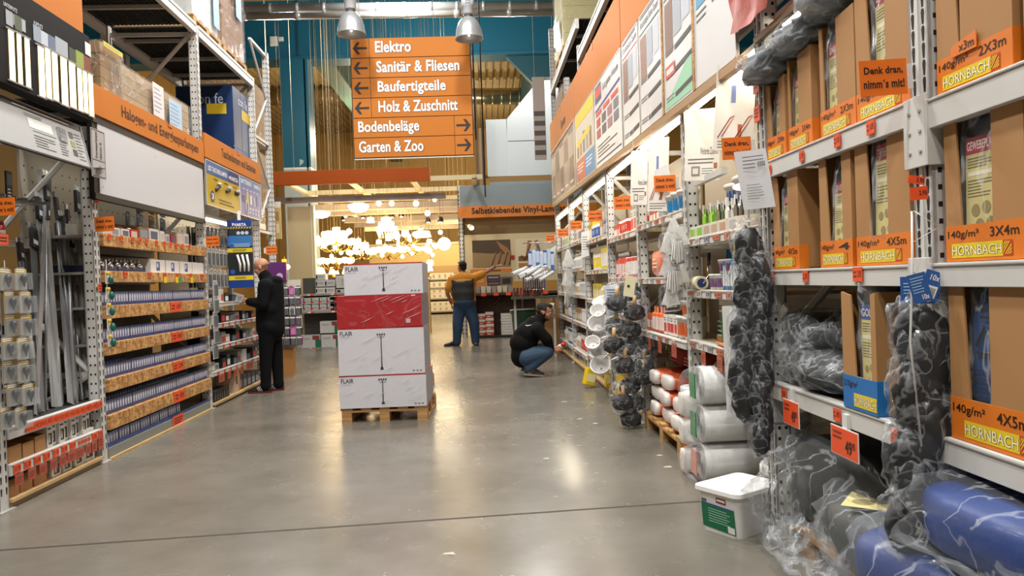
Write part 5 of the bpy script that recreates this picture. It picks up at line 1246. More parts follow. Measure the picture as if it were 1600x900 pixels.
# ====== VINYL FLOOR RACK AT THE END OF THE AISLE
yV=18.8
vx0=YP(722,400,yV).x;vx1=vx0+3.3
t=thing('rack_upright','grey perforated end post left of the vinyl floor display','rack',(vx0,yV,0),0)
zt=YP(722,290,yV).z
mb=MB();mb.box(-.06,.06,0,.012,0,zt,STEEL);mb.box(-.06,-.045,0,.1,0,zt,STEEL);mb.box(.045,.06,0,.1,0,zt,STEEL)
z=.1
while z<zt-.1:
 for hx in(-.03,.03):mb.quad([(hx-.010,-.002,z-.02),(hx+.010,-.002,z-.02),(hx+.010,-.002,z+.02),(hx-.010,-.002,z+.02)],HOLE)
 z+=.1
mb.build('front_post',t);mb=MB();mb.box(-.05,.05,.9,1.0,0,zt,STEEL);mb.build('rear_post',t);mb=MB();mb.box(-.02,.02,.1,.9,1.0,1.05,STEEL);mb.box(-.02,.02,.1,.9,3.0,3.05,STEEL);mb.build('crossbar',t)
dup(t,(vx1,yV,0),0,'grey perforated end post right of the vinyl floor display, hidden behind the right rack')
vz=lambda v,u=790:YP(u,v,yV).z
t=thing('vinyl_sign','orange aisle sign reading Selbstklebendes Vinyl-Laminat below a grey panel','sign',((vx0+vx1)/2,yV-.08,vz(339)),0);w=vx1-vx0+.1
mb=MB();mb.box(-w/2,w/2,0,.03,0,vz(321)-vz(339),C('cf7a2a',.45));mb.build('sign_panel',t)
sx0=YP(737,330,yV).x-(vx0+vx1)/2
mb=MB();put_text(mb,'Selbstklebendes Vinyl-Laminat',sx0,sx0+2.32,(vz(321)-vz(339))*.14,(vz(321)-vz(339))*.86,-.002,C('2c140a'),.035);mb.build('lettering',t)
mb=MB();mb.box(-w/2+.05,w/2-.05,.03,.06,vz(321)-vz(339),vz(289)-vz(339),C('7f8b8f',.5));mb.build('upper_panel',t)
t=thing('vinyl_display','cream vinyl floor display wall with two big photo panels behind the pointing man','display',((vx0+vx1)/2,yV,0),0)
mb=MB();mb.box(-w/2+.1,w/2-.1,.10,.14,vz(365),vz(338),C('7a6238',.6,var=.12,vs=2));mb.box(-w/2+.1,w/2-.1,.02,.14,vz(440),vz(365),C('c9b88f',.5));mb.build('display_panel',t)
def pic(u0,v0,u1,v1,kind):
 a,b=YP(u0,v1,yV),YP(u1,v0,yV);mb=MB();c=(vx0+vx1)/2;x0,x1=a.x-c,b.x-c
 mb.box(x0,x1,.008,.02,a.z,b.z,C('8c7550',.5)if kind==0 else C('d3c6a4',.5))
 if kind==0:
  mb.quad([(x0,.006,(a.z*.45+b.z*.55)),(x1,.006,(a.z*.55+b.z*.45)),(x1,.006,b.z),(x0,.006,b.z)],C('4a3a26',.5))
  xm=x0+(x1-x0)*.62;hh_=b.z-a.z;wm=C('7a4e28',.45)
  mb.prism([(xm,b.z-.01),(xm+.28,b.z-.2),(xm+.36,b.z-.32),(xm+.24,b.z-.36),(xm+.1,b.z-.2)][::-1],-.002,.006,C('96683a'))
  for dx,dx2 in((.12,.02),(.26,.17),(.34,.3)):mb.tube([(xm+dx,.002,b.z-.3),(xm+dx2+.02,.002,b.z-.6),(xm+dx2,.002,a.z+.05)],[.03,.022,.014],wm,6)
  mb.tube([(xm+.0,.002,b.z-.3),(xm-.12,.002,b.z-.62)],[.02,.012],wm,6)
 else:
  hh_=b.z-a.z;mb.tube([(x0+.35,.004,b.z-.05),(x0+.25,.004,b.z-.5)],[.05,.02],C('8a5a30'),6);mb.tube([(x0+.5,.004,b.z-.05),(x0+.62,.004,b.z-.45)],[.05,.02],C('8a5a30'),6)
  pts=[(x0+.12+i*.028,.003,a.z+hh_*.42+.06*math.sin(i*1.5))for i in range(20)];mb.tube(pts,.012,C('3a2c20'),5)
  for k in range(2):mb.box(x0+.06,x0+.38,.004,.008,a.z+.08+k*.17,a.z+.2+k*.17,C(('a8763c','7c4e24')[k]))
 mb.build('photo_panel',t)
pic(739,374,797,418,0);pic(807,371,876,424,1)
mb=MB();p_=YP(801,402,yV);c=(vx0+vx1)/2;mb.box(p_.x-c-.05,p_.x-c+.05,.005,.02,p_.z-.05,p_.z+.05,C('9a2018'));mb.build('red_marker',t)
mb=MB();mb.box(-w/2,w/2,.3,.34,vz(289)-.05,vz(289)+.0,C('9a7a48'));mb.build('upper_edge',t)
# spot lamp on the post
p_=YP(733,353,yV-.15);t=thing('spot_lamp','small lit clip spot on the left post of the vinyl display','lamp',(p_.x,yV-.15,p_.z),0)
mb=MB();mb.cyl((0,0,0),(.06,-.12,-.06),.05,.07,C('e8dcc0',.4),10);mb.build('lamp_shade',t);mb=MB();mb.ell((.06,-.125,-.062),(.055,.02,.05),GLOWW,10,8);mb.build('spot_bulb',t);mb=MB();mb.cyl((0,0,0),(-.09,.15,.05),.01,m=STEELD,n=6);mb.build('clip',t)
# white panels standing on top
zc0=vz(278)
t=thing('white_wall_panels','tall white wall panels with slanted top edge standing above the vinyl display','panel',(YP(762,280,yV).x,yV+.35,vz(289)),0)
o_=t.location;pp=lambda u,v,dy=.35:(YP(u,v,yV+dy).x-o_.x,YP(u,v,yV+dy).z-o_.z)
mb=MB();a,b=pp(762,276),pp(791,186);mb.box(a[0],b[0],0,.04,a[1],b[1],C('bfc8ca',.5));mb.build('narrow_panel',t,bevel=.004)
mb=MB();mb.prism([pp(792,276),(pp(846,276)[0]+.5,pp(846,276)[1]),(pp(846,276)[0]+.5,pp(842,125)[1]),pp(842,125),pp(792,186)],-.03,.01,C('c4ccce',.5));mb.build('slanted_panel',t)
mb=MB();a=pp(794,221);b=pp(843,222);mb.box(a[0],b[0],-.035,-.03,a[1]-.008,a[1]+.008,C('4a4f50'));mb.build('seam_hinge',t)
mb=MB();a,b=pp(765,285),pp(846,275);mb.box(a[0],b[0]+.5,-.04,.05,a[1],b[1]+.02,C('8a6a38',.6));mb.box(a[0],b[0]+.5,-.04,.05,0,a[1],C('7f8b8f',.5));mb.build('base_board',t)
for k,(u,h0)in enumerate(((747,150),(753,200),(757,190))):
 p_=YP(u,284,yV+.2);q_=YP(u,h0,yV+.2);mb=MB();mb.box(-.035,.035,0,.04,0,q_.z-vz(289),C(('5a4630','8a7454','3c2c20')[k],.6));tag(mb.build('edge_profile',loc=(p_.x,yV+.2,vz(289))),'%s profile strip standing beside the white wall panels'%('dark brown','pale brown','blackish')[k],'profile')
t=thing('top_ledge','grey ledge on top of the vinyl display carrying the white panels','ledge',((vx0+vx1)/2,yV+.1,vz(289)-.02),0)
mb=MB();mb.box(-w/2,w/2,0,.9,-.0,.018,STEELD);mb.build('ledge_board',t)
# counter under the vinyl display
ta=thing('sales_counter','dark wooden counter with orange tag edge under the vinyl display','counter',((vx0+vx1)/2,yV-.45,0),0)
zc_=vz(456)
mb=MB();mb.box(-w/2+.3,w/2,-.02,.5,zc_-.06,zc_,C('4a3220',.5));tb=mb.build('counter_top',ta)
for k in range(6):
 mb=MB();x=-w/2+.55+k*.3;mb.box(x-.06,x+.06,-.035,-.021,zc_-.08,zc_,TAG);mb.build('price_tag',tb)
mb=MB();mb.box(-w/2+.3,w/2,.42,.5,.05,zc_-.06,DARKWOOD);mb.box(-w/2+.3,w/2,0,.5,.0,.06,C('1a1410',.6));mb.build('counter_body',ta)
for x in(-w/2+.3,-w/2+1.45,w/2-.06):
 mb=MB();mb.box(x,x+.06,0,.42,.06,zc_-.06,DARKWOOD);mb.build('side_panel',ta)
mb=MB();mb.tube([(-w/2+.75,.38,.75),(-w/2+1.1,.38,1.15)],.02,C('6a4a30'),5);mb.build('brace',ta)
for k,(u0,u1,vt,c,lb)in enumerate(((748,758,490,'c04038','red and white sample pack stack, left one under the counter'),(759,771,487,'c04038','red and white sample pack stack, right one under the counter'),(742,747,490,'c9c4ba','narrow pale stack at the left under the counter'),(783,801,489,'d3d0c8','white lamella sample stack under the counter'))):
 a,b=YP(u0,517,yV-.4),YP(u1,vt,yV-.4);t=thing('sample_stack',lb,'stack',((a.x+b.x)/2,yV-.4,.061),0);w_=b.x-a.x;n=8;hh_=(b.z-.061)/n
 for i in range(n):
  mb=MB();mb.box(-w_/2+random.uniform(0,.01),w_/2-random.uniform(0,.01),0,.3,i*hh_,(i+.93)*hh_,C(c if i%2==0 or c!='c04038' else 'd8d0c4',.5));rect(mb,-w_*.3,w_*.1,(i+.3)*hh_,(i+.6)*hh_,-.002,C('e8e0d4'));mb.build('sample_pack',t)
for k,(u0,u1,v0,v1,c,lb)in enumerate(((735,760,425,443,'b8732c','orange-brown carton with pale print on the counter'),(761,781,425,443,'2c2a38','dark vinyl pack stack on the counter'),(782,800,425,440,'6a5a4a','framed sample pack right of the dark packs on the counter'))):
 a,b=YP(u0,v1,yV-.1),YP(u1,v0,yV-.1);w_=b.x-a.x;t=thing('sample_carton',lb,'carton',((a.x+b.x)/2,yV-.12,zc_+.155),0)
 mb=MB();mb.box(-w_/2,w_/2,0,.1,0,b.z-a.z,C(c,.5));mb.build('carton_body',t,bevel=.004)
 mb=MB();hh_=b.z-a.z
 if k==0:put_text(mb,'NSO',-w_*.35,w_*.3,hh_*.4,hh_*.75,-.002,C('d8b88c'),.01)
 elif k==1:
  for i in range(3):rect(mb,-w_*.4,w_*.4,hh_*(.15+.28*i),hh_*(.3+.28*i),-.002,C(('8a5a3c','3c3850','9a8470')[i]))
 else:rect(mb,-w_*.35,w_*.35,hh_*.2,hh_*.8,-.002,C('1c1812'))
 mb.build('printed_label',t)
 mb=MB();mb.box(-w_/2,w_/2,.02,.1,-.155,0,C('3a3044',.5));mb.build('lower_pack',t)
for k in range(8):
 u=738+k*8.5;p_=YP(u,452,yV-.42);mb=MB();mb.prism([(-.05,0),(.05,0),(.06,.16),(-.06,.16)],0,.05,C(('b8b0a0','8a8474','c4b89c')[k%3],.6));tag(mb.build('sample_tile',loc=(p_.x,yV-.44,zc_)),'pale sample tile standing at the counter edge under the vinyl display','sample','sample tiles along the counter edge')
mb=MB();a,b=YP(735,424,yV-.1),YP(800,419,yV-.1);mb.box(a.x,b.x,yV-.11,yV-.09,b.z-.09,b.z,C('c87428',.5));mb.box(a.x+.5,a.x+.75,yV-.113,yV-.11,b.z-.06,b.z-.03,C('5a2c10'))
tag(mb.build('shelf_strip'),'thin orange label strip above the sample cartons','strip')
# ====== RIGHT RACK
RP=[2.45,3.85,5.33,6.97,8.62,10.58,12.25,14.4]
RDp=1.05
PL_=['nearest at the right, between the tarpaulin cartons','beside the insulation rolls, hung with black strips','between the bucket bay and the orange bag pallet','behind the black brush bags','behind the white scoops','past the white gloves','second last before the far end','last at the far end, rising to the ceiling']
for i,y in enumerate(RP):
 upright(R,y,6.1 if i==7 else(4.6 if i in(5,6)else(3.0 if i<2 else 2.58)),RDp,'perforated rack post on the right, %s'%PL_[i],w=.105 if i<2 else .10,step=.055 if i<2 else .075)
# connector collars of the near post
t=thing('rack_upright','tall back-row rack frame at the far right end beside the white wall panels','rack',R.pt(15.3,.35,0),R.rz)
mb=MB();mb.box(-.05,.05,0,.012,0,6.1,STEEL);mb.box(-.05,-.038,0,.08,0,6.1,STEEL);mb.box(.038,.05,0,.08,0,6.1,STEEL)
for k in range(70):mb.quad([(.0512,.03,.4+k*.08),(.0512,.05,.4+k*.08),(.0512,.05,.42+k*.08),(.0512,.03,.42+k*.08)],HOLE)
mb.build('front_post',t);mb=MB();mb.box(-.05,.05,.7,.78,0,6.1,STEEL);mb.build('rear_post',t)
for z in(3.2,4.4,5.6):mb=MB();mb.cyl((0,.06,z),(0,.72,z+.5),.02,m=STEEL,n=6);mb.build('brace',t)
# ---- near tarpaulin bays
zU,zM,zLo=1.905,1.36,.80
DK=C('4a4038',.7)
shelf(R,2.50,3.80,zU,1.0,'upper beam shelf of the tarpaulin bay, dark cartons of grey tarpaulins on it',beam=.085,tags=[(.07,.04,.045,-.05),(.36,.045,.045,-.045,'9.95'),(.62,.05,.05,-.04,'6.95'),(.82,.055,.05,-.04,'6.95')],deck=DK)
shelf(R,2.50,3.80,zM,1.0,'middle beam shelf of the tarpaulin bay, carrying the 4X5m cartons',beam=.075,tags=[(.06,.05,.05,-.035),(.36,.05,.05,-.035,'21.95'),(.72,.07,.055,-.03,'21.95')],deck=DK)
shelf(R,2.50,3.80,zLo,1.0,'lower beam shelf of the tarpaulin bay, piled with loose plastic-wrapped tarpaulins',beam=.085,tags=[(.14,.05,.05,-.04),(.56,.06,.05,-.045),(.9,.06,.05,-.045)],deck=DK)
for f,z in((.22,zLo-.12),(.62,zLo-.15)):
 y=3.80-f*1.3;t=thing('price_board','large orange price board 49.95 under the lower tarpaulin shelf, %s'%('smaller, near the rack post' if f<.5 else 'larger, in the middle'),'price sign',R.pt(y,-.03,z),R.rz)
 w=.17 if f<.5 else .22;mb=MB();mb.box(-w/2,w/2,0,.003,-.05,.06,TAG);mb.box(-w/2-.004,w/2+.004,.001,.005,-.054,.064,C('e8d8cc',.4));mb.build('sign_panel',t)
 mb=MB();put_text(mb,'49',w*.05,w*.3,-.035,.02,-.001,INK,.03);put_text(mb,'95',w*.31,w*.42,-.008,.02,-.001,INK,.02);greek(mb,-w*.42,-w*.05,.01,.05,2,-.001,C('7a2410'),.4);mb.build('lettering',t)
 mb=MB();mb.box(-.02,.02,.005,.02,.05,.12,C('d8d8d6',.2));mb.build('sign_holder',t)
shelf(R,.6,2.40,zU-.02,1.0,'upper beam shelf nearest the camera at the right edge',beam=.095,tags=[(.895,.07,.055,-.045,'6.50')],deck=DK)
shelf(R,.6,2.40,zM-.0,1.0,'middle beam shelf nearest the camera, carrying the 3X4m carton',beam=.075,tags=[(.93,.055,.05,-.035,'12.95')],deck=DK)
shelf(R,.6,2.40,zLo+.01,1.0,'lower beam shelf nearest the camera, carrying the blue tarpaulin carton',beam=.085,tags=[(.92,.06,.055,-.05,'21.95')],deck=DK)
# scuffs on the near beams come from the shelf material; connectors:
for y,zt_l in((2.45,(zU-.02,zM,zLo)),(3.85,(zU,zM,zLo))):
 for z in zt_l:
  mb=MB();mb.box(-.062,.062,-.022,-.012,z-.21,z+.02,STEEL)
  for k in range(3):
   for x in(-.03,.03):mb.cyl((x,-.026,z-.03-.065*k),(x,-.022,z-.03-.065*k),.008,m=STEELD,n=8)
  mb.box(-.066,-.056,-.022,.07,z-.21,z+.0,STEEL);mb.box(.056,.066,-.022,.07,z-.21,z+.0,STEEL)
  tag(mb.build('beam_connector',loc=R.pt(y,0,0),rz=R.rz,bevel=.002),'bolted steel beam connector on the %s post at the %s beam'%('near right' if y<3 else 'second right',{zU:'upper',zU-.02:'upper',zM:'middle',zLo:'lower'}[z]),'connector')
OL=C('d9741a',.45);YL=C('e0c41c',.45)
def tarp_carton(label,y,z,w,h,d,t1,t2,band=OL,bh=.11,notch=(.32,.62),rot=0.0,dd=.01,logo_x=.0):
 """cardboard dispenser: orange band, V opening between two tall front flaps"""
 t=thing('tarpaulin_carton',label,'carton',R.pt(y,dd,z+.002),R.rz+rot)
 e=.006;n0,n1=-w/2+notch[0]*w,-w/2+notch[1]*w
 mb=MB()
 mb.prism([(-w/2,0),(w/2,0),(w/2,bh),(-w/2,bh)],0,e,CARD)
 mb.prism([(-w/2,bh),(n0,bh),(-w/2+.24*w*notch[0]/.32,h*.97),(-w/2,h)],0,e,CARD)
 mb.prism([(n1,bh),(w/2,bh),(w/2,h),(n1+.01*w,h*.98)],0,e,CARD)
 mb.box(-w/2,-w/2+e,e,d,0,h,CARD);mb.box(w/2-e,w/2,e,d,0,h,CARD);mb.box(-w/2,w/2,d-e,d,0,h*.98,CARDIN);mb.box(-w/2,w/2,e,d,0,e,CARDIN)
 mb.build('carton_body',t)
 mb=MB();mb.box(-w/2-.001,w/2+.001,-.0016,-.0002,0,bh,band);mb.box(w/2,w/2+.0016,-.0016,d*.12,0,bh,band);mb.box(-w/2-.0016,-w/2,-.0016,d*.1,0,bh,band);mb.build('label_band',t)
 mb=MB();y_=-.0025
 x0=-w/2+.03*w
 put_text(mb,t1,x0,x0+.42*w,bh*.60,bh*.86,y_,C('2a1408'),.012)
 if t2:put_text(mb,t2,x0+.56*w,x0+.9*w,bh*.62,bh*.88,y_,C('2a1408'),.012)
 lx0,lx1=-w/2+.08*w+logo_x*w,-w/2+.74*w+logo_x*w
 rect(mb,lx0,min(lx1,w/2-.002),bh*.10,bh*.50,y_,YL)
 put_text(mb,'HORNBACH',lx0+.012*w,lx1-.012*w,bh*.17,bh*.43,y_-.0006,C('4a3a10'),.03);put_text(mb,'HORNBACH',lx0+.012*w,lx1-.012*w,bh*.17,bh*.43,y_-.0012,C('f2ecc4'),.005)
 lw=.115*w
 if lx1+lw<w/2:
  rect(mb,lx1,lx1+lw,bh*.10,bh*.50,y_,C('b8341c'))
  for k in range(3):
   a=lx1+lw*(.18+.2*k);mb.quad([(a,y_-.0006,bh*.14),(a+lw*.1,y_-.0006,bh*.14),(lx1+lw*.9,y_-.0006,bh*(.36-.09*k)),(lx1+lw*.9,y_-.0006,bh*(.41-.09*k))],YL);mb.quad([(lx1+lw*.1,y_-.0006,bh*(.22+.09*k)),(lx1+lw*.1,y_-.0006,bh*(.18+.09*k)),(lx1+lw*(.75-.2*k),y_-.0006,bh*.47),(lx1+lw*(.62-.2*k),y_-.0006,bh*.47)][::-1],YL)
 mb.build('printed_logo',t)
 return t
def insert_print(mb,x0,x1,z0,z1,y,title='GEWEBEPLANE',tcol='b01e3c'):
 h=z1-z0;w=x1-x0
 rect(mb,x0,x1,z0,z1,y,C('d9cd8a',.4));rect(mb,x0,x1,z1-h*.16,z1,y-.0006,C(tcol,.4))
 put_text(mb,title,x0+w*.05,x1-w*.03,z1-h*.125,z1-h*.04,y-.0012,C('f0e4d8'),.015)
 greek(mb,x0+w*.06,x1-w*.06,z1-h*.3,z1-h*.19,4,y-.0006,C('6a6438'),.35,1);rect(mb,x0+w*.08,x1-w*.08,z1-h*.37,z1-h*.33,y-.0006,C('eeeacc'));greek(mb,x0+w*.06,x1-w*.2,z1-h*.58,z1-h*.4,6,y-.0006,C('6a6438'),.3,2)
 for a,b in((.3,.3),(.62,.32),(.42,.16),(.75,.17)):mb.cyl((x0+w*a,y-.0008,z0+h*b),(x0+w*a,y-.0004,z0+h*b),w*.13,m=C('9a8a54',.5),n=14)
def tarp_pack(label,loc,rz,w,d,h,col,title='GEWEBEPLANE',seed=0,upright_=True,insert=True,tilt=0.0,tcol='b01e3c',group=None,film=True,mark=False,wb=.05):
 """folded tarpaulin in a clear bag with a printed insert; origin bottom centre, front at -y"""
 t=thing('tarpaulin_pack',label,'tarpaulin',loc,rz,group);t.rotation_euler=(tilt,0,rz)
 tm=C(col,.5,var=.08,vs=8,bump=.25,bs=30)
 mb=MB();mb.ell((0,0,h/2),(w/2,d/2,h/2),tm,30,18,p=.42,wob=wb,seed=seed,wf=1.6 if wb<.1 else 2.6);mb.build('folded_tarpaulin',t)
 if insert:
  mb=MB();yy=-d/2-.004
  insert_print(mb,-w*.3,w*.38,h*.10,h*.80,yy,title,tcol);mb.box(-w*.3,w*.38,yy+.001,yy+.002,h*.1,h*.8,C('d9cd8a',.4));mb.build('printed_insert',t)
 if mark:
  mb=MB();yy=-d/2-.006;g=C('0c1322',.5)
  a=h*.13
  for k in range(3):
   th=PI/2+2*PI*k/3;th2=th+2*PI/3;p=Vector((math.cos(th)*a,yy,h*.66+math.sin(th)*a));q=Vector((math.cos(th2)*a,yy,h*.66+math.sin(th2)*a));mb.tube([p.lerp(q,.12),p.lerp(q,.8)],.005,g,5)
  rect(mb,-w*.1,w*.12,h*.82,h*.84,yy,g);greek(mb,-w*.4,w*.4,h*.2,h*.5,5,yy,C('16284e'),.3);mb.build('printed_mark',t)
 if film:
  mb=MB();mb.ell((0,0,h*.53),(w*.55,d*.60,h*.60),FILM,30,18,p=.6,wob=.17,seed=seed+5,wf=2.6);mb.build('clear_bag',t)
 return t
# middle shelf, far to near
for k,(y,w,lb,t1,t2,col)in enumerate(((3.60,.30,'tarpaulin carton 4X5m, farthest on the middle shelf, beside the rack post','140g/m²','4X5m','3a4044'),(3.09,.28,'tarpaulin carton in the middle of the middle shelf','140g/m²','4','39403e'),(2.73,.37,'wide tarpaulin carton 4X5m on the middle shelf, beside the near rack post','140g/m²','4X5m','3f4a4e'))):
 tarp_carton(lb,y,zM,w,(.46,.47,.56)[k],.36,t1,t2,notch=((.28,.6),(.3,.72),(.30,.62))[k])
 tarp_pack('grey folded tarpaulin with yellow insert standing in the %s'%('farthest carton of the middle shelf','middle carton of the middle shelf','wide carton beside the near post')[k],R.pt(y-w*(-.06,.01,-.04)[k],.125,zM+.012),R.rz,w*(.5,.6,.5)[k],.2,(.43,.42,.54)[k],col,seed=30+k,tilt=(-.03,-.05,-.03)[k])
tarp_carton('tarpaulin carton 3X4m on the middle shelf at the right edge, nearest the camera',2.175,zM,.35,.46,.36,'140g/m²','3X4m',notch=(.22,.62),dd=.012)
tarp_pack('tarpaulin with red-headed insert standing in the nearest 3X4m carton',R.pt(2.175+.035,.11,zM+.012),R.rz,.22,.16,.45,'2f3c56',seed=41,tilt=-.02)
carton('shipping_carton','plain tall brown carton at the right edge of the middle shelf','box',R,1.84,.02,zM,.26,.4,.52)
# upper shelf
for k,(y,w,lb,t2)in enumerate(((3.68,.235,'tarpaulin carton 3X4m, farthest on the upper shelf','3X4m'),(3.40,.25,'tarpaulin carton 3X4m, second on the upper shelf','3X4m'),(3.04,.30,'tarpaulin carton 2X3m, third on the upper shelf','2X3m'),(2.70,.36,'tarpaulin carton 2X3m on the upper shelf behind the orange reminder sign','2X3m'))):
 tarp_carton(lb,y,zU,w,(.38,.43,.47,.52)[k],.36,'140g/m²',t2,notch=((.3,.7),(.1,.45),(.12,.5),(.3,.58))[k])
 tarp_pack('grey tarpaulin standing in the %s carton of the upper shelf'%('farthest','second','third','fourth')[k],R.pt(y-w*(.0,-.22,-.19,-.06)[k],.12,zU+.012),R.rz,w*(.55,.5,.55,.45)[k],.18,(.36,.40,.46,.57)[k],('6a6c66','4a4a48','55585a','4c5054')[k],seed=50+k,tilt=-.02,tcol='b01e3c')
for k,(y,d,z,w,h,c,lb)in enumerate(((3.72,.0,2.30,.34,.13,'4f565c','crumpled grey tarpaulin bag lying on the upper cartons, farthest, overhanging the post'),(3.42,.05,2.35,.36,.12,'585f66','crumpled grey tarpaulin bag lying on the second upper carton'),(3.13,.06,2.41,.36,.15,'6a7076','crumpled grey tarpaulin bag lying on the third upper carton'),(2.78,.1,2.46,.34,.12,'62686e','grey tarpaulin bag lying high on the carton behind the reminder sign'))):
 tarp_pack(lb,R.pt(y,d+.12,z),R.rz,w,.42,h,c,seed=60+k,insert=False,wb=.24)
tarp_carton('tarpaulin carton 2X3m on the upper shelf at the right edge, with a torn label',2.20,zU-.02,.34,.6,.4,'140g/m²','2X3m',notch=(.32,.34),dd=.012)
mb=MB();mb.prism([(-.05,0),(.07,0),(.07,.05),(-.03,.036),(-.05,.03)],0,.003,OL);put_text(mb,'x3m',-.01,.06,.008,.034,-.001,C('2a1408'),.01)
tag(mb.build('torn_label',loc=R.pt(2.24,.004,zU+.08),rz=R.rz),'torn orange label flap on the nearest upper carton','label')
carton('shipping_carton','plain large brown carton at the right edge of the upper shelf','box',R,1.78,.02,zU-.02,.44,.4,.6)
# lower shelf: blue-band carton, loose bags
tarp_carton('tarpaulin carton with a blue band 210g/m² on the lower shelf',2.88,zLo,.26,.46,.36,'210g/m²','',band=C('1d6cb0',.4),notch=(.40,.86),dd=-.015,bh=.13,logo_x=.25)
tarp_pack('grey heavy-duty tarpaulin with a blue-white insert in the blue-band carton',R.pt(2.88-.26*.13,.10,zLo+.012),R.rz,.16,.18,.5,'3a4446',title='GOLD',tcol='3a5a9c',seed=71)
for k,(y,d,z,w,dp,h,lb)in enumerate(((3.56,.10,.0,.40,.5,.16,'dark tarpaulin in a loose clear bag on the lower shelf, lowest near the post'),(3.30,.06,.02,.5,.5,.15,'dark tarpaulin in a loose clear bag, lowest in front on the lower shelf'),(3.62,.10,.17,.38,.45,.17,'dark tarpaulin in a loose clear bag, on top near the post'),(3.25,.16,.17,.46,.45,.19,'dark tarpaulin in a loose clear bag, on top beside the blue-band carton'),(3.16,.26,.34,.30,.36,.10,'small dark tarpaulin bag topmost on the lower shelf pile'))):
 tarp_pack(lb,R.pt(y,d+.2,zLo+z),R.rz+.25*(k%2),w,dp,h,'1f2324',seed=80+k,insert=False,wb=.12)
 o=COL.objects[-1]
for k,(y,d,z,lb)in enumerate(((3.70,-.02,.10,'loose clear plastic bag bulging over the post side of the lower shelf'),(3.36,-.03,.08,'loose clear plastic bag spread over the front of the lower shelf pile'),(3.15,-.02,.02,'flat clear plastic bag hanging over the lower beam'))):
 mb=MB();mb.ell((0,.1,.1),(.24,.16,.15 if k<2 else .06),FILM,34,22,wob=.42,seed=90+k,wf=2.4);tag(mb.build('plastic_bag',loc=R.pt(y,d+.06,zLo+z-.02),rz=R.rz),lb,'plastic bag')
tarp_carton('tarpaulin carton 4X5m with a blue tarpaulin, nearest the camera on the lower shelf',2.16,zLo+.01,.36,.50,.38,'140g/m²','4X5m',notch=(.26,.52),dd=.005,bh=.13,logo_x=.1)
tarp_pack('blue folded tarpaulin with a recycling mark in the nearest lower carton',R.pt(2.16+.04,.11,zLo+.02),R.rz,.2,.16,.45,'28508c',seed=95,insert=False,mark=True)
# floor tarps on a wooden board
t=thing('wooden_pallet','flat wooden pallet on the floor under the big wrapped tarpaulins','pallet',R.pt(2.6,-.0,0),R.rz)
for k in range(5):mb=MB();mb.box(-1.0,.78,.0+.17*k,.14+.17*k,.115,.14,PALLETW);mb.build('deck_board',t)
for k in range(3):mb=MB();mb.box(-.95+.8*k,-.82+.8*k,.02,.8,0,.115,PALLETW);mb.build('skid',t)
BIG=[(3.32,.02,.145,.78,.72,.44,'20231f','big black tarpaulin in torn clear film on the floor pallet, beside the rack post',0),(2.93,-.06,.145,.60,.7,.28,'3a403e','grey tarpaulin with a yellow insert lying on the floor pallet',1),(2.10,-.10,.46,.74,.7,.22,'1b3a7c','big blue tarpaulin roll, upper one at the right edge of the floor',0),(2.45,-.16,.145,.66,.7,.30,'1c3570','blue tarpaulin in loose clear film, lower one at the right edge of the floor',0)]
for k,(y,d,z,w,dp,h,c,lb,ins)in enumerate(BIG):
 o=tarp_pack(lb,R.pt(y,d+dp/2,z),R.rz+(.1,-.15,.08,.1)[k],w,dp,h,c,seed=100+k,insert=False)
 if ins:
  mb=MB();mb.T=Matrix.Translation((.02,-.12,h*1.02))@Matrix.Rotation(-PI/2,4,'X')@Matrix.Rotation(.5,4,'Y');insert_print(mb,-.16,.16,-.2,.2,0,'GEWEBEPLANE');mb.T=Matrix.Identity(4);mb.build('printed_insert',o)
 if k==0:
  mb=MB();mb.T=Matrix.Translation((-.05,-.2,h*1.005))@Matrix.Rotation(-PI/2,4,'X');mb.tube([(-.2,0,.02),(-.16,0,.06),(-.12,0,.02),(-.2,0,.02)],.004,C('050505'),4);greek(mb,-.08,.26,0,.12,4,0,C('0a0b0a'),.4);mb.T=Matrix.Identity(4);mb.build('printed_mark',o)
for k,(y,d,z,r,lb)in enumerate(((3.62,-.06,.02,(.20,.16,.22),'torn clear film bulging beside the rack post on the floor'),(3.28,-.14,.01,(.22,.12,.11),'torn clear film spilling onto the floor in front of the black tarpaulin'))):
 mb=MB();mb.ell((0,0,r[2]),r,FILM,40,26,wob=.42,seed=120+k,wf=2.6);tag(mb.build('plastic_film',loc=R.pt(y,d+.06,z),rz=R.rz),lb,'plastic film')
# stored goods behind the near bays
for k,(y,d,z,w,h,c,lb)in enumerate(((3.5,.55,zM-.0,.4,.34,CARD,'brown carton stored behind the middle shelf cartons, farther one'),(2.9,.55,zM,.5,.4,CARDIN,'brown carton stored behind the middle shelf cartons, nearer one'),(3.4,.6,zLo,.42,.36,CARD,'brown carton stored behind the plastic pile on the lower shelf'),(2.9,.58,zLo,.4,.45,CARDIN,'brown carton stored behind the blue-band carton'),(2.0,.5,zLo+.01,.5,.42,CARDIN,'brown carton stored behind the nearest lower carton'))):
 carton('shipping_carton',lb,'box',R,y,d,z,w,.38,h,c)
mb=MB();mb.box(-1.8,1.45,0,.02,0,2.9,C('3a3029',.8))
tag(mb.build('storage_backdrop',loc=R.pt(2.4,RDp+.01,0),rz=R.rz),'dark rear panel behind the tarpaulin bays','panel')
mb=MB();mb.tube([(0,0,-.1),(-.45,.0,-.42)],.022,STEEL,6);tag(mb.build('rack_brace',loc=R.pt(3.74,.06,zM-.08),rz=R.rz),'diagonal steel strut under the middle shelf beside the rack post','strut')
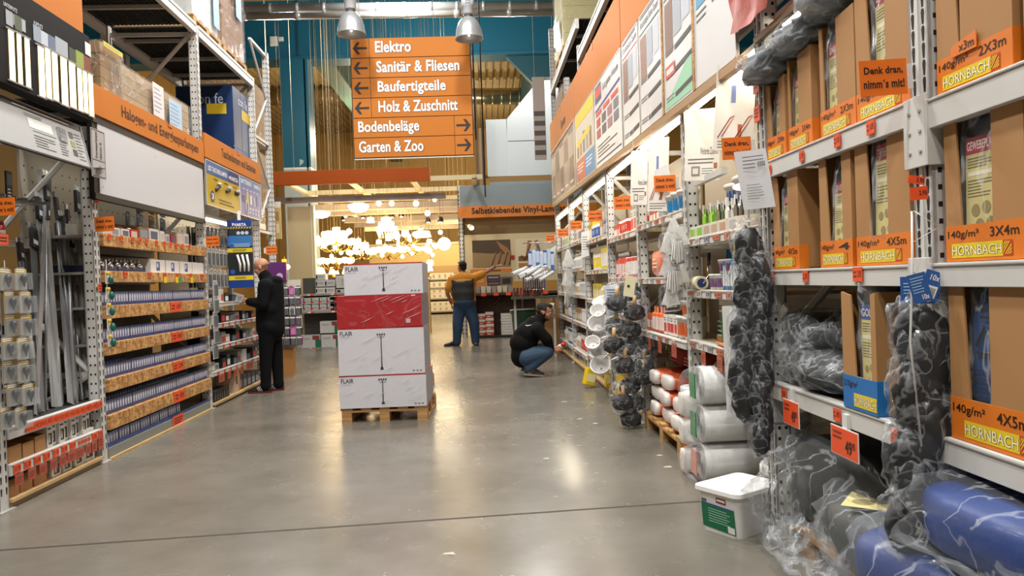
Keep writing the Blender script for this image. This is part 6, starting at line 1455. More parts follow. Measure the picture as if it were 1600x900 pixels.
# ---- buckets
PW=C('dedddb',.35);GREENL=C('0e6b46',.4)
def rect_bucket(label,loc,rz,w,d,h,lab=True,handle=True,group=None,name='paint_bucket'):
 t=thing(name,label,'bucket',loc,rz,group)
 def ring(w_,d_,z,r=.04,n=5):
  pts=[]
  for cx_,cy_,a0 in((w_/2-r,d_/2-r,0),(-w_/2+r,d_/2-r,PI/2),(-w_/2+r,-d_/2+r,PI),(w_/2-r,-d_/2+r,1.5*PI)):
   for i in range(n+1):a=a0+i*PI/2/n;pts.append((cx_+r*math.cos(a),cy_+r*math.sin(a),z))
  return pts
 def skin(mb,rings,m):
  K=len(rings[0]);k0=mb.av([p for r_ in rings for p in r_])
  for a in range(len(rings)-1):
   for i in range(K):j=(i+1)%K;mb.af((k0+a*K+i,k0+a*K+j,k0+(a+1)*K+j,k0+(a+1)*K+i),m,False)
  mb.af(tuple(k0+i for i in range(K-1,-1,-1)),m);e=k0+(len(rings)-1)*K;mb.af(tuple(e+i for i in range(K)),m)
 mb=MB();skin(mb,[ring(w*.86,d*.86,0),ring(w*.96,d*.96,h*.84),ring(w*.99,d*.99,h*.86),ring(w*.99,d*.99,h*.9)],PW);mb.build('bucket_body',t)
 mb=MB();skin(mb,[ring(w*1.03,d*1.03,h*.88),ring(w*1.05,d*1.05,h*.9),ring(w*1.04,d*1.04,h*.985),ring(w*1.0,d*1.0,h),ring(w*.94,d*.94,h),ring(w*.92,d*.92,h*.985)],C('e6e6e5',.3));mb.build('lid',t)
 if lab:
  mb=MB();s=(w*.96-w*.86)/2/(h*.84)
# panel tilted with the tapering front wall
  sl=(d*.96-d*.86)/2/(h*.84)
  P=lambda x,z,o=.0015:(x,-(d*.43+sl*z)-o,z)
  mb.quad([P(-w*.37,h*.1),P(w*.37,h*.06),P(w*.37,h*.58),P(-w*.37,h*.62)],GREENL);mb.quad([P(-w*.37,h*.62),P(w*.37,h*.58),P(w*.37,h*.61),P(-w*.37,h*.645)],C('2a4a9c',.4))
  for i in range(6):mb.quad([P(-w*.22,h*(.52-.055*i),.002),P(w*(.2+.06*(i%2)),h*(.505-.055*i),.002),P(w*(.2+.06*(i%2)),h*(.52-.055*i),.002),P(-w*.22,h*(.535-.055*i),.002)],C('a8d0bc'))
  mb.quad([P(w*.2,h*.09,.002),P(w*.35,h*.08,.002),P(w*.35,h*.22,.002),P(w*.2,h*.23,.002)],C('dfe6e0'));mb.quad([P(-w*.02,h*.69),P(w*.2,h*.68),P(w*.2,h*.80),P(-w*.02,h*.81)],C('7a2430',.4));mb.quad([P(0.0,h*.73,.002),P(w*.18,h*.72,.002),P(w*.18,h*.77,.002),P(0.0,h*.78,.002)],C('e8d8d8'))
  mb.quad([P(-w*.36,h*.66),P(-w*.24,h*.655),P(-w*.24,h*.72),P(-w*.36,h*.725)],C('5a6470'));mb.build('printed_label',t)
 if handle:
  mb=MB();mb.tube([(w*.5+.006,-d*.02,h*.84),(w*.5+.03,-d*.2,h*.70),(w*.5+.05,-d*.48,h*.5),(w*.45,-d*.66,h*.38),(w*.2,-d*.75,h*.32)][:4]if False else[(w*.5+.004,d*.05,h*.84),(w*.5+.05,d*.0,h*.62),(w*.5+.10,-.02,h*.40),(w*.5+.13,-.05,h*.3)],.003,C('5a5a58',.3,.8),6);mb.build('wire_handle',t)
 return t
bp_=FL(1153,838)
rect_bucket('large white lidded bucket with a green label standing on the floor in the aisle',(1.285,3.98,0),-1.0,.29,.36,.24)
rect_bucket('white oval bucket with a green label on top of the insulation rolls',(R.xf(4.3)+.16,4.50,.775),-.35,.24,.26,.235)
def round_bucket(label,loc,r,h,col=PW,lab=None,lid='e6e6e4',group=None,name='round_bucket',rz=0.0,handle=True):
 t=thing(name,label,'bucket',loc,rz,group)
 mb=MB();mb.lathe([(r*.84,0),(r*.96,h*.8),(r*1.0,h*.82),(r*1.0,h*.86)],col,22);mb.build('bucket_body',t)
 mb=MB();mb.lathe([(r*1.03,h*.84),(r*1.05,h*.86),(r*1.04,h*.97),(r,h),(r*.9,h),(r*.88,h*.98)],C(lid,.35),22);mb.build('lid',t)
 if lab:
  mb=MB();n=10;k0=mb.av([((r*(.845+.12*(z/h))/1.0+.0015)*math.sin(a),-(r*(.845+.12*(z/h))+.0015)*math.cos(a),z)for z in(h*.12,h*.7)for a in[(-.9+1.8*i/n)for i in range(n+1)]])
  for i in range(n):mb.af((k0+i,k0+i+1,k0+n+2+i,k0+n+1+i),C(lab,.4),True)
  mb.build('printed_label',t)
 if handle:
  mb=MB();mb.tube([(r*1.0*math.cos(a),-abs(r*1.0*math.sin(a))*1.02-.003,h*.78-.22*r*2*math.sin(a))for a in[PI*i/10 for i in range(11)]],.0025,C('8a8a88',.3,.8),5);mb.build('wire_handle',t)
 return t
for k in range(2):round_bucket('white bucket stacked beside the rack post behind the floor bucket, %s'%('lower one','upper one')[k],(R.xf(4.08)+.17,4.10,.001+.30*k),.13,.30,rz=-.6)
mb=MB();mb.box(-.12,.12,0,.006,0,.62,C('d4d4d2',.4));o=mb.build('white_board',loc=R.pt(4.22,.02,.55),rz=-.1);o.rotation_euler=(-.12,0,-.2);tag(o,'narrow white board leaning beside the oval bucket','board')
for k,(y,lb)in enumerate(((3.55,'white paint bucket with a dark green label under the lower tarpaulin shelf, beside the post'),(3.18,'plain grey-white bucket under the lower tarpaulin shelf, next to the labelled one'))):
 round_bucket(lb,R.pt(y,.72,.47),.17,.25,PW,'0d3f2e' if k==0 else '8a7a5c',rz=R.rz,handle=False)
 carton('shipping_carton','brown carton on the floor supporting the %s under the tarpaulin shelf'%('labelled bucket','plain bucket')[k],'box',R,y,.80,0,.34,.24,.468)
# ---- insulation rolls in the bucket bay
WR=C('e2e2e0',.45,var=.03)
for k in range(3):
 z=.128+.252*k;t=thing('insulation_roll','white insulation roll in clear film lying in the bucket bay, %s'%('lowest','middle','topmost')[k],'roll',(1.32,4.92-.01*k,z),0)
 mb=MB();mb.cyl((.03,0,0),(.72,0,0),.122,m=WR,n=28)
 for i in range(7):mb.tube([(.028,(.018+.016*i)*math.cos(a),(.018+.016*i)*math.sin(a))for a in[2*PI*j/14 for j in range(14)]],.002,C('c4c4c2',.5),4,closed=True)
 mb.build('rolled_sheet',t)
 mb=MB();mb.ell((.04,0,0),(.15,.124,.124),FILM2,26,16,wob=.10,seed=140+k,wf=3.5);mb.cyl((.06,0,0),(.7,0,0),.126,m=FILM2,n=24,caps=False);mb.build('clear_film',t)
 mb=MB();mb.box(-.02,-.012,-.06,.06,-.08,.08,C(('c88a80','1c7a50','1c7a50')[k],.4));mb.build('printed_label',t)
t=carton('open_carton','open brown carton with a raised flap behind the oval bucket','box',R,4.95,.12,.775+.0,.26,.2,.17)
for k in range(3):sack('white and green filler bag stacked behind the insulation rolls, %s'%('lowest','middle','topmost')[k],(1.42,5.12,.005+.19*k),0,.3,.13,.185,'w',150+k)
# ---- shelves of the three visible bays
rail=C('8f8d88',.4)
def rshelf(i,z,label,beam=.055,n=6,hang=()):
 return shelf(R,RP[i]+.055,RP[i+1]-.055,z,.5,label,beam=beam,tags=[(.06+.88*j/n,.09,beam*.85)if j%3 else(.06+.88*j/n,.13,beam*.5)for j in range(n)],deck=C('b8a888',.5),hang=hang,tcol=(C('b57864',.5),C('cfc9bd',.5),C('9aa0a8',.5),C('c0644a',.5)))
B1=[1.60,1.25,.90];B2=[1.82,1.34,.87];B3=[1.79,1.35,.97,.58];B4=[1.86,1.46,1.08,.70,.3];B5=[1.92,1.52,1.12,.7,.26]
lv=('top','second','third','fourth','fifth')
BN={1:'bucket bay',2:'orange bag bay',3:'brush bay',4:'scoop bay',5:'glove bay',6:'farthest right bay'}
for i,zs_ in((1,B1),(2,B2),(3,B3),(4,B4),(5,B5),(6,B5)):
 for k,z in enumerate(zs_):
  rshelf(i,z,'%s shelf from above in the %s, white front rail with price strips'%(lv[k],BN[i]),hang=((.5,.1,.09,.0),(.25,.09,.09,.0),(.8,.14,.10,.02))if(i in(1,2)and k==2)else())
for i in range(1,7):
 mb=MB();h=(RP[i+1]-RP[i])/2-.07;mb.box(-h,h,0,.02,0,2.55,C('a39a8a' if i<3 else 'b5aa96',.6));tag(mb.build('bay_backing',loc=R.pt((RP[i]+RP[i+1])/2,.62,0),rz=R.rz),'pale rear panel of the %s'%BN[i],'panel')
 t=thing('rack_plinth','wooden floor board at the foot of the %s'%BN[i],'shelf',R.pt((RP[i]+RP[i+1])/2,0,0),R.rz)
 if i>2:mb=MB();mb.box(-h,h,-.02,.58,.05,.075,PALEWOOD);mb.box(-h,h,.0,.03,0,.05,C('8d7a5c',.7));mb.box(-h,h,.5,.53,0,.05,C('8d7a5c',.7));mb.build('floor_board',t)
 else:bpy.data.objects.remove(t)
# product builders
def P_can(t,r,h,body,lab,lid):
 mb=MB();mb.lathe([(r*.97,0),(r,.004),(r,h*.94),(r*.97,h*.96)],C(body,.35),16);mb.build('can_body',t)
 mb=MB();mb.lathe([(r*.98,h*.94),(r*1.01,h*.95),(r*1.01,h),(r*.85,h)],C(lid,.35),16);mb.build('lid',t)
 mb=MB();mb.cyl((0,0,h*.14),(0,0,h*.78),r*1.008,m=C(lab,.4),n=16,caps=False);greek(mb,-r*.5,r*.5,h*.3,h*.6,3,-r*1.02,C('f0eee8'),.45);mb.build('printed_label',t)
def P_tube(t,r,h,body,lab,lid):
 mb=MB();mb.lathe([(r,0),(r,h*.72),(r*.8,h*.75),(r*.3,h*.77),(r*.22,h),(.001,h)],C(body,.35),12);mb.build('cartridge_body',t)
 mb=MB();mb.cyl((0,0,h*.1),(0,0,h*.6),r*1.02,m=C(lab,.4),n=12,caps=False);mb.build('printed_label',t)
def P_box(t,r,h,body,lab,lid):
 mb=MB();mb.box(-r,r,-r*.6,r*.9,0,h,C(body,.5));mb.build('carton_body',t,bevel=.002)
 mb=MB();rect(mb,-r*.8,r*.8,h*.15,h*.6,-r*.6-.001,C(lab,.45));greek(mb,-r*.7,r*.5,h*.68,h*.9,2,-r*.6-.001,GREYINK,.4);mb.quad([(r+.001,-r*.5,h*.15),(r+.001,r*.8,h*.15),(r+.001,r*.8,h*.6),(r+.001,-r*.5,h*.6)],C(lab,.45));mb.build('printed_label',t)
def P_bottle(t,r,h,body,lab,lid):
 mb=MB();mb.lathe([(r*.95,0),(r,.006),(r,h*.62),(r*.6,h*.76),(r*.35,h*.82),(r*.35,h*.86)],C(body,.3),14);mb.build('bottle_body',t)
 mb=MB();mb.cyl((0,0,h*.84),(0,0,h),r*.42,m=C(lid,.4),n=12);mb.build('cap',t)
 mb=MB();mb.cyl((0,0,h*.12),(0,0,h*.55),r*1.01,m=C(lab,.4),n=14,caps=False);mb.build('printed_label',t)
def P_bucket(t,r,h,body,lab,lid):
 mb=MB();mb.lathe([(r*.84,0),(r*.97,h*.85),(r,h*.86)],C(body,.35),18);mb.build('bucket_body',t)
 mb=MB();mb.lathe([(r*1.03,h*.85),(r*1.04,h*.96),(r,h),(r*.9,h*.99)],C(lid,.35),18);mb.build('lid',t)
 mb=MB();n=8;k0=mb.av([((r*(.845+.13*z))*1.01*math.sin(a),-(r*(.845+.13*z))*1.01*math.cos(a),z*h)for z in(.15,.72)for a in[(-.2+1.9*i/n)for i in range(n+1)]])
 for i in range(n):mb.af((k0+i,k0+i+1,k0+n+2+i,k0+n+1+i),C(lab,.4),True)
 mb.build('printed_label',t)
CN={'d8d6d0':'white','c23a2c':'red','d0602a':'orange','2a5a9c':'blue','2a2a2c':'black','d9c21e':'yellow','1f7a4e':'green','8e8e8a':'grey','7ab82a':'lime green','b08a5a':'brown','1c74a8':'bright blue','6a4a6c':'violet','a8b0b4':'silver'}
PR={'can':P_can,'cartridge':P_tube,'carton':P_box,'bottle':P_bottle,'bucket':P_bucket}
def row(side,y0,y1,z,where,items,d=.04,jit=.01,dirn=1,rows=1):
 """place a list of (kind, r, h, body, label, lid, count) side by side from the near end y0 to y1; repeats of one kind are copies"""
 y=y0
 for kind,r,h,body,lab,lid,n in items:
  first=None;g='%s %ss with %s labels %s'%(CN[body],kind,CN[lab],where)
  lb='%s %s with %s label %s'%(CN[body],kind,CN[lab],where)
  for k in range(n):
   y+=r*1.04
   if y+r>y1:return
   for q in range(rows):
    loc=side.pt(y,d+r*.7+q*r*2.1+random.uniform(0,jit),z+.001)
    if first is None:
     first=thing('paint_'+kind if kind in('can','bucket')else('sealant_'+kind if kind=='cartridge' else 'product_'+kind),lb,kind,loc,side.rz+random.uniform(-.06,.06),g if n*rows>1 else None);PR[kind](first,r,h,body,lab,lid)
    else:dup(first,loc,side.rz+random.uniform(-.06,.06))
   y+=r*1.06
  y+=.012
W_,RD_,OG_,BL_,BK_,YE_,GN_,GY_,LG_,BR_,BB_,VI_,SI_='d8d6d0','c23a2c','d0602a','2a5a9c','2a2a2c','d9c21e','1f7a4e','8e8e8a','7ab82a','b08a5a','1c74a8','6a4a6c','a8b0b4'
# bucket bay
for y,r,lb,bl in((4.92,.14,'white paint bucket with blue corner label on the top shelf, farther one','2a5a9c'),(4.60,.19,'large white paint bucket with a blue label on the top shelf, nearer one','2a5a9c')):
 round_bucket(lb,R.pt(y,.30,B1[0]+.001),r,.17 if r>.15 else .16,PW,'c4c4c0',rz=R.rz,handle=False);round_bucket(lb.replace('on the top shelf','stacked above').replace('farther one','farther stack').replace('nearer one','nearer stack'),R.pt(y,.30,B1[0]+.173),r,.17 if r>.15 else .16,PW,bl,rz=R.rz,handle=False)
for k,(y,c,lb)in enumerate(((5.14,LG_,'lime green pack tray, farthest on the bucket bay top shelf'),(4.98,LG_,'lime green pack tray, second on the bucket bay top shelf'),(4.82,BK_,'tray of black scrapers on the bucket bay top shelf'),(4.66,W_,'tray of white spatulas on the bucket bay top shelf'),(4.50,BK_,'tray of black and white trowels on the bucket bay top shelf'),(4.32,GY_,'tray of grey fillers nearest on the bucket bay top shelf'))):
 t=carton('display_tray',lb,'tray',R,y,-.005,B1[0],.145,.3,.10,C('d2ccbf',.5),open_top=True,label_col=C(('7ab82a','7ab82a','b09a80','b09a80','b08a70','a8a8a8')[k]))
 for j in range(3):
  mb=MB();mb.prism([(-.028,0),(.028,0),(.03,.13),(.012,.15),(.009,.2),(-.009,.2),(-.012,.15),(-.03,.13)],0,.012,C(c,.4));mb.box(-.01,.01,-.002,.014,.15,.21,C('dcdcd8',.4))
  tag(mb.build('scraper_pack',loc=R.pt(y+.045*(j-1),.06+.05*j,B1[0]+.008),rz=R.rz),'%s scraper standing in the %s'%(CN[c],lb.replace(' on the bucket bay top shelf','')),'scraper','scrapers in the %s'%lb)
# paint roller on the middle shelf
t=thing('paint_roller','cream paint roller with a wire frame lying on the second shelf of the bucket bay','paint roller',R.pt(5.08,.02,B1[1]+.045),R.rz)
mb=MB();mb.cyl((-.1,0,0),(.1,-.02,0),.045,m=C('d9cfae',.8,bump=.5,bs=120),n=18);mb.build('roller_sleeve',t);mb=MB();mb.cyl((.1,-.021,0),(.108,-.022,0),.03,m=C('1c2c5c',.4),n=14);mb.build('roller_cap',t);mb=MB();mb.tube([(.108,-.022,0),(.135,-.02,.0),(.13,.02,.05),(.0,.05,.09),(-.0,.06,.12)],.004,CHROME,6);mb.tube([(0,.06,.12),(.02,.06,.2)],.012,C('1c2c4c',.4),8);mb.build('roller_handle',t)
row(R,3.98,5.0,B1[1],'on the second shelf of the bucket bay',[('carton',.05,.14,GY_,W_,W_,2),('cartridge',.03,.23,SI_,GY_,W_,3),('cartridge',.034,.25,BB_,W_,W_,4),('bucket',.06,.10,W_,VI_,W_,2)])
row(R,4.5,4.95,B1[1]+.103,'stacked on the second shelf of the bucket bay',[('bucket',.058,.085,W_,VI_,W_,2)],d=.03)
for k,(y,h,lb)in enumerate(((4.88,.30,'taller green and white filler bag on the third shelf of the bucket bay'),(4.55,.27,'green filler bag with a picture grid on the third shelf of the bucket bay'))):
 t=thing('filler_bag',lb,'bag',R.pt(y,.16,B1[2]+.001),R.rz)
 mb=MB();mb.ell((0,0,h*.5),(.11,.06,h*.5),C('0f6a3c',.45),22,16,p=.5,wob=.05,seed=k+160);mb.build('bag_body',t)
 mb=MB();mb.ell((0,0,h*.80),(.108,.062,h*.22),C('d5d2cb',.5),20,12,p=.5,wob=.06,seed=k+170);mb.build('bag_top',t)
 mb=MB()
 for i in range(4):greek(mb,-.09,.0,h*.14+i*.03,h*.14+i*.03+.012,1,-.066,C('a8ccb4'),.6)
 if k:
  for i in range(6):rect(mb,.01+(i%2)*.045,.045+(i%2)*.045,h*.1+(i//2)*.05,h*.1+(i//2)*.05+.04,-.0665,C('d8d4c8'))
 rect(mb,-.06,.05,h*.72,h*.82,-.067,C('7a4a40'));mb.build('printed_label',t)
mb=MB();mb.tube([(-.28,0,.015),(-.05,-.02,.015),(.3,-.05,.018)],[.008,.013,.016],C('c8783a',.4),8);tag(mb.build('broom_stick',loc=R.pt(4.5,.02,B1[2]+.002),rz=R.rz),'orange-brown tool handle lying on the third shelf of the bucket bay','handle')
carton('shipping_carton','dark carton lying back on the third shelf of the bucket bay','box',R,4.2,.2,B1[2],.24,.25,.2,C('2c2c2a',.5))
# hanging cards in the lit bays
def card(u0,v0,u1,v1,dyaw,tilt,label,y,kind):
 p=YP((u0+u1)/2,(v0+v1)/2,y);w=abs(u1-u0)/F*y;h=abs(v1-v0)/F*y
 t=thing('product_card',label,'card',tuple(p),dyaw);t.rotation_euler=(0,tilt,dyaw)
 mb=MB();mb.box(-w/2,w/2,0,.003,-h/2,h/2,C('dedad2',.45));mb.build('card_panel',t)
 mb=MB()
 if kind==0:put_text(mb,'Weiteres Zubehör',-w*.05,w*.48,-h*.14,-h*.04,-.001,C('5a4a44'),.01);greek(mb,-w*.4,w*.4,-h*.28,-h*.18,2,-.001,GREYINK,.4);rect(mb,-w*.3,-w*.05,-h*.44,-h*.3,-.001,C('8a8478'));rect(mb,-w*.26,-w*.1,-h*.41,-h*.33,-.0015,C('d8d4cc'));greek(mb,.0,w*.35,-h*.42,-h*.32,3,-.001,GREYINK,.35);rect(mb,w*.34,w*.44,-h*.34,-h*.26,-.001,C('a06a40'))
 else:
  for k in range(2):mb.tube([(-w*.4+k*w*.45,-.002,-h*.35),(-w*.1+k*w*.45,-.002,-h*.12),(w*.0+k*w*.45,-.002,-h*.1),(-w*.3+k*w*.45,-.002,-h*.34)],.003,C('b8604a'),4)
  rect(mb,-w*.1,w*.02,h*.05,h*.25,-.001,C('6a78a8'));greek(mb,-w*.4,w*.45,-h*.48,-h*.38,3,-.001,GREYINK,.35);rect(mb,w*.1,w*.2,-h*.35,-h*.2,-.001,C('b85a3c'))
 mb.build('card_print',t)
 mb=MB()
 for x in(-w*.4,w*.4):mb.cyl((x,.002,h/2-.01),(x,.002,h/2+.25),.0015,m=C('c8c8c4'),n=4)
 mb.build('hanging_wire',t)
 return t
card(1070,170,1124,282,-.45,.05,'white product card with a Weiteres Zubehör line hanging in the bucket bay',4.95,0)
card(1118,100,1178,235,-.35,.08,'largest bright product card hanging in the bucket bay beside the post',4.3,1)
card(1012,215,1045,330,-.5,.05,'bright product card hanging in the orange bag bay, nearer one',6.0,1)
card(985,235,1012,320,-.5,.05,'bright product card hanging in the orange bag bay, farther one',6.55,0)
mb=MB();mb.box(-.3,.3,-.02,.02,-.02,.02,STEEL);tag(mb.build('cross_bar',loc=R.pt(4.9,.05,1.98),rz=R.rz),'white horizontal bar in front of the white product card','bar')
p_=YP(1160,292,4.15);t=thing('arm_lamp','small white lamp head lit beside the black hook bags','lamp',tuple(p_),0)
mb=MB();mb.ell((0,0,0),(.055,.04,.02),C('fff4e0',.3,emit=4),14,8);mb.build('lamp_head',t);mb=MB();mb.tube([(.04,.02,0),(.2,.1,.05)],.008,STEEL,6);mb.build('lamp_arm',t)
# orange bag bay
row(R,5.5,6.9,B2[0],'on the top shelf of the orange bag bay',[('bucket',.085,.16,W_,BB_,W_,3),('can',.06,.15,W_,SI_,W_,2),('carton',.06,.11,RD_,W_,W_,3)])
row(R,6.3,6.9,B2[0]+.165,'stacked on the top shelf of the orange bag bay',[('carton',.06,.1,RD_,W_,W_,2)])
mb=MB();mb.prism([(-.16,0),(.16,.02),(.1,.2),(-.12,.16)],0,.002,C('e0dedb',.4));tag(mb.build('paper_sheet',loc=R.pt(5.95,-.02,2.02),rz=R.rz+.4),'white paper sheet standing on the top shelf of the orange bag bay','paper')
sack('orange filler bag lying on the second shelf of the orange bag bay',R.pt(6.45,.14,B2[1]+.001),R.rz,.5,.2,.24,'o',180)
row(R,5.5,6.15,B2[1],'on the second shelf of the orange bag bay',[('carton',.045,.11,W_,RD_,W_,5)])
row(R,5.45,6.9,B2[2],'on the third shelf of the orange bag bay',[('bucket',.09,.17,W_,OG_,W_,2),('carton',.05,.16,W_,RD_,W_,4),('cartridge',.03,.22,OG_,W_,W_,6),('carton',.055,.15,OG_,W_,W_,3)])
row(R,5.5,5.85,B2[2]+.173,'stacked on the third shelf of the orange bag bay',[('bucket',.085,.12,W_,OG_,W_,2)])
pal=pallet('wooden pallet with orange bags on the floor of the orange bag bay',R.pt(6.17,-.03,0),R.rz,1.22,.8)
n=0
for lv_ in range(3):
 for c_ in range(3):
  y=6.52-.36*c_
  if lv_==2 and c_==2:continue
  sack('orange bag with white ends on the floor pallet, %s layer, %s'%(('bottom','middle','top')[lv_],('farthest','middle','nearest')[c_]),R.pt(y,.30+.02*((lv_+c_)%2),.146+.135*lv_),R.rz+PI/2+.05*((lv_*2+c_)%3-1),.62,.35,.135,'o',190+n);n+=1
for k in range(2):round_bucket('white bucket with an orange label at the near end of the bag pallet, %s'%('lower one','upper one')[k],R.pt(5.52,.10,.0+.27*k),.12,.265,PW,'d0602a',rz=R.rz)
mb=MB()
for k in range(2):
 t=thing('net_bag','dark red mesh bag above the orange bags on the floor pallet, %s'%('farther one','nearer one')[k],'bag',R.pt(6.5-.5*k,.36,.56 if k==0 else .56),R.rz)
 mb=MB();mb.ell((0,0,.1),(.24,.18,.1),C('8a2a1c',.7,bump=.7,bs=80),22,12,p=.6,wob=.08,seed=210+k);mb.build('bag_body',t);mb=MB();greek(mb,-.15,.15,.05,.13,3,-.185,C('c88a70'),.4);mb.build('printed_label',t)
# brush bay, scoop bay, glove bay, far bay
row(R,7.1,8.5,B3[0],'on the top shelf of the brush bay',[('carton',.07,.22,W_,RD_,W_,3),('can',.06,.16,W_,RD_,RD_,4),('carton',.06,.14,RD_,W_,W_,3),('bottle',.05,.2,W_,GY_,W_,3)])
row(R,7.1,8.5,B3[1],'on the second shelf of the brush bay',[('can',.06,.2,RD_,W_,W_,5),('bottle',.055,.26,RD_,W_,W_,5)])
row(R,7.1,8.5,B3[2],'on the third shelf of the brush bay',[('can',.05,.16,W_,GY_,W_,6),('carton',.06,.15,GY_,W_,W_,4)])
row(R,7.1,8.5,B3[3],'on the fourth shelf of the brush bay',[('carton',.07,.18,W_,BL_,W_,6),('can',.06,.18,BR_,W_,W_,4)])
row(R,7.1,8.5,.076,'on the floor board of the brush bay',[('bucket',.1,.2,W_,GN_,W_,3),('carton',.1,.24,BR_,W_,W_,4)])
row(R,8.75,10.5,B4[0],'on the top shelf of the scoop bay',[('bottle',.05,.24,BL_,W_,W_,3),('carton',.06,.2,BR_,W_,W_,3),('can',.055,.18,W_,BL_,W_,5),('carton',.06,.24,YE_,W_,W_,4)])
row(R,8.75,10.5,B4[1],'on the second shelf of the scoop bay',[('can',.05,.25,YE_,W_,YE_,6),('can',.055,.2,W_,YE_,W_,5)])
row(R,8.75,10.5,B4[2],'on the third shelf of the scoop bay',[('bottle',.055,.22,W_,YE_,W_,6),('carton',.06,.2,YE_,W_,W_,6)])
row(R,8.75,10.5,B4[3],'on the fourth shelf of the scoop bay',[('can',.06,.2,W_,BL_,W_,6),('carton',.06,.2,W_,GY_,W_,5)])
row(R,8.75,10.5,B4[4],'on the fifth shelf of the scoop bay',[('bottle',.05,.22,BR_,W_,BK_,6),('can',.06,.22,W_,BL_,BL_,5)])
for i,nm in((5,'glove bay'),(6,'farthest right bay')):
 a,b=RP[i]+.1,RP[i+1]-.08
 row(R,a,b,B5[0],'on the top shelf of the %s'%nm,[('bottle',.05,.26,W_,BK_ if i==5 else LG_,BK_,7),('carton',.06,.24,W_,GY_,W_,6)])
 row(R,a,b,B5[1],'on the second shelf of the %s'%nm,[('carton',.06,.2,GY_,W_,W_,4),('bottle',.055,.22,W_,SI_,W_,8)])
 row(R,a,b,B5[2],'on the third shelf of the %s'%nm,[('can',.06,.2,W_,SI_,BK_,6),('bottle',.05,.22,W_,BR_,W_,6)])
 row(R,a,b,B5[3],'on the fourth shelf of the %s'%nm,[('can',.055,.22,BL_,W_,W_,6)if i==6 else('can',.055,.2,SI_,W_,W_,6),('carton',.06,.2,BR_,W_,W_,6)])
 row(R,a,b,B5[4],'on the fifth shelf of the %s'%nm,[('can',.055,.26,BL_,W_,W_,7)if i==6 else('can',.055,.24,W_,RD_,W_,7),('bottle',.055,.24,W_,BR_,W_,6)])
 row(R,a,b,.076,'on the floor board of the %s'%nm,[('bottle',.05,.16,W_,YE_,W_,6),('carton',.06,.15,W_,BL_,W_,6)])
# ---- lit strip lights under the posters
for i in range(1,7):
 strip_light(R,RP[i]+.06,RP[i+1]-.06,2.50,.06,'lit strip light under the posters of the %s'%BN[i],34 if i<4 else 20)
# ---- posters and orange band
OB='dc8026'
zp0,zp1,zo1=2.57,3.53,4.07
TL_=.0255
def tilt(t,z):t.location.z+=.0255*(t.location.y-6.5);t.rotation_euler=(0,TL_,R.rz)
for(a,b,lb)in((10.75,14.35,'far'),(7.22,10.72,'middle'),(5.62,7.19,'near'),(3.95,5.60,'nearest')):
 tilt(fascia(R,a,b,zp1+.01 if a<10 else zp1-.1,zo1,'plain orange sign band over the right shelves, %s section'%lb,'Tapeten' if a>10 else None,d=-.05,tx=(.5,.7),tz=(.3,.6),mark=.5),0)
def p_brown(mb,w,h):
 for k in range(5):
  x=-w*.46+k*w*.19;rect(mb,x,x+w*.15,h*.05,h*.93,-.002,C(('7a6252','8f7763','6a4a40','9a8878','70584c')[k]));rect(mb,x,x+w*.15,h*.5,h*.85,-.0025,C(('a8988a','5a4a44','b09a86','7c5c50','a89484')[k]));rect(mb,x+w*.02,x+w*.13,h*.1,h*.14,-.003,C('d8ccc0'))
def p_yellow(mb,w,h):
 rect(mb,-w*.48,w*.48,h*.80,h*.97,-.002,C('d8c01c'));rect(mb,-w*.46,w*.46,h*.34,h*.78,-.002,C('c9c2b2'))
 for k in range(5):rect(mb,-w*.42+k*w*.17,-w*.31+k*w*.17,h*.36,h*(.55+.05*(k%3)),-.0025,C(('8a6a4a','b07c48','5a6a8a','a08868','786048')[k]))
 mb.quad([(-w*.44,-.003,h*.50),(w*.3,-.003,h*.56),(w*.3,-.003,h*.64),(-w*.44,-.003,h*.58)],C('d8c01c'));rect(mb,-w*.48,0,.02,h*.32,-.0025,C('c05a3c'));rect(mb,.0,w*.48,.02,h*.32,-.0025,C('4a86b8'));greek(mb,-w*.4,-w*.05,h*.12,h*.26,3,-.003,C('e8d0c4'),.4);greek(mb,w*.06,w*.4,h*.12,h*.26,3,-.003,C('d0e0ec'),.4)
def p_white(mb,w,h):
 rect(mb,-w*.46,-w*.2,h*.76,h*.96,-.002,C('3a3a60'));rect(mb,-w*.44,-w*.22,h*.82,h*.93,-.0025,C('c8402c'));put_text(mb,'Gut glatte Wände',-w*.15,w*.42,h*.80,h*.90,-.002,C('4a4a50'),.01)
 mb.quad([(-w*.46,-.002,h*.66),(w*.46,-.002,h*.70),(w*.46,-.002,h*.73),(-w*.46,-.002,h*.69)],C('3a3a80'))
 for k in range(3):rect(mb,-w*.44+k*w*.3,-w*.2+k*w*.3,h*.6,h*.65,-.0025,C('c8402c'))
 for k in range(8):rect(mb,-w*.42+(k%4)*w*.22,-w*.26+(k%4)*w*.22,h*(.34+.13*(k//4)),h*(.44+.13*(k//4)),-.003,C(('b03a3c','6a6a74','9a6a70','4a4a54')[(k*3)%4]))
 greek(mb,-w*.4,w*.35,h*.1,h*.26,4,-.002,C('4a4a50'),.35,8);rect(mb,-w*.46,w*.46,h*.05,h*.065,-.002,C('3a3a80'))
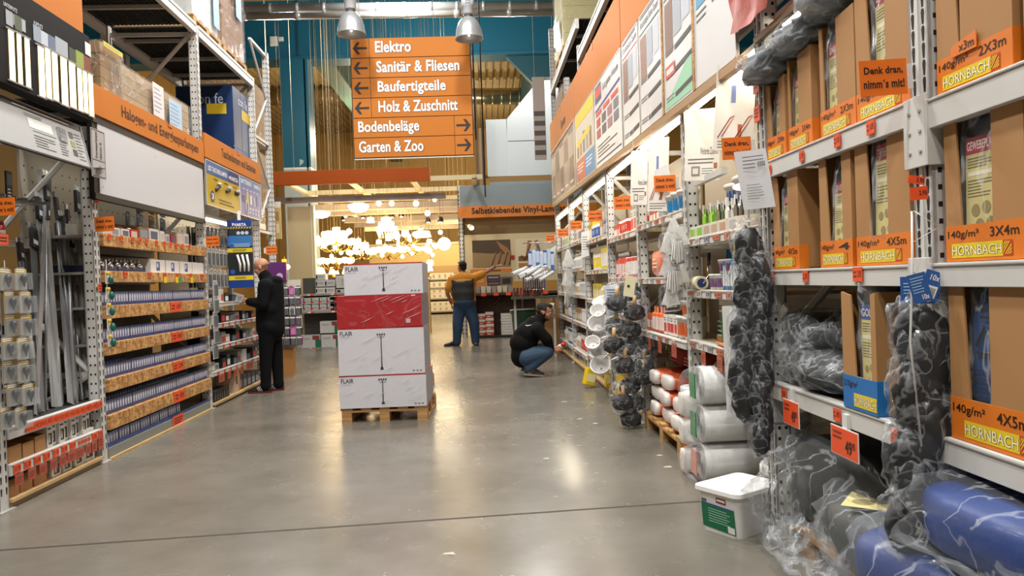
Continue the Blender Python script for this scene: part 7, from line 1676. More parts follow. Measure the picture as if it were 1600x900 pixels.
def p_strip(top,sub,green=False):
 def f(mb,w,h):
  put_text(mb,top,-w*.42,w*.42,h*.86,h*.94,-.002,C('3c3c3c'),.012);greek(mb,-w*.42,w*.42,h*.95,h*.98,1,-.002,GREYINK,.5)
  rect(mb,-w*.46,w*.46,h*.825,h*.84,-.002,C('c03a38' if sub==0 else '2c5a4c'))
  rect(mb,-w*.44,-w*.15,h*.42,h*.80,-.002,C(('8c6a5a','9a7666','8a6a5c')[sub%3]));rect(mb,-w*.12,w*.14,h*.5,h*.80,-.002,C('9aa2ac'));rect(mb,w*.17,w*.42,h*.54,h*.80,-.002,C('b4bac2'))
  for k in range(14):rect(mb,-w*.44,-w*.15,h*(.43+.026*k),h*(.437+.026*k),-.0025,C('6a4a3e'))
  for(z,c)in((.40,'2c2c2c'),(.24,'2c2c2c'),(.06,'2c2c2c')):
   mb.quad([(-w*.1,-.003,h*z),(w*.46,-.003,h*(z+.02)),(w*.46,-.003,h*(z+.055)),(-w*.1,-.003,h*(z+.035))],C(c));greek(mb,-w*.44,-w*.12,h*z,h*(z+.05),2,-.003,GREYINK,.35)
  if green:mb.quad([(-w*.46,-.0022,h*.02),(w*.46,-.0022,h*.02),(w*.46,-.0022,h*.30),(-w*.46,-.0022,h*.05)],C('8ec4a0'));rect(mb,-w*.44,-w*.1,h*.24,h*.33,-.004,C('c04a40'));rect(mb,-w*.40,-w*.14,h*.265,h*.305,-.0045,C('e8d0c8'))
 return f
def p_last(mb,w,h):
 for k,z in enumerate((.86,.74,.62,.56,.44)):
  mb.quad([(-w*.02,-.002,h*z),(w*.46,-.002,h*(z+.015)),(w*.46,-.002,h*(z+.055)),(-w*.02,-.002,h*(z+.04))],C('2c2c2c')if k%2==0 else C('7a7a7a'))
 rect(mb,-w*.44,-w*.1,h*.5,h*.58,-.002,C('4a90b8'));rect(mb,-w*.44,-w*.1,h*.66,h*.8,-.002,C('a0a8b4'));rect(mb,-w*.4,-w*.2,h*.84,h*.9,-.002,C('9a8ab0'));greek(mb,-w*.44,-w*.15,h*.4,h*.48,2,-.002,GREYINK,.3)
PO=[(10.8,14.3,'dark brown-toned poster strip of wall coverings over the farthest shelves','9a8474',p_brown),(8.98,10.7,'yellow-framed poster with red and blue corners over the scoop bay','d8d0b8',p_yellow),(7.25,8.93,'white and blue poster reading Gut glatte Wände over the brush bay','cacaca',p_white),(6.46,7.18,'white poster with brick photo and black bars, farther of the pair over the orange bags','c8c8c8',p_strip('Strukturputz & Tapeten',0)),(5.66,6.42,'white poster with brick photo and black bars, nearer of the pair over the orange bags','c8c8c8',p_strip('Ansichtsziegel, Bunte Tapeten',1)),(4.83,5.58,'white poster with a green corner and red tag over the bucket bay','c8c8c8',p_strip('Malervlies & Putze',2,True)),(4.03,4.79,'last white poster with diagonal black bars, nearest the grey tarpaulin bags','c8c8c8',p_last)]
for a,b,lb,base,fn in PO:tilt(poster('wall_poster',lb,R,a,b,zp0,zp1,C(base,.4),fn,d=-.05),0)
mb=MB();mb.box(-(14.3-3.98)/2,(14.3-3.98)/2,0,.05,-.05,.0,C('a07c54',.5));tilt(tag(mb.build('sign_ledge',loc=R.pt((14.3+3.98)/2,-.055,zp0-.005),rz=R.rz),'long brown ledge carrying the right wall posters','ledge'),0)
for a in(5.61,4.81):mb=MB();mb.box(-.018,.018,-.0,.04,0,.97,OSB);ds=mb.build('divider_strip',loc=R.pt(a,-.06,zp0),rz=R.rz);tilt(ds,0);tag(ds,'narrow chipboard strip between wall posters, %s the green-cornered one'%('before' if a<5 else 'behind'),'strip')
# red-orange sheet hanging at the near end of the posters
t=thing('orange_sheet','crinkled red-orange sheet hanging at the top right beside the last poster','sheet',R.pt(3.75,-.10,2.58),R.rz)
mb=MB();N=14;k0=mb.av([(-.28+1.1*i/N,.02+.05*noise.noise(Vector((i*.6,k*.7,3)))+.02*noise.noise(Vector((i*1.7,k*1.9,8))),.12*i/N*0+(.62*k/8)*(1)+.16*(abs(i-4)/N))for k in range(9)for i in range(N+1)])
for k in range(8):
 for i in range(N):mb.af((k0+k*(N+1)+i,k0+k*(N+1)+i+1,k0+(k+1)*(N+1)+i+1,k0+(k+1)*(N+1)+i),C('a02c0c',.4,bump=.4,bs=20),True)
mb.build('sheet_fabric',t)['label']='red-orange crinkled fabric'
mb=MB();mb.box(-.3,.85,.06,.09,.60,.65,STEELD);mb.build('top_rail',t)
mb=MB();mb.box(-.66,.66,0,.03,0,.03,C('9a7a54',.5));tag(mb.build('sign_ledge',loc=R.pt(3.2,-.02,2.52),rz=R.rz),'brown ledge above the grey tarpaulin bags at the top right','ledge')
strip_light(R,2.55,3.8,2.60,.12,'lit strip light above the grey tarpaulin bags',8)
# ---- storage above the right signs
zq=5.0
mesh_deck(R,10.63,14.35,zq,RDp,'upper right storage level with wire deck, far section carrying yellowish pallets',.14)
mesh_deck(R,7.0,10.53,4.5,RDp,'upper right storage level with wire deck, near section',.14)
mesh_deck(R,10.63,14.35,3.62,RDp,'right storage level behind the brown posters, carrying a wrapped pallet',.1)
mesh_deck(R,3.9,10.53,3.62,RDp,'long right storage level behind the white posters',.1)
pallet('pallet under the film-wrapped brown load over the brown posters',R.pt(13.2,.0,3.62),R.rz,1.2,.8)
wrapped_stack('wrapped_pallet_load','film-wrapped brown carton load over the brown posters',R.pt(13.2,.0,3.766),R.rz,1.15,.8,.85,C('8a6c4e',.7,var=.12),230,layers=6)
wrapped_stack('wrapped_pallet_load','pale yellow film-wrapped load high on the far right storage level',R.pt(12.9,.0,zq+.146),R.rz,1.2,.85,1.5,C('c2b884',.6,var=.1),231,[(-.3,.0,.3,.7,C('d8dcd0')),(.1,.4,.2,.5,C('c8d0c8'))],layers=7)
pallet('pallet under the pale yellow load high at the right',R.pt(12.9,.0,zq),R.rz,1.25,.85)
wrapped_stack('wrapped_pallet_load','grey film-wrapped load behind the orange sign band at the right',R.pt(8.2,.25,3.64),R.rz,1.6,.7,.7,C('9a9488',.6,var=.1),232)
carton('shipping_carton','brown carton on the right storage level above the orange band','box',R,9.7,.1,3.64,.8,.6,.65)
# far poster at the right end
p0_,p1_=YP(836,250,15.6),YP(850,120,15.6)
mb=MB();mb.box(p0_.x,p1_.x,15.6,15.62,p0_.z,p1_.z,C('a89a92',.5))
for k in range(5):rect(mb,p0_.x+.01,p1_.x-.01,p0_.z+.1+k*.2,p0_.z+.2+k*.2,15.598,C('4a4240'))
mb.box(p0_.x,p1_.x+.3,15.62,15.68,p1_.z-.05,p1_.z,STEELD);mb.cyl((p0_.x+.05,15.65,p1_.z),(p0_.x+.05,15.65,9.498),.006,m=STEELD,n=5);mb.cyl((p1_.x+.2,15.65,p1_.z),(p1_.x+.2,15.65,9.498),.006,m=STEELD,n=5)
tag(mb.build('striped_banner'),'pale banner with dark stripes beside the tall right end post','banner')
# ---- reminder signs
SG=[(860,371.5,14.3,14,'farthest, next to the hanging paper'),(880,363.5,12.2,16.5,'second farthest'),(900,352,10.55,18,'third farthest, above the white gloves'),(930,337.5,8.9,22,'over the yellow cans'),(973,317,7.0,27,'over the red cartons of the brush bay'),(1039,286.5,5.45,34,'beside the orange bag bay post'),(1151,231.5,3.95,46,'in front of the largest bright product card'),(1380,121,2.47,75,'largest, in front of the upper tarpaulin cartons')]
for u,v,y,wpx,lb in SG:
 sign_flag(u,v,y,wpx,'orange reminder sign on the right rack, %s'%lb,1)
# ---- hanging strips
def bag_item(name,label,loc,rz,w,h,col,kind,seed,group=None,header=None,sc=1.0):
 t=thing(name,label,'pack',loc,rz,group)
 mb=MB();rr=random.Random(seed)
 if kind=='hooks':
  for k in range(6):mb.tube([(rr.uniform(-w*.35,w*.35),rr.uniform(-.02,.02),-h*rr.uniform(.45,.95))for _ in range(4)],.009,C(col,.35),6)
  mb.ell((0,0,-h*.6),(w*.43,.045,h*.46),C(col,.35),18,12,wob=.25,seed=seed,wf=4)
 elif kind=='brush':
  mb.ell((0,0,-h*.70),(w*.40,w*.30,h*.27),C(col,.5,bump=.6,bs=90),18,12,p=.8,wob=.2,seed=seed);mb.cyl((0,0,-h*.5),(.01,0,-h*.08),w*.1,w*.07,C('c8a26a',.4),8)
 elif kind=='glove':
  for k in range(5):
   mb.T=Matrix.Translation((0,.012*(k-2),0))@Matrix.Rotation((k-2)*.13+(k%2)*.06,4,'Y');mb.prism([(-w*.2,-h*(.8+.07*(k%3))),(w*.22,-h*(.86+.05*(k%2))),(w*.12,-h*.05),(-w*.12,-h*.05)],0,.006,C(col,.6))
  mb.T=Matrix.Identity(4)
 mb.build('pack_content',t)
 mb=MB();mb.ell((0,0,-h*.52),(w*.52,.055 if kind!='brush' else w*.36,h*.54),FILM3 if kind!='glove' else FILM2,22,16,p=.7,wob=.26 if kind=='hooks' else .2,seed=seed+3,wf=3.2);mb.build('clear_bag',t)
 if header:
  mb=MB();mb.box(-w*.3,w*.3,-.03,-.027,-h*.12,h*.30,C(header,.4));greek(mb,-w*.25,w*.2,h*.02,h*.22,4,-.031,C('a8c0e0'),.35,seed);rect(mb,-w*.05,w*.22,-h*.09,h*.03,-.031,WHITE);mb.build('header_card',t)
 return t
# near strip of hook packs
t0_=R.pt(2.52,-.10,0)
for k in range(7):
 p_=YP(1437-k*2+(k%2)*10,462+k*50,2.42);z=p_.z
 bag_item('hook_pack','clear bag of black hooks on the near hanging strip, %s'%('topmost, with blue header cards','second from the top','third from the top','fourth from the top','fifth from the top','sixth from the top','lowest')[k],(p_.x,2.42-.01*(k%2),z),-.5+.3*(k%3),.185,.21,'0e0f11','hooks',240+k,None,'2a5a9c' if k in(0,)else None)
for k,(u,v,r)in enumerate(((1437,450,.12),(1455,446,.55))):
 p_=YP(u,v,2.36);t=thing('header_card','blue header card at the top of the near hanging strip, %s'%('left one with print','right one with a barcode')[k],'card',tuple(p_),-.3)
 t.rotation_euler=(0,(-.25,.35)[k],-.3)
 mb=MB();mb.box(-.032,.032,0,.002,-.055,.055,C('2a5a9c',.35));mb.build('card_panel',t);t.scale=(.85,1,.85)
 mb=MB()
 if k==0:greek(mb,-.025,.025,-.02,.045,6,-.001,C('9ab8dc'),.35);put_text(mb,'10x',.0,.024,-.045,-.025,-.001,WHITE,.02)
 else:
  rect(mb,-.024,.024,-.045,.0,-.001,WHITE)
  for i in range(9):rect(mb,-.02+i*.0045,-.018+i*.0045,-.04,-.008,-.0015,INK)
  put_text(mb,'10x',-.012,.02,.02,.042,-.001,WHITE,.02)
 mb.build('card_print',t)
mb=MB();p_=YP(1425,330,2.4);mb.tube([(0,0,0),(-.01,-.01,-.2),(-.03,-.02,-.42),(-.01,-.03,-.75)],.004,C('dededc',.3,alpha=.8),5)
for k in range(4):mb.tube([(-.005*k,-.01,-.1*k),(.06,-.03,-.1*k-.05+.09*(k%2))],.0015,C('e8e8e6',.3),4)
tag(mb.build('hanging_strip',loc=tuple(p_)),'clear plastic strip with white pins hanging from the near rack post','strip')
for k,(u,v,w,tx)in enumerate(((1432,281,.05,'5.95'),(1436,302,.052,'2.95'))):
 p_=YP(u,v,2.36);t=thing('price_tag_card','small orange price tag on the near rack post, %s'%('upper tilted one','lower one reading 2.95')[k],'price tag',tuple(p_),-.2);t.rotation_euler=(0,(.2,-.05)[k],-.2)
 mb=MB();mb.box(-w/2,w/2,0,.002,-w*(.25,.4)[k],w*(.25,.4)[k],TAG);mb.build('tag_panel',t);mb=MB();put_text(mb,tx,.0,w*.45,-w*.12,w*.16,-.001,INK,.02);mb.build('lettering',t);mb=MB();mb.box(-.004,.004,.002,.05,-.004,.004,STEELD);mb.build('tag_clip',t)
# black strips at the second post
for k in range(8):
 p_=YP(1170-k*1.5+(k%2)*8,345+k*33,3.78);bag_item('hook_pack','black spiral pack on the strip beside the hanging paper, %s'%('topmost','second from the top','third from the top','fourth from the top','fifth from the top','sixth from the top','seventh from the top','lowest')[k],(p_.x-.005,3.78,p_.z),-.3+.25*(k%3),.165,.25,'0d0e10','hooks',260+k)
for k in range(9):
 p_=YP(1192+(k%2)*5,395+k*32,3.74);bag_item('sleeve_pack','small black pack on the strip along the second post, %s'%('topmost','second from the top','third from the top','fourth from the top','middle','sixth from the top','seventh from the top','eighth from the top','lowest')[k],(p_.x-.02,3.72,p_.z),-.2+.2*(k%3),.10,.18,'1d1e22','hooks',280+k)
# paper sheet
p_=YP(1179,280,3.70);t=thing('paper_sheet','white printed paper sheet hanging at the second rack post','paper',tuple(p_),-.35);t.rotation_euler=(.05,-.05,-.35)
mb=MB();N=8;k0=mb.av([(-.075+.15*i/N+.012*(k-4)/4*-1,.014*math.sin(i/N*3),-.145+.29*k/8)for k in range(9)for i in range(N+1)])
for k in range(8):
 for i in range(N):mb.af((k0+k*(N+1)+i,k0+k*(N+1)+i+1,k0+(k+1)*(N+1)+i+1,k0+(k+1)*(N+1)+i),C('dcdfe4',.5),True)
mb.build('paper_page',t)
mb=MB();greek(mb,-.05,.05,.05,.12,4,-.006,GREYINK,.25,2);greek(mb,-.04,.055,-.1,-.02,6,-.004,GREYINK,.2,3)
for i in range(8):rect(mb,.02+i*.0045,.022+i*.0045,.06,.085,-.008,INK)
mb.build('page_print',t)
for k,(u,v)in enumerate(((1181,108),(1181,134),(1184,178))):
 y,z=R.hit(u,v,-.01);mb=MB();mb.box(-.04,.04,-.003,0,-.04,.04,C('a8381a' if k==0 else 'e2501f',.45));greek(mb,-.03,.03,-.02,.03,3,-.004,INK,.4);tag(mb.build('price_tag_card',loc=R.pt(3.86,-.012,z),rz=R.rz),'orange tag stuck on the second right rack post, %s'%('topmost, dark','second from the top','third from the top')[k],'price tag')
# white glove / brush strips
for k in range(10):
 p_=YP(1050+(0,9,-8,4,12,-10,7,-3,11,-6)[k],342+k*11.5,5.25);o=bag_item('glove_pack','white glove pack hanging on the strip between bucket bay and orange bag bay',(p_.x,5.22-.02*(k%2),p_.z),-.3+.2*(k%3),.15,.17,'dad8d4','glove',300,'white glove packs on the strip at the orange bag bay')if k==0 else dup(o0,(p_.x,5.22-.025*(k%4),p_.z),-.9+.6*(k%4))
 if k==0:o0=o
for k in range(5):
 p_=YP(887+(k%2)*5,388+k*15,12.0);
 if k==0:o0=bag_item('glove_pack','white glove pack hanging on the strip at the far right bays',tuple(p_),-.3,.16,.34,'d6d4ce','glove',310,'white glove packs on the far right strip')
 else:dup(o0,tuple(p_),-.9+.5*k)
p_=YP(914,380,10.3);mb=MB();mb.prism([(-.06,-.2),(.06,-.17),(.07,.17),(-.05,.15)],0,.003,C('d8d8d6',.5));greek(mb,-.04,.05,-.1,.1,6,-.001,GREYINK,.25);tag(mb.build('paper_sheet',loc=tuple(p_),rz=-.6),'narrow white paper slip hanging at the glove bay post','paper')
p_=YP(858,398,13.6);mb=MB();mb.prism([(-.13,.0),(.08,-.16),(.13,.17)],0,.003,C('d8d8d6',.5));tag(mb.build('paper_sheet',loc=tuple(p_),rz=-.2),'triangular white paper hanging at the far end of the right rack','paper')
# brush bags
BG=[(985,440,0),(963,455,0),(990,470,1),(962,492,0),(985,497,0),(958,520,0),(982,525,1),(1005,552,0),(975,552,0),(995,520,0),(983,585,1),(972,610,0),(992,612,0),(985,640,1),(1003,570,0)]
for k,(u,v,q)in enumerate(BG):
 p_=YP(u,v-12,6.78-.04*(k%3));bag_item('brush_pack','round black brush in a clear bag, %s of the hanging brush cluster'%('topmost','top left','upper right','upper left','upper middle','middle left','centre','far right','middle lower','middle right','lower centre','lower left','lower right','lowest','right lower')[k],(p_.x,6.80-.05*(k%3),max(p_.z,.26)),-.4+.3*(k%3),.23,.25,'17181a','brush',320+k)
p_=YP(957,468,6.9);mb=MB();mb.prism([(-.06,-.15),(.08,-.12),(.06,.15),(-.08,.12)],0,.003,C('ccd4de',.45));greek(mb,-.05,.05,-.09,.1,8,-.001,C('4a5a7a'),.4);tag(mb.build('product_card',loc=tuple(p_),rz=-.2),'bluish printed card between the white scoops and the brush bags','card')
p_=YP(982,447,6.5);mb=MB();mb.prism([(-.05,-.08),(.04,-.1),(.07,.07),(-.02,.1)],0,.003,C('d8d4b0',.45));mb.cyl((0,-.004,0),(0,-.001,0),.012,m=INK,n=8);tag(mb.build('header_card',loc=tuple(p_),rz=-.2),'pale yellow hanging card above the brush bags','card')
# scoops
for k,(u,v,r)in enumerate(((940,470,15),(933,505,15),(940,524,14),(938,548,14),(938,570,16),(926,535,12),(934,485,12))):
 y=8.35-.03*k;p_=YP(u,v,y);R_=r/F*y;t=thing('paint_scoop','white plastic scoop hanging in the scoop cluster, %s'%('topmost, seen from the side','second, opening forward','third from the top','fourth from the top','lowest and largest','small one at the left','half hidden behind the top one')[k],'scoop',tuple(p_),0)
 t.rotation_euler=(.9 if k!=0 else .35,-.35,0)
 mb=MB();mb.lathe([(R_*.75,-R_*.9),(R_*.95,0),(R_*1.04,.005),(R_*1.04,.012),(R_*.97,.012),(R_*.88,0),(R_*.7,-R_*.8),(.01,-R_*.82)],PW,22,caps=False);mb.lathe([(.01,-R_*.9),(R_*.75,-R_*.9)],PW,22,caps=False);mb.build('scoop_bowl',t)
 mb=MB();mb.tube([(R_,0,0),(R_*1.6,0,.01),(R_*2.1,0,.0),(R_*2.2,0,-.03)],.012,PW,8);mb.build('scoop_handle',t)
for k,(u,v)in enumerate(((918,590),(934,592),(950,596))):
 p_=FL(u,v+12);t=thing('yellow_canister','yellow canister on the floor below the white scoops, %s'%('leftmost, leaning','middle','right')[k],'canister',(R.xf(9.2-.6*k)-.02+.03*k,9.35-.55*k,.077 if k else .0),0);
 if k==0:t.location.x-=.16;t.rotation_euler=(0,.25,.3);t.location.z=.03
 mb=MB();mb.box(-.07,.07,-.05,.05,0,.22,C('d9b81c',.35));mb.build('canister_body',t,bevel=.015);mb=MB();mb.cyl((.03,0,.22),(.03,0,.25),.02,m=BLACK,n=10);mb.build('cap',t);mb=MB();rect(mb,-.055,.055,.05,.15,-.0515,C('e8dfae'));mb.build('printed_label',t)
# ---- basket stand at the far right end with brush rollers
yK=13.3
t=thing('wire_basket_stand','wire basket stand with blue handles in front of the far right rack end','stand',(YP(835,470,yK).x,yK,0),0)
zk0,zk1=YP(840,452,yK).z,YP(840,418,yK).z;wk=.42
mb=MB()
for k in range(13):x=-wk/2+wk*k/12;mb.cyl((x,-.2,zk0),(x,-.2,zk1),.004,m=CHROME,n=5)
for z in(zk0,zk1,(zk0+zk1)/2):mb.tube([(-wk/2,-.2,z),(wk/2,-.2,z),(wk/2,.15,z),(-wk/2,.15,z)],.005,CHROME,5,closed=True)
mb.box(-wk/2,wk/2,-.19,.15,zk0-.006,zk0,STEELD)
mb.build('wire_basket',t);mb=MB();mb.box(-.4,.4,-.15,.25,zk0-.16,zk0-.12,C('2c3a2e',.5));mb.build('stand_tray',t);mb=MB()
for x in(-.36,.33):mb.box(x,x+.04,.1,.14,0,zk0-.16,STEELD)
mb.build('stand_leg',t)
for k in range(10):
 mb=MB();mb.box(-.013,.013,-.01,.012,0,.24,C('1f3f86',.4));mb.box(-.016,.016,-.014,.014,.24,.3,C('2a56a8',.4));tag(mb.build('blue_brush',loc=(t.location.x-.18+.04*k,yK-.1,zk0+.002)),'blue brush handle standing in the wire basket','brush','blue brushes in the wire basket')
for k in range(8):
 p_=YP(803+5.5*k+(k%2)*4,428+3.2*(k%4),yK-.3);mb=MB();A=Vector((0,0,0));B=Vector((.26,.2,.10+.03*(k%3)));mb.cyl(A,B,.032,m=C('d8d8da',.6),n=14);mb.cyl(A-B.normalized()*.002,A,.018,m=C('5a5a60',.6),n=10);tag(mb.build('roller_sleeve',loc=(p_.x-.03,yK-.35+.01*k,p_.z)),'white paint roller sleeve in the fan at the far right end, %s'%('leftmost, lowest','second','third','fourth','fifth','sixth','seventh','rightmost')[k],'roller sleeve','white roller sleeves at the far right end')
for k in range(9):
 mb=MB();mb.prism([(-.02,0),(.02,0),(.03,.16),(-.01,.16)],0,.1,C(('5a1c14','3a1410','7a3020')[k%3],.5));tag(mb.build('book_pack',loc=(t.location.x-.36+.06*k,yK-.12,zk0-.12)),'dark red pack leaning on the tray under the wire basket','pack','dark red packs under the wire basket')
t=thing('waste_bin','dark green bin under the wire basket stand','bin',(YP(818,490,yK+.5).x,yK+.55,0),0);mb=MB();mb.lathe([(.17,0),(.22,.75),(.24,.76),(.24,.8)],C('1c4632',.4),18);mb.build('bin_body',t);mb=MB();mb.lathe([(.245,.79),(.25,.8),(.25,.83),(.2,.84)],C('16301f',.4),18);mb.build('bin_rim',t)
carton('tall_carton','tall brown carton standing behind the squatting man','box',R,13.95,-.42,0,.3,.35,1.05,C('9a7448',.7),rot=.2)
p_=YP(862,478,13.1);mb=MB();mb.cyl((-.05,0,0),(.05,-.03,0),.05,m=C('d8c890',.6),n=16);mb.cyl((.05,-.03,0),(.053,-.031,0),.03,m=C('2a4a9c'),n=12);mb.cyl((-.0,0,-.05),(0,.1,-.06),.006,m=STEELD,n=5);tag(mb.build('tape_roll',loc=(p_.x,13.15,p_.z)),'cream roll with a blue core at the end of the basket tray','roll')
p_=YP(825,405,13.4)
for k in range(7):
 q=YP(828+6*k,405-2*(k%3),13.45);mb=MB();mb.prism([(-.03,-.2),(.03,-.2),(.035,.14),(-.035,.14)],0,.02,C(('2a56a8','c8ccd4','3a68b0','d8d8d8')[k%4],.4));mb.box(-.03,.03,-.004,0,-.1,.1,C('b8c8e0'));tag(mb.build('roller_pack',loc=(q.x,13.4+.03*k,q.z)),'blue and white roller pack hanging over the wire basket, %s'%('leftmost','second','third','middle','fifth','sixth','rightmost')[k],'pack','roller packs over the wire basket')
mb=MB();mb.tube([(-.4,0,0),(.1,0,0),(.16,.1,0),(.16,.3,0)],.008,CHROME,6);p_=YP(852,393,13.4);tag(mb.build('hanging_rail',loc=(p_.x,13.42,p_.z+.16)),'chrome rail carrying the roller packs at the far right end','rail')
# scraps on the floor
for k,(u,v)in enumerate(((852,717),(700,866),(925,630),(905,655),(930,662),(880,628),(1030,712),(1042,730))):
 p_=FL(u,v);mb=MB();rr=random.Random(k);mb.quad([(rr.uniform(-.03,-.01),rr.uniform(-.01,.0),.0012),(rr.uniform(.01,.05),rr.uniform(-.02,0),.002),(rr.uniform(.01,.04),.012,.006),(-.02,.012,.003)],C('b8b2a4',.6));mb.quad([(-.02,.012,.003),(.02,.012,.006),(.03,.02,.002),(-.01,.02,.0012)],C('b8b2a4',.6))
 tag(mb.build('paper_scrap',loc=(p_.x,p_.y,0)),'tiny pale paper scrap on the concrete floor, %s'%('in the middle of the aisle','at the bottom of the aisle','below the white scoops','left below the scoops','in front of the brush bags','left of the yellow canister','in front of the orange bag pallet','near the insulation rolls')[k],'scrap')
# ====== PEOPLE
SKIN=C('b98468',.5,var=.05,vs=12);SKIN2=C('a87458',.5,var=.05,vs=12)
def fuse(mb,name,mat,parent,vox=.008,smooth=6,label=None):
 """join rounded limbs into one continuous surface"""
 me=mb.mesh(name+'_raw');o=bpy.data.objects.new(name,me);COL.objects.link(o)
 r=o.modifiers.new('r','REMESH');r.mode='VOXEL';r.voxel_size=vox
 s=o.modifiers.new('s','SMOOTH');s.iterations=smooth;s.factor=.5
 dg=bpy.context.evaluated_depsgraph_get();m2=bpy.data.meshes.new_from_object(o.evaluated_get(dg))
 o.modifiers.clear();o.data=m2;m2 .materials.clear();m2 .materials.append(mat)
 m2 .polygons.foreach_set('use_smooth',[True]*len(m2 .polygons));m2 .update()
 bpy.data.meshes.remove(me)
 if parent:o.parent=parent
 if label:o['label']=label
 return o
Zm=C('808080')
def limb(mb,pts,rs,n=14):
 pts=[Vector(p)for p in pts]
 for i in range(len(pts)-1):mb.cyl(pts[i],pts[i+1],rs[i],rs[i+1],Zm,n)
 for p,r in zip(pts,rs):mb.ell(p,(r,r,r),Zm,n,10)
def frame_rot(yaw,pitch=0.0,roll=0.0):return Euler((pitch,roll,yaw),'XYZ')
def head_shape(mb,c,yaw,pitch,s=1.0,beard=False):
 """c = centre of the skull; yaw 0 looks along -y"""
 q=Matrix.Rotation(yaw,3,'Z')@Matrix.Rotation(pitch,3,'X');c=Vector(c)
 P=lambda x,y,z:c+q@Vector((x*s,y*s,z*s));e=q.to_euler()
 mb.ell(P(0,.012,.03),(.076*s,.098*s,.088*s),Zm,20,14,e);mb.ell(P(0,-.03,-.035),(.06*s,.068*s,.075*s),Zm,18,12,e)
 mb.ell(P(0,-.05,-.085),(.042*s,.042*s,.032*s),Zm,14,10,e)
 mb.ell(P(0,-.098,-.018),(.013*s,.02*s,.02*s),Zm,10,8,e);mb.ell(P(0,-.088,.005),(.010*s,.016*s,.026*s),Zm,10,8,e)
 mb.ell(P(0,-.076,.032),(.052*s,.02*s,.014*s),Zm,14,8,e)
 for sx in(-1,1):
  mb.ell(P(sx*.076,.012,-.012),(.010*s,.021*s,.032*s),Zm,10,8,e);mb.ell(P(sx*.036,-.066,-.022),(.024*s,.022*s,.02*s),Zm,10,8,e)
 mb.ell(P(0,-.087,-.053),(.024*s,.012*s,.008*s),Zm,10,6,e);mb.ell(P(0,-.085,-.066),(.02*s,.011*s,.008*s),Zm,10,6,e)
 return P,e
def face_parts(t,P,s,browc='3a281c',open_=True):
 mb=MB()
 for sx in(-1,1):mb.ell(P(sx*.032,-.080,.010),(.012*s,.010*s,.007*s),C('e6e0d8',.3),10,8);mb.ell(P(sx*.032,-.089,.010),(.006*s,.004*s,.006*s),C('2a1c14',.2),8,6)
 mb.build('eyes',t);mb=MB()
 for sx in(-1,1):mb.tube([P(sx*.014,-.098,.034),P(sx*.034,-.096,.040),P(sx*.052,-.082,.034)],.005*s,C(browc,.8),6)
 mb.build('eyebrows',t)
def hand(mb,w,d,up,s=1.0,curl=.6,spread=.12,side=1):
 """palm from wrist w along d; palm faces -up; five fingers curling towards -up"""
 w=Vector(w);d=Vector(d).normalized();up=Vector(up);up=(up-d*up.dot(d)).normalized();x=d.cross(up)
 for k in range(4):
  b=w+d*.075*s+x*(k-1.5)*.019*s;mb.cyl(w+x*(k-1.5)*.012*s,b,.014*s,.0115*s,Zm,8);mb.ell(b,(.0115*s,)*3,Zm,8,6)
  L_=(.072,.08,.075,.058)[k]*s if side>0 else(.058,.075,.08,.072)[k]*s
  p=b;dd=d+x*(k-1.5)*spread
  for j,f in enumerate((.45,.32,.23)):
   a=curl*(j*.8+.25);v=(dd*math.cos(a)-up*math.sin(a)).normalized();q=p+v*L_*f;mb.cyl(p,q,.0098*s,.0085*s,Zm,8);mb.ell(q,(.0086*s,)*3,Zm,8,6);p=q
 tb=w+d*.025*s-x*side*.024*s;p1=tb+(d*.6-x*side*.7-up*.35).normalized()*.038*s;p2=p1+(d*.9-x*side*.1-up*.5).normalized()*.030*s
 limb(mb,[tb,p1,p2],[.013*s,.011*s,.009*s],8)
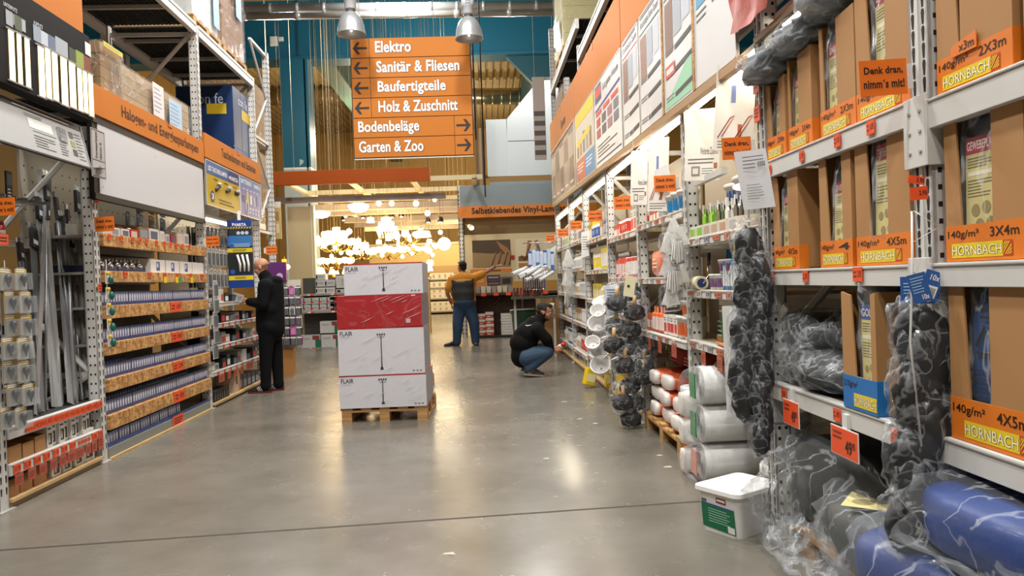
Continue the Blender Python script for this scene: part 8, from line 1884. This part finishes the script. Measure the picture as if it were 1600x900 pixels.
def shoe(t,heel,yaw,col,sole,stripes=None,pitch=0.0,L_=.29):
 m0=Matrix.Translation(heel)@Matrix.Rotation(yaw,4,'Z')@Matrix.Rotation(pitch,4,'X')
 mb=MB();mb.T=m0
 secs=[(.0,.030,.07),(.03,.037,.105),(.09,.036,.10),(.14,.038,.075),(.2,.046,.056),(.25,.042,.045),(.285,.022,.028)]
 n=12;k0=None
 for(yy,hw,hh)in secs:
  k=mb.av([(hw*math.cos(a),-yy*L_/.29,.02+max(0,math.sin(a))*hh if math.sin(a)>0 else .02)for a in[2*PI*i/n for i in range(n)]])
  if k0 is None:k0=k
 for a in range(len(secs)-1):
  for i in range(n):j=(i+1)%n;mb.af((k0+a*n+i,k0+(a+1)*n+i,k0+(a+1)*n+j,k0+a*n+j),col,True)
 mb.af(tuple(k0+i for i in range(n)),col,True);e=k0+(len(secs)-1)*n;mb.af(tuple(e+i for i in range(n-1,-1,-1)),col,True)
 sh=mb.build('shoe',t)
 mb=MB();mb.T=m0;pts=[(.034,.005),(.04,-.09),(.048,-.2),(.042,-.26),(.02,-.295),(-.02,-.295),(-.042,-.26),(-.048,-.2),(-.04,-.09),(-.034,.005)]
 k=mb.av([(x,y*L_/.29,0)for x,y in pts]+[(x*1.0,y*L_/.29,.026)for x,y in pts]);K=len(pts)
 mb.af(tuple(k+i for i in range(K)),sole);mb.af(tuple(k+K+i for i in range(K-1,-1,-1)),sole)
 for i in range(K):j=(i+1)%K;mb.af((k+i,k+K+i,k+K+j,k+j),sole)
 mb.build('sole',sh)
 if stripes:
  mb=MB();mb.T=m0
  for i in range(3):
   for sx in(-1,1):mb.tube([(sx*.040,-.10-.022*i,.03),(sx*.034,-.125-.022*i,.075),(sx*.018,-.135-.022*i,.094-.01*i)],.0045,stripes,5)
  mb.build('stripe',sh)
 mb=MB();mb.T=m0
 for i in range(4):mb.tube([(-.022,-.115-.02*i,.098-.011*i),(0,-.118-.02*i,.107-.011*i),(.022,-.115-.02*i,.098-.011*i)],.0035,C('3a3a3a',.6),5)
 mb.build('laces',sh)
 return sh
# ---- bald man reading a pack (faces the left rack)
def bald_man():
 f0=FL(421,612);y=f0 .y
 t=thing('person','bald man in a black jacket standing at the torch bay and reading a white pack','person',(f0 .x,y,0),0)
# local: looks towards -x; x right in picture
 hipz,shz=.93,1.47
 LA=[(-.015,-.10,.08),(.0,-.10,.50),(.03,-.095,hipz)];RA=[(.10,.09,.08),(.085,.10,.50),(.05,.095,hipz)]
 mb=MB()
 limb(mb,[(.05,0,hipz),(.055,0,1.15),(.06,0,1.38)],[.13,.14,.13]);limb(mb,[(.05,-.15,shz-.08),(.05,.15,shz-.08)],[.065,.065])
 limb(mb,[(.045,0,1.43),(-.01,0,1.57)],[.062,.056])
 for A in(LA,RA):limb(mb,A,[.045,.06,.09])
 P,e=head_shape(mb,(-.045,0,1.655),-PI/2-.12,.42)
 for sy in(-1,1):
  limb(mb,[(.05,sy*.2,shz-.06),(.03,sy*.24,1.17),(-.20,sy*.12-.02,1.215)],[.05,.043,.032])
 hand(mb,(-.215,-.13,1.22),(-.9,.25,.3),(.1,-.9,.4),curl=.75,side=1);hand(mb,(-.215,.10,1.21),(-.9,-.35,.2),(.1,.7,.6),curl=.7,side=-1)
 fuse(mb,'body',SKIN,t,.0065,4)
 face_parts(t,P,1.0,'6a5444')
 mb=MB()
 for k in range(9):a=PI*.08+PI*.84*k/8;mb.ell(P(.073*math.cos(a),.03+.078*math.sin(a),.0),(.012,.012,.022),Zm,8,6)
 fuse(mb,'cropped_hair',C('8a6f5c',.8),t,.006,6)
 JK=C('06070b',.9,spec=.2,bump=.15,bs=30)
 mb=MB()
 limb(mb,[(.05,0,.84),(.05,0,1.0),(.06,0,1.2),(.075,0,1.38)],[.185,.185,.18,.165],20)
 for z,w,d in((.86,.215,.165),(1.1,.215,.17),(1.35,.215,.155)):mb.ell((.055,0,z),(d,w,.17),Zm,20,12)
 limb(mb,[(.06,-.17,shz-.06),(.06,.17,shz-.06)],[.092,.092])
 mb.ell((.075,0,1.46),(.125,.15,.075),Zm,18,10);mb.ell((.145,0,1.47),(.09,.13,.07),Zm,16,10)
 limb(mb,[(.03,0,1.46),(-.0,0,1.54)],[.10,.085])
 for sy in(-1,1):limb(mb,[(.05,sy*.2,shz-.06),(.03,sy*.245,1.17),(-.165,sy*.14-.02,1.205)],[.088,.072,.055])
 fuse(mb,'jacket',JK,t,.011,6)
 mb=MB();limb(mb,[(.05,0,.94),(.05,0,.86)],[.15,.155])
 limb(mb,[LA[0],LA[1],(.03,-.085,.86)],[.066,.085,.12]);limb(mb,[RA[0],RA[1],(.05,.085,.86)],[.066,.085,.12])
 for A in(LA,RA):limb(mb,[(A[0][0],A[0][1],.09),(A[0][0],A[0][1],.16)],[.072,.066])
 fuse(mb,'trousers',C('07080a',.9,spec=.2,bump=.15,bs=30),t,.010,5)
 S_=C('1d1214',.5);SO=C('5a1c20',.5)
 shoe(t,(.05,-.10,0),-PI/2-.02,S_,SO,C('d8d4d0',.4));shoe(t,(.165,.10,0),-PI/2+.05,S_,SO,C('d8d4d0',.4))
 return t
man=bald_man()
pw_=man.location+Vector((-.325,-.13,1.265))
t=thing('lamp_pack','white product pack held open by the bald man','pack',tuple(pw_),0);t.rotation_euler=(0,.35,.15)
mb=MB();mb.box(-.07,.07,-.012,.012,-.05,.05,C('e2e2de',.4));mb.build('pack_body',t,bevel=.003);mb=MB();rect(mb,-.055,-.02,-.02,.03,-.013,C('8a8e94'));greek(mb,0,.055,-.03,.03,4,-.013,GREYINK,.3);mb.build('printed_label',t)
# ---- man in orange shirt, pointing right, seen from behind
def orange_man():
 f0=FL(728,540);y=f0 .y
 t=thing('person','worker in an orange and grey shirt and jeans pointing right with outstretched arm','person',(f0 .x,y,0),0)
 px=lambda u,v,dy=0.0:Vector((YP(u,v,y).x-f0 .x,dy,YP(u,v,y).z))
 hipz,shz=.95,1.49
 aL=px(714,536);aR=px(743,534)
 LA=[(aL.x,.0,.08),(aL.x+.035,-.02,.5),(-.10,0,hipz)];RA=[(aR.x,.02,.08),(aR.x-.02,-.02,.5),(.09,0,hipz)]
 sh=px(737,426);el=px(752,419,.03);wr=px(764,413,.05);c0=px(715,428)
 shR=(.23,0,shz-.03);shL=(-.25,0,shz-.06)
 mb=MB()
 limb(mb,[(0,0,hipz),(-.01,0,1.2),(-.01,0,1.40)],[.14,.15,.14]);limb(mb,[shL,shR],[.07,.07]);limb(mb,[(-.01,-.01,1.48),(-.02,.02,1.60)],[.066,.06])
 for A in(LA,RA):limb(mb,A,[.048,.065,.10])
 P,e=head_shape(mb,(-.03,.03,1.70),PI-.75+1.5,-.05,1.03)
 elR=(.47,.10,shz+.07);wrR=(.70,.13,shz+.20)
 limb(mb,[shR,elR,wrR],[.058,.047,.033]);hand(mb,wrR,(.9,.1,.25),(.1,-.3,.9),1.05,curl=.25,side=1)
 limb(mb,[shL,(-.36,-.04,1.16),(-.29,.10,.93)],[.055,.046,.033]);hand(mb,(-.285,.11,.92),(.1,.25,-1),(-.9,0,0),1.0,curl=.7,side=1)
 fuse(mb,'body',SKIN2,t,.0075,4)
 face_parts(t,P,1.03)
 mb=MB();q=e.to_matrix()
 mb.ell(P(0,.03,.045),(.082,.100,.085),Zm,18,12,e);mb.ell(P(0,.06,-.01),(.07,.062,.07),Zm,16,10,e);mb.ell(P(0,-.05,.085),(.06,.05,.03),Zm,14,8,e)
 for sx in(-1,1):mb.ell(P(sx*.072,.02,.02),(.012,.04,.04),Zm,10,8,e)
 fuse(mb,'hair',C('1c120c',.8,bump=.4,bs=90),t,.008,4)
 mb=MB()
 for z,w,d in((1.00,.27,.21),(1.14,.285,.215),(1.32,.285,.19),(1.43,.26,.14)):mb.ell((-.01,0,z),(w,d,.17),Zm,22,12)
 limb(mb,[shL,shR],[.088,.092]);limb(mb,[shR,(.40,.07,shz+.04)],[.105,.088]);limb(mb,[shL,(-.325,-.02,1.25)],[.10,.09]);limb(mb,[(-.01,0,1.48),(-.015,.01,1.54)],[.10,.078])
 ob=fuse(mb,'shirt',C('d08a1c',.65,bump=.1,bs=30),t,.011,6)
 mb=MB();V={}
 def bp(a,z):
  w=.285;d=.215
  return(-.01+w*1.02*math.sin(a),-d*1.035*math.cos(a),z)
 n=14;zs=[.98+.05*i for i in range(10)]
 k0=mb.av([bp(-1.0+2.0*i/n,z)for z in zs for i in range(n+1)]);G_=C('2f2f30',.7)
 for r_ in range(len(zs)-1):
  for i in range(n):mb.af((k0+r_*(n+1)+i,k0+r_*(n+1)+i+1,k0+(r_+1)*(n+1)+i+1,k0+(r_+1)*(n+1)+i),G_,True)
 bpn=mb.build('back_panel',t,label='dark grey back of the shirt')
 md=bpn.modifiers.new('w','SHRINKWRAP');md.target=ob;md.offset=.006;md.wrap_mode='OUTSIDE_SURFACE'
 mb=MB();put_text(mb,'HORNBACH',-.15,.03,1.375,1.40,-.225,C('c9c4bc'),.02);lt=mb.build('shirt_lettering',t)
 mb=MB();limb(mb,[(0,0,.99),(0,0,.9)],[.19,.20],18);mb.ell((0,-.03,.93),(.245,.20,.15),Zm,20,12)
 limb(mb,[LA[0],LA[1],(-.095,0,.86)],[.088,.118,.15]);limb(mb,[RA[0],RA[1],(.09,0,.86)],[.088,.118,.15])
 for A in(LA,RA):limb(mb,[(A[0][0],0,.07),(A[0][0],0,.17)],[.082,.075])
 jo=fuse(mb,'jeans',C('27405e',.8,var=.25,vs=5,bump=.2,bs=60),t,.010,5)
 mb=MB()
 for sx in(-1,1):mb.box(sx*.09-.06,sx*.09+.06,-.26,-.25,.80,.93,C('2f4a6a',.8))
 pk=mb.build('back_pocket',jo);md=pk.modifiers.new('w','SHRINKWRAP');md.target=jo;md.offset=.004
 mb=MB();mb.tube([(.235*math.cos(a),.20*math.sin(a),1.0)for a in[2*PI*i/20 for i in range(20)]],.016,C('1a1410',.5),6,closed=True);mb.build('belt',t)
 S_=C('17171a',.5);SO=C('2a2a2a',.6)
 shoe(t,(aL.x,.07,0),PI-.9+PI-.35,S_,SO);shoe(t,(aR.x-.01,.07,0),PI-.9+PI+1.05,S_,SO)
 mb=MB();mb.tube([Vector(wrR)+Vector((-.02,0,0))+Vector((0,.037*math.cos(a),.037*math.sin(a)))for a in[2*PI*i/12 for i in range(12)]],.008,C('1a1a1a',.4),6,closed=True);mb.build('wristwatch',t)
 return t
worker=orange_man()
# ---- squatting man
def squat_man():
 f0=FL(826,588);y=f0 .y
 t=thing('person','dark-haired man in a black jacket and jeans squatting in front of the right shelves','person',(f0 .x,y,0),0)
 px=lambda u,v,dy=0.0:Vector((YP(u,v,y).x-f0 .x,dy,YP(u,v,y).z))
 hip=px(822,556);knee=px(853,551);ank=px(826,577);shd=px(838,508);hd=px(851,487);el=px(855,528);wr=px(866,545)
 knee.z+=.02
 LA=[(ank.x,-.11,.09),(knee.x,-.16,knee.z),(hip.x,-.10,hip.z)];RA=[(ank.x-.02,.12,.10),(knee.x-.01,.18,knee.z+.01),(hip.x,.10,hip.z)]
 mb=MB()
 limb(mb,[hip,hip.lerp(shd,.5)+Vector((-.06,0,.02)),shd+Vector((-.03,0,0))],[.14,.15,.13])
 limb(mb,[(shd.x,-.16,shd.z-.06),(shd.x,.16,shd.z-.06)],[.065,.065]);nk=hd+Vector((-.03,0,-.07));limb(mb,[shd+Vector((.0,0,.03)),nk],[.065,.06])
 for A in(LA,RA):limb(mb,A,[.05,.07,.10])
 P,e=head_shape(mb,hd,PI/2-.05,.30,1.03)
 for sy in(-1,1):limb(mb,[(shd.x,sy*.2,shd.z-.05),(el.x-.02,sy*.2,el.z),(wr.x-.03,sy*.1,wr.z)],[.05,.044,.033])
 hand(mb,(wr.x-.02,-.10,wr.z),(1,.3,.1),(0,-.9,.3),1.0,curl=.75,side=-1);hand(mb,(wr.x-.02,.10,wr.z-.02),(1,-.35,.05),(0,.9,.3),1.0,curl=.7,side=1)
 fuse(mb,'body',SKIN2,t,.007,4)
 face_parts(t,P,1.03,'1a120c')
 mb=MB();mb.ell(P(0,.035,.05),(.083,.095,.075),Zm,18,12,e);mb.ell(P(0,-.03,.095),(.068,.065,.035),Zm,16,10,e);mb.ell(P(0,.07,.0),(.066,.05,.055),Zm,14,10,e)
 for sx in(-1,1):mb.ell(P(sx*.074,.01,.03),(.010,.035,.035),Zm,10,8,e)
 fuse(mb,'hair',C('14100d',.8,bump=.4,bs=90),t,.007,4)
 mb=MB();mb.ell(P(0,-.055,-.085),(.05,.042,.034),Zm,14,10,e)
 for sx in(-1,1):mb.ell(P(sx*.05,-.025,-.065),(.02,.035,.035),Zm,10,8,e)
 fuse(mb,'short_beard',C('4a3426',.85),t,.006,4)
 mid=hip.lerp(shd,.5)+Vector((-.08,0,.03))
 mb=MB();limb(mb,[hip+Vector((-.05,0,.0)),mid,shd+Vector((-.03,0,-.02))],[.17,.19,.15],20)
 for f,w,d in((.0,.2,.17),(.4,.22,.19),(.75,.225,.17)):
  c=(hip+Vector((-.04,0,.02))).lerp(shd+Vector((-.03,0,-.03)),f)+Vector((-.07*math.sin(PI*f),0,.02*math.sin(PI*f)));mb.ell(c,(d,w,.17),Zm,20,12)
 limb(mb,[(shd.x,-.16,shd.z-.04),(shd.x,.16,shd.z-.04)],[.095,.095]);limb(mb,[shd+Vector((-.01,0,.02)),nk+Vector((-.0,0,.005))],[.10,.078])
 for sy in(-1,1):limb(mb,[(shd.x,sy*.2,shd.z-.05),(el.x-.02,sy*.205,el.z),(wr.x-.06,sy*.115,wr.z+.0)],[.090,.078,.054])
 jk=fuse(mb,'jacket',C('070707',.9,spec=.2,bump=.15,bs=30),t,.010,6)
 q=px(822,498);mb=MB()
 mb.T=Matrix.Translation((q.x-.02,-.225,q.z))@Matrix.Rotation(.6,4,'Y')@Matrix.Rotation(-.5,4,'Z')
 for k,(a,b)in enumerate(((0,.018),(.02,.036),(.038,.056))):mb.box(a-.03,b-.03,-.001,.001,-.012,.012,C('d8d8d8',.5))
 lg=mb.build('chest_print',t,label='small white print on the jacket shoulder');md=lg.modifiers.new('w','SHRINKWRAP');md.target=jk;md.offset=.004
 mb=MB();limb(mb,[hip+Vector((0,-.06,0)),hip+Vector((0,.06,0))],[.15,.15])
 for A in(LA,RA):limb(mb,[(A[0][0]+.0,A[0][1],.13),A[1],A[2]],[.074,.098,.135])
 fuse(mb,'jeans',C('2a4258',.8,var=.2,vs=6,bump=.2,bs=60),t,.010,5)
 S_=C('2a2726',.5);SO=C('8a8378',.6)
 shoe(t,(ank.x-.07,-.11,.035),PI/2+.1,S_,SO,pitch=.13);shoe(t,(ank.x-.10,.12,.07),PI/2-.15,S_,SO,pitch=.25)
 return t,wr
sq,wr_=squat_man()
t=thing('sealant_tube','red and white tube held by the squatting man','tube',tuple(sq.location+Vector((wr_.x+.07,-.03,wr_.z+.03))),0);t.rotation_euler=(0,1.1,0)
mb=MB();mb.cyl((0,0,-.10),(0,0,.03),.028,m=C('dcdcd8',.4),n=14);mb.build('tube_body',t);mb=MB();mb.cyl((0,0,.03),(0,0,.09),.029,m=C('b8202c',.4),n=14);mb.build('cap',t);mb=MB();mb.cyl((0,0,-.05),(0,0,-.01),.0288,m=C('1c1c20'),n=14,caps=False);mb.build('printed_label',t)
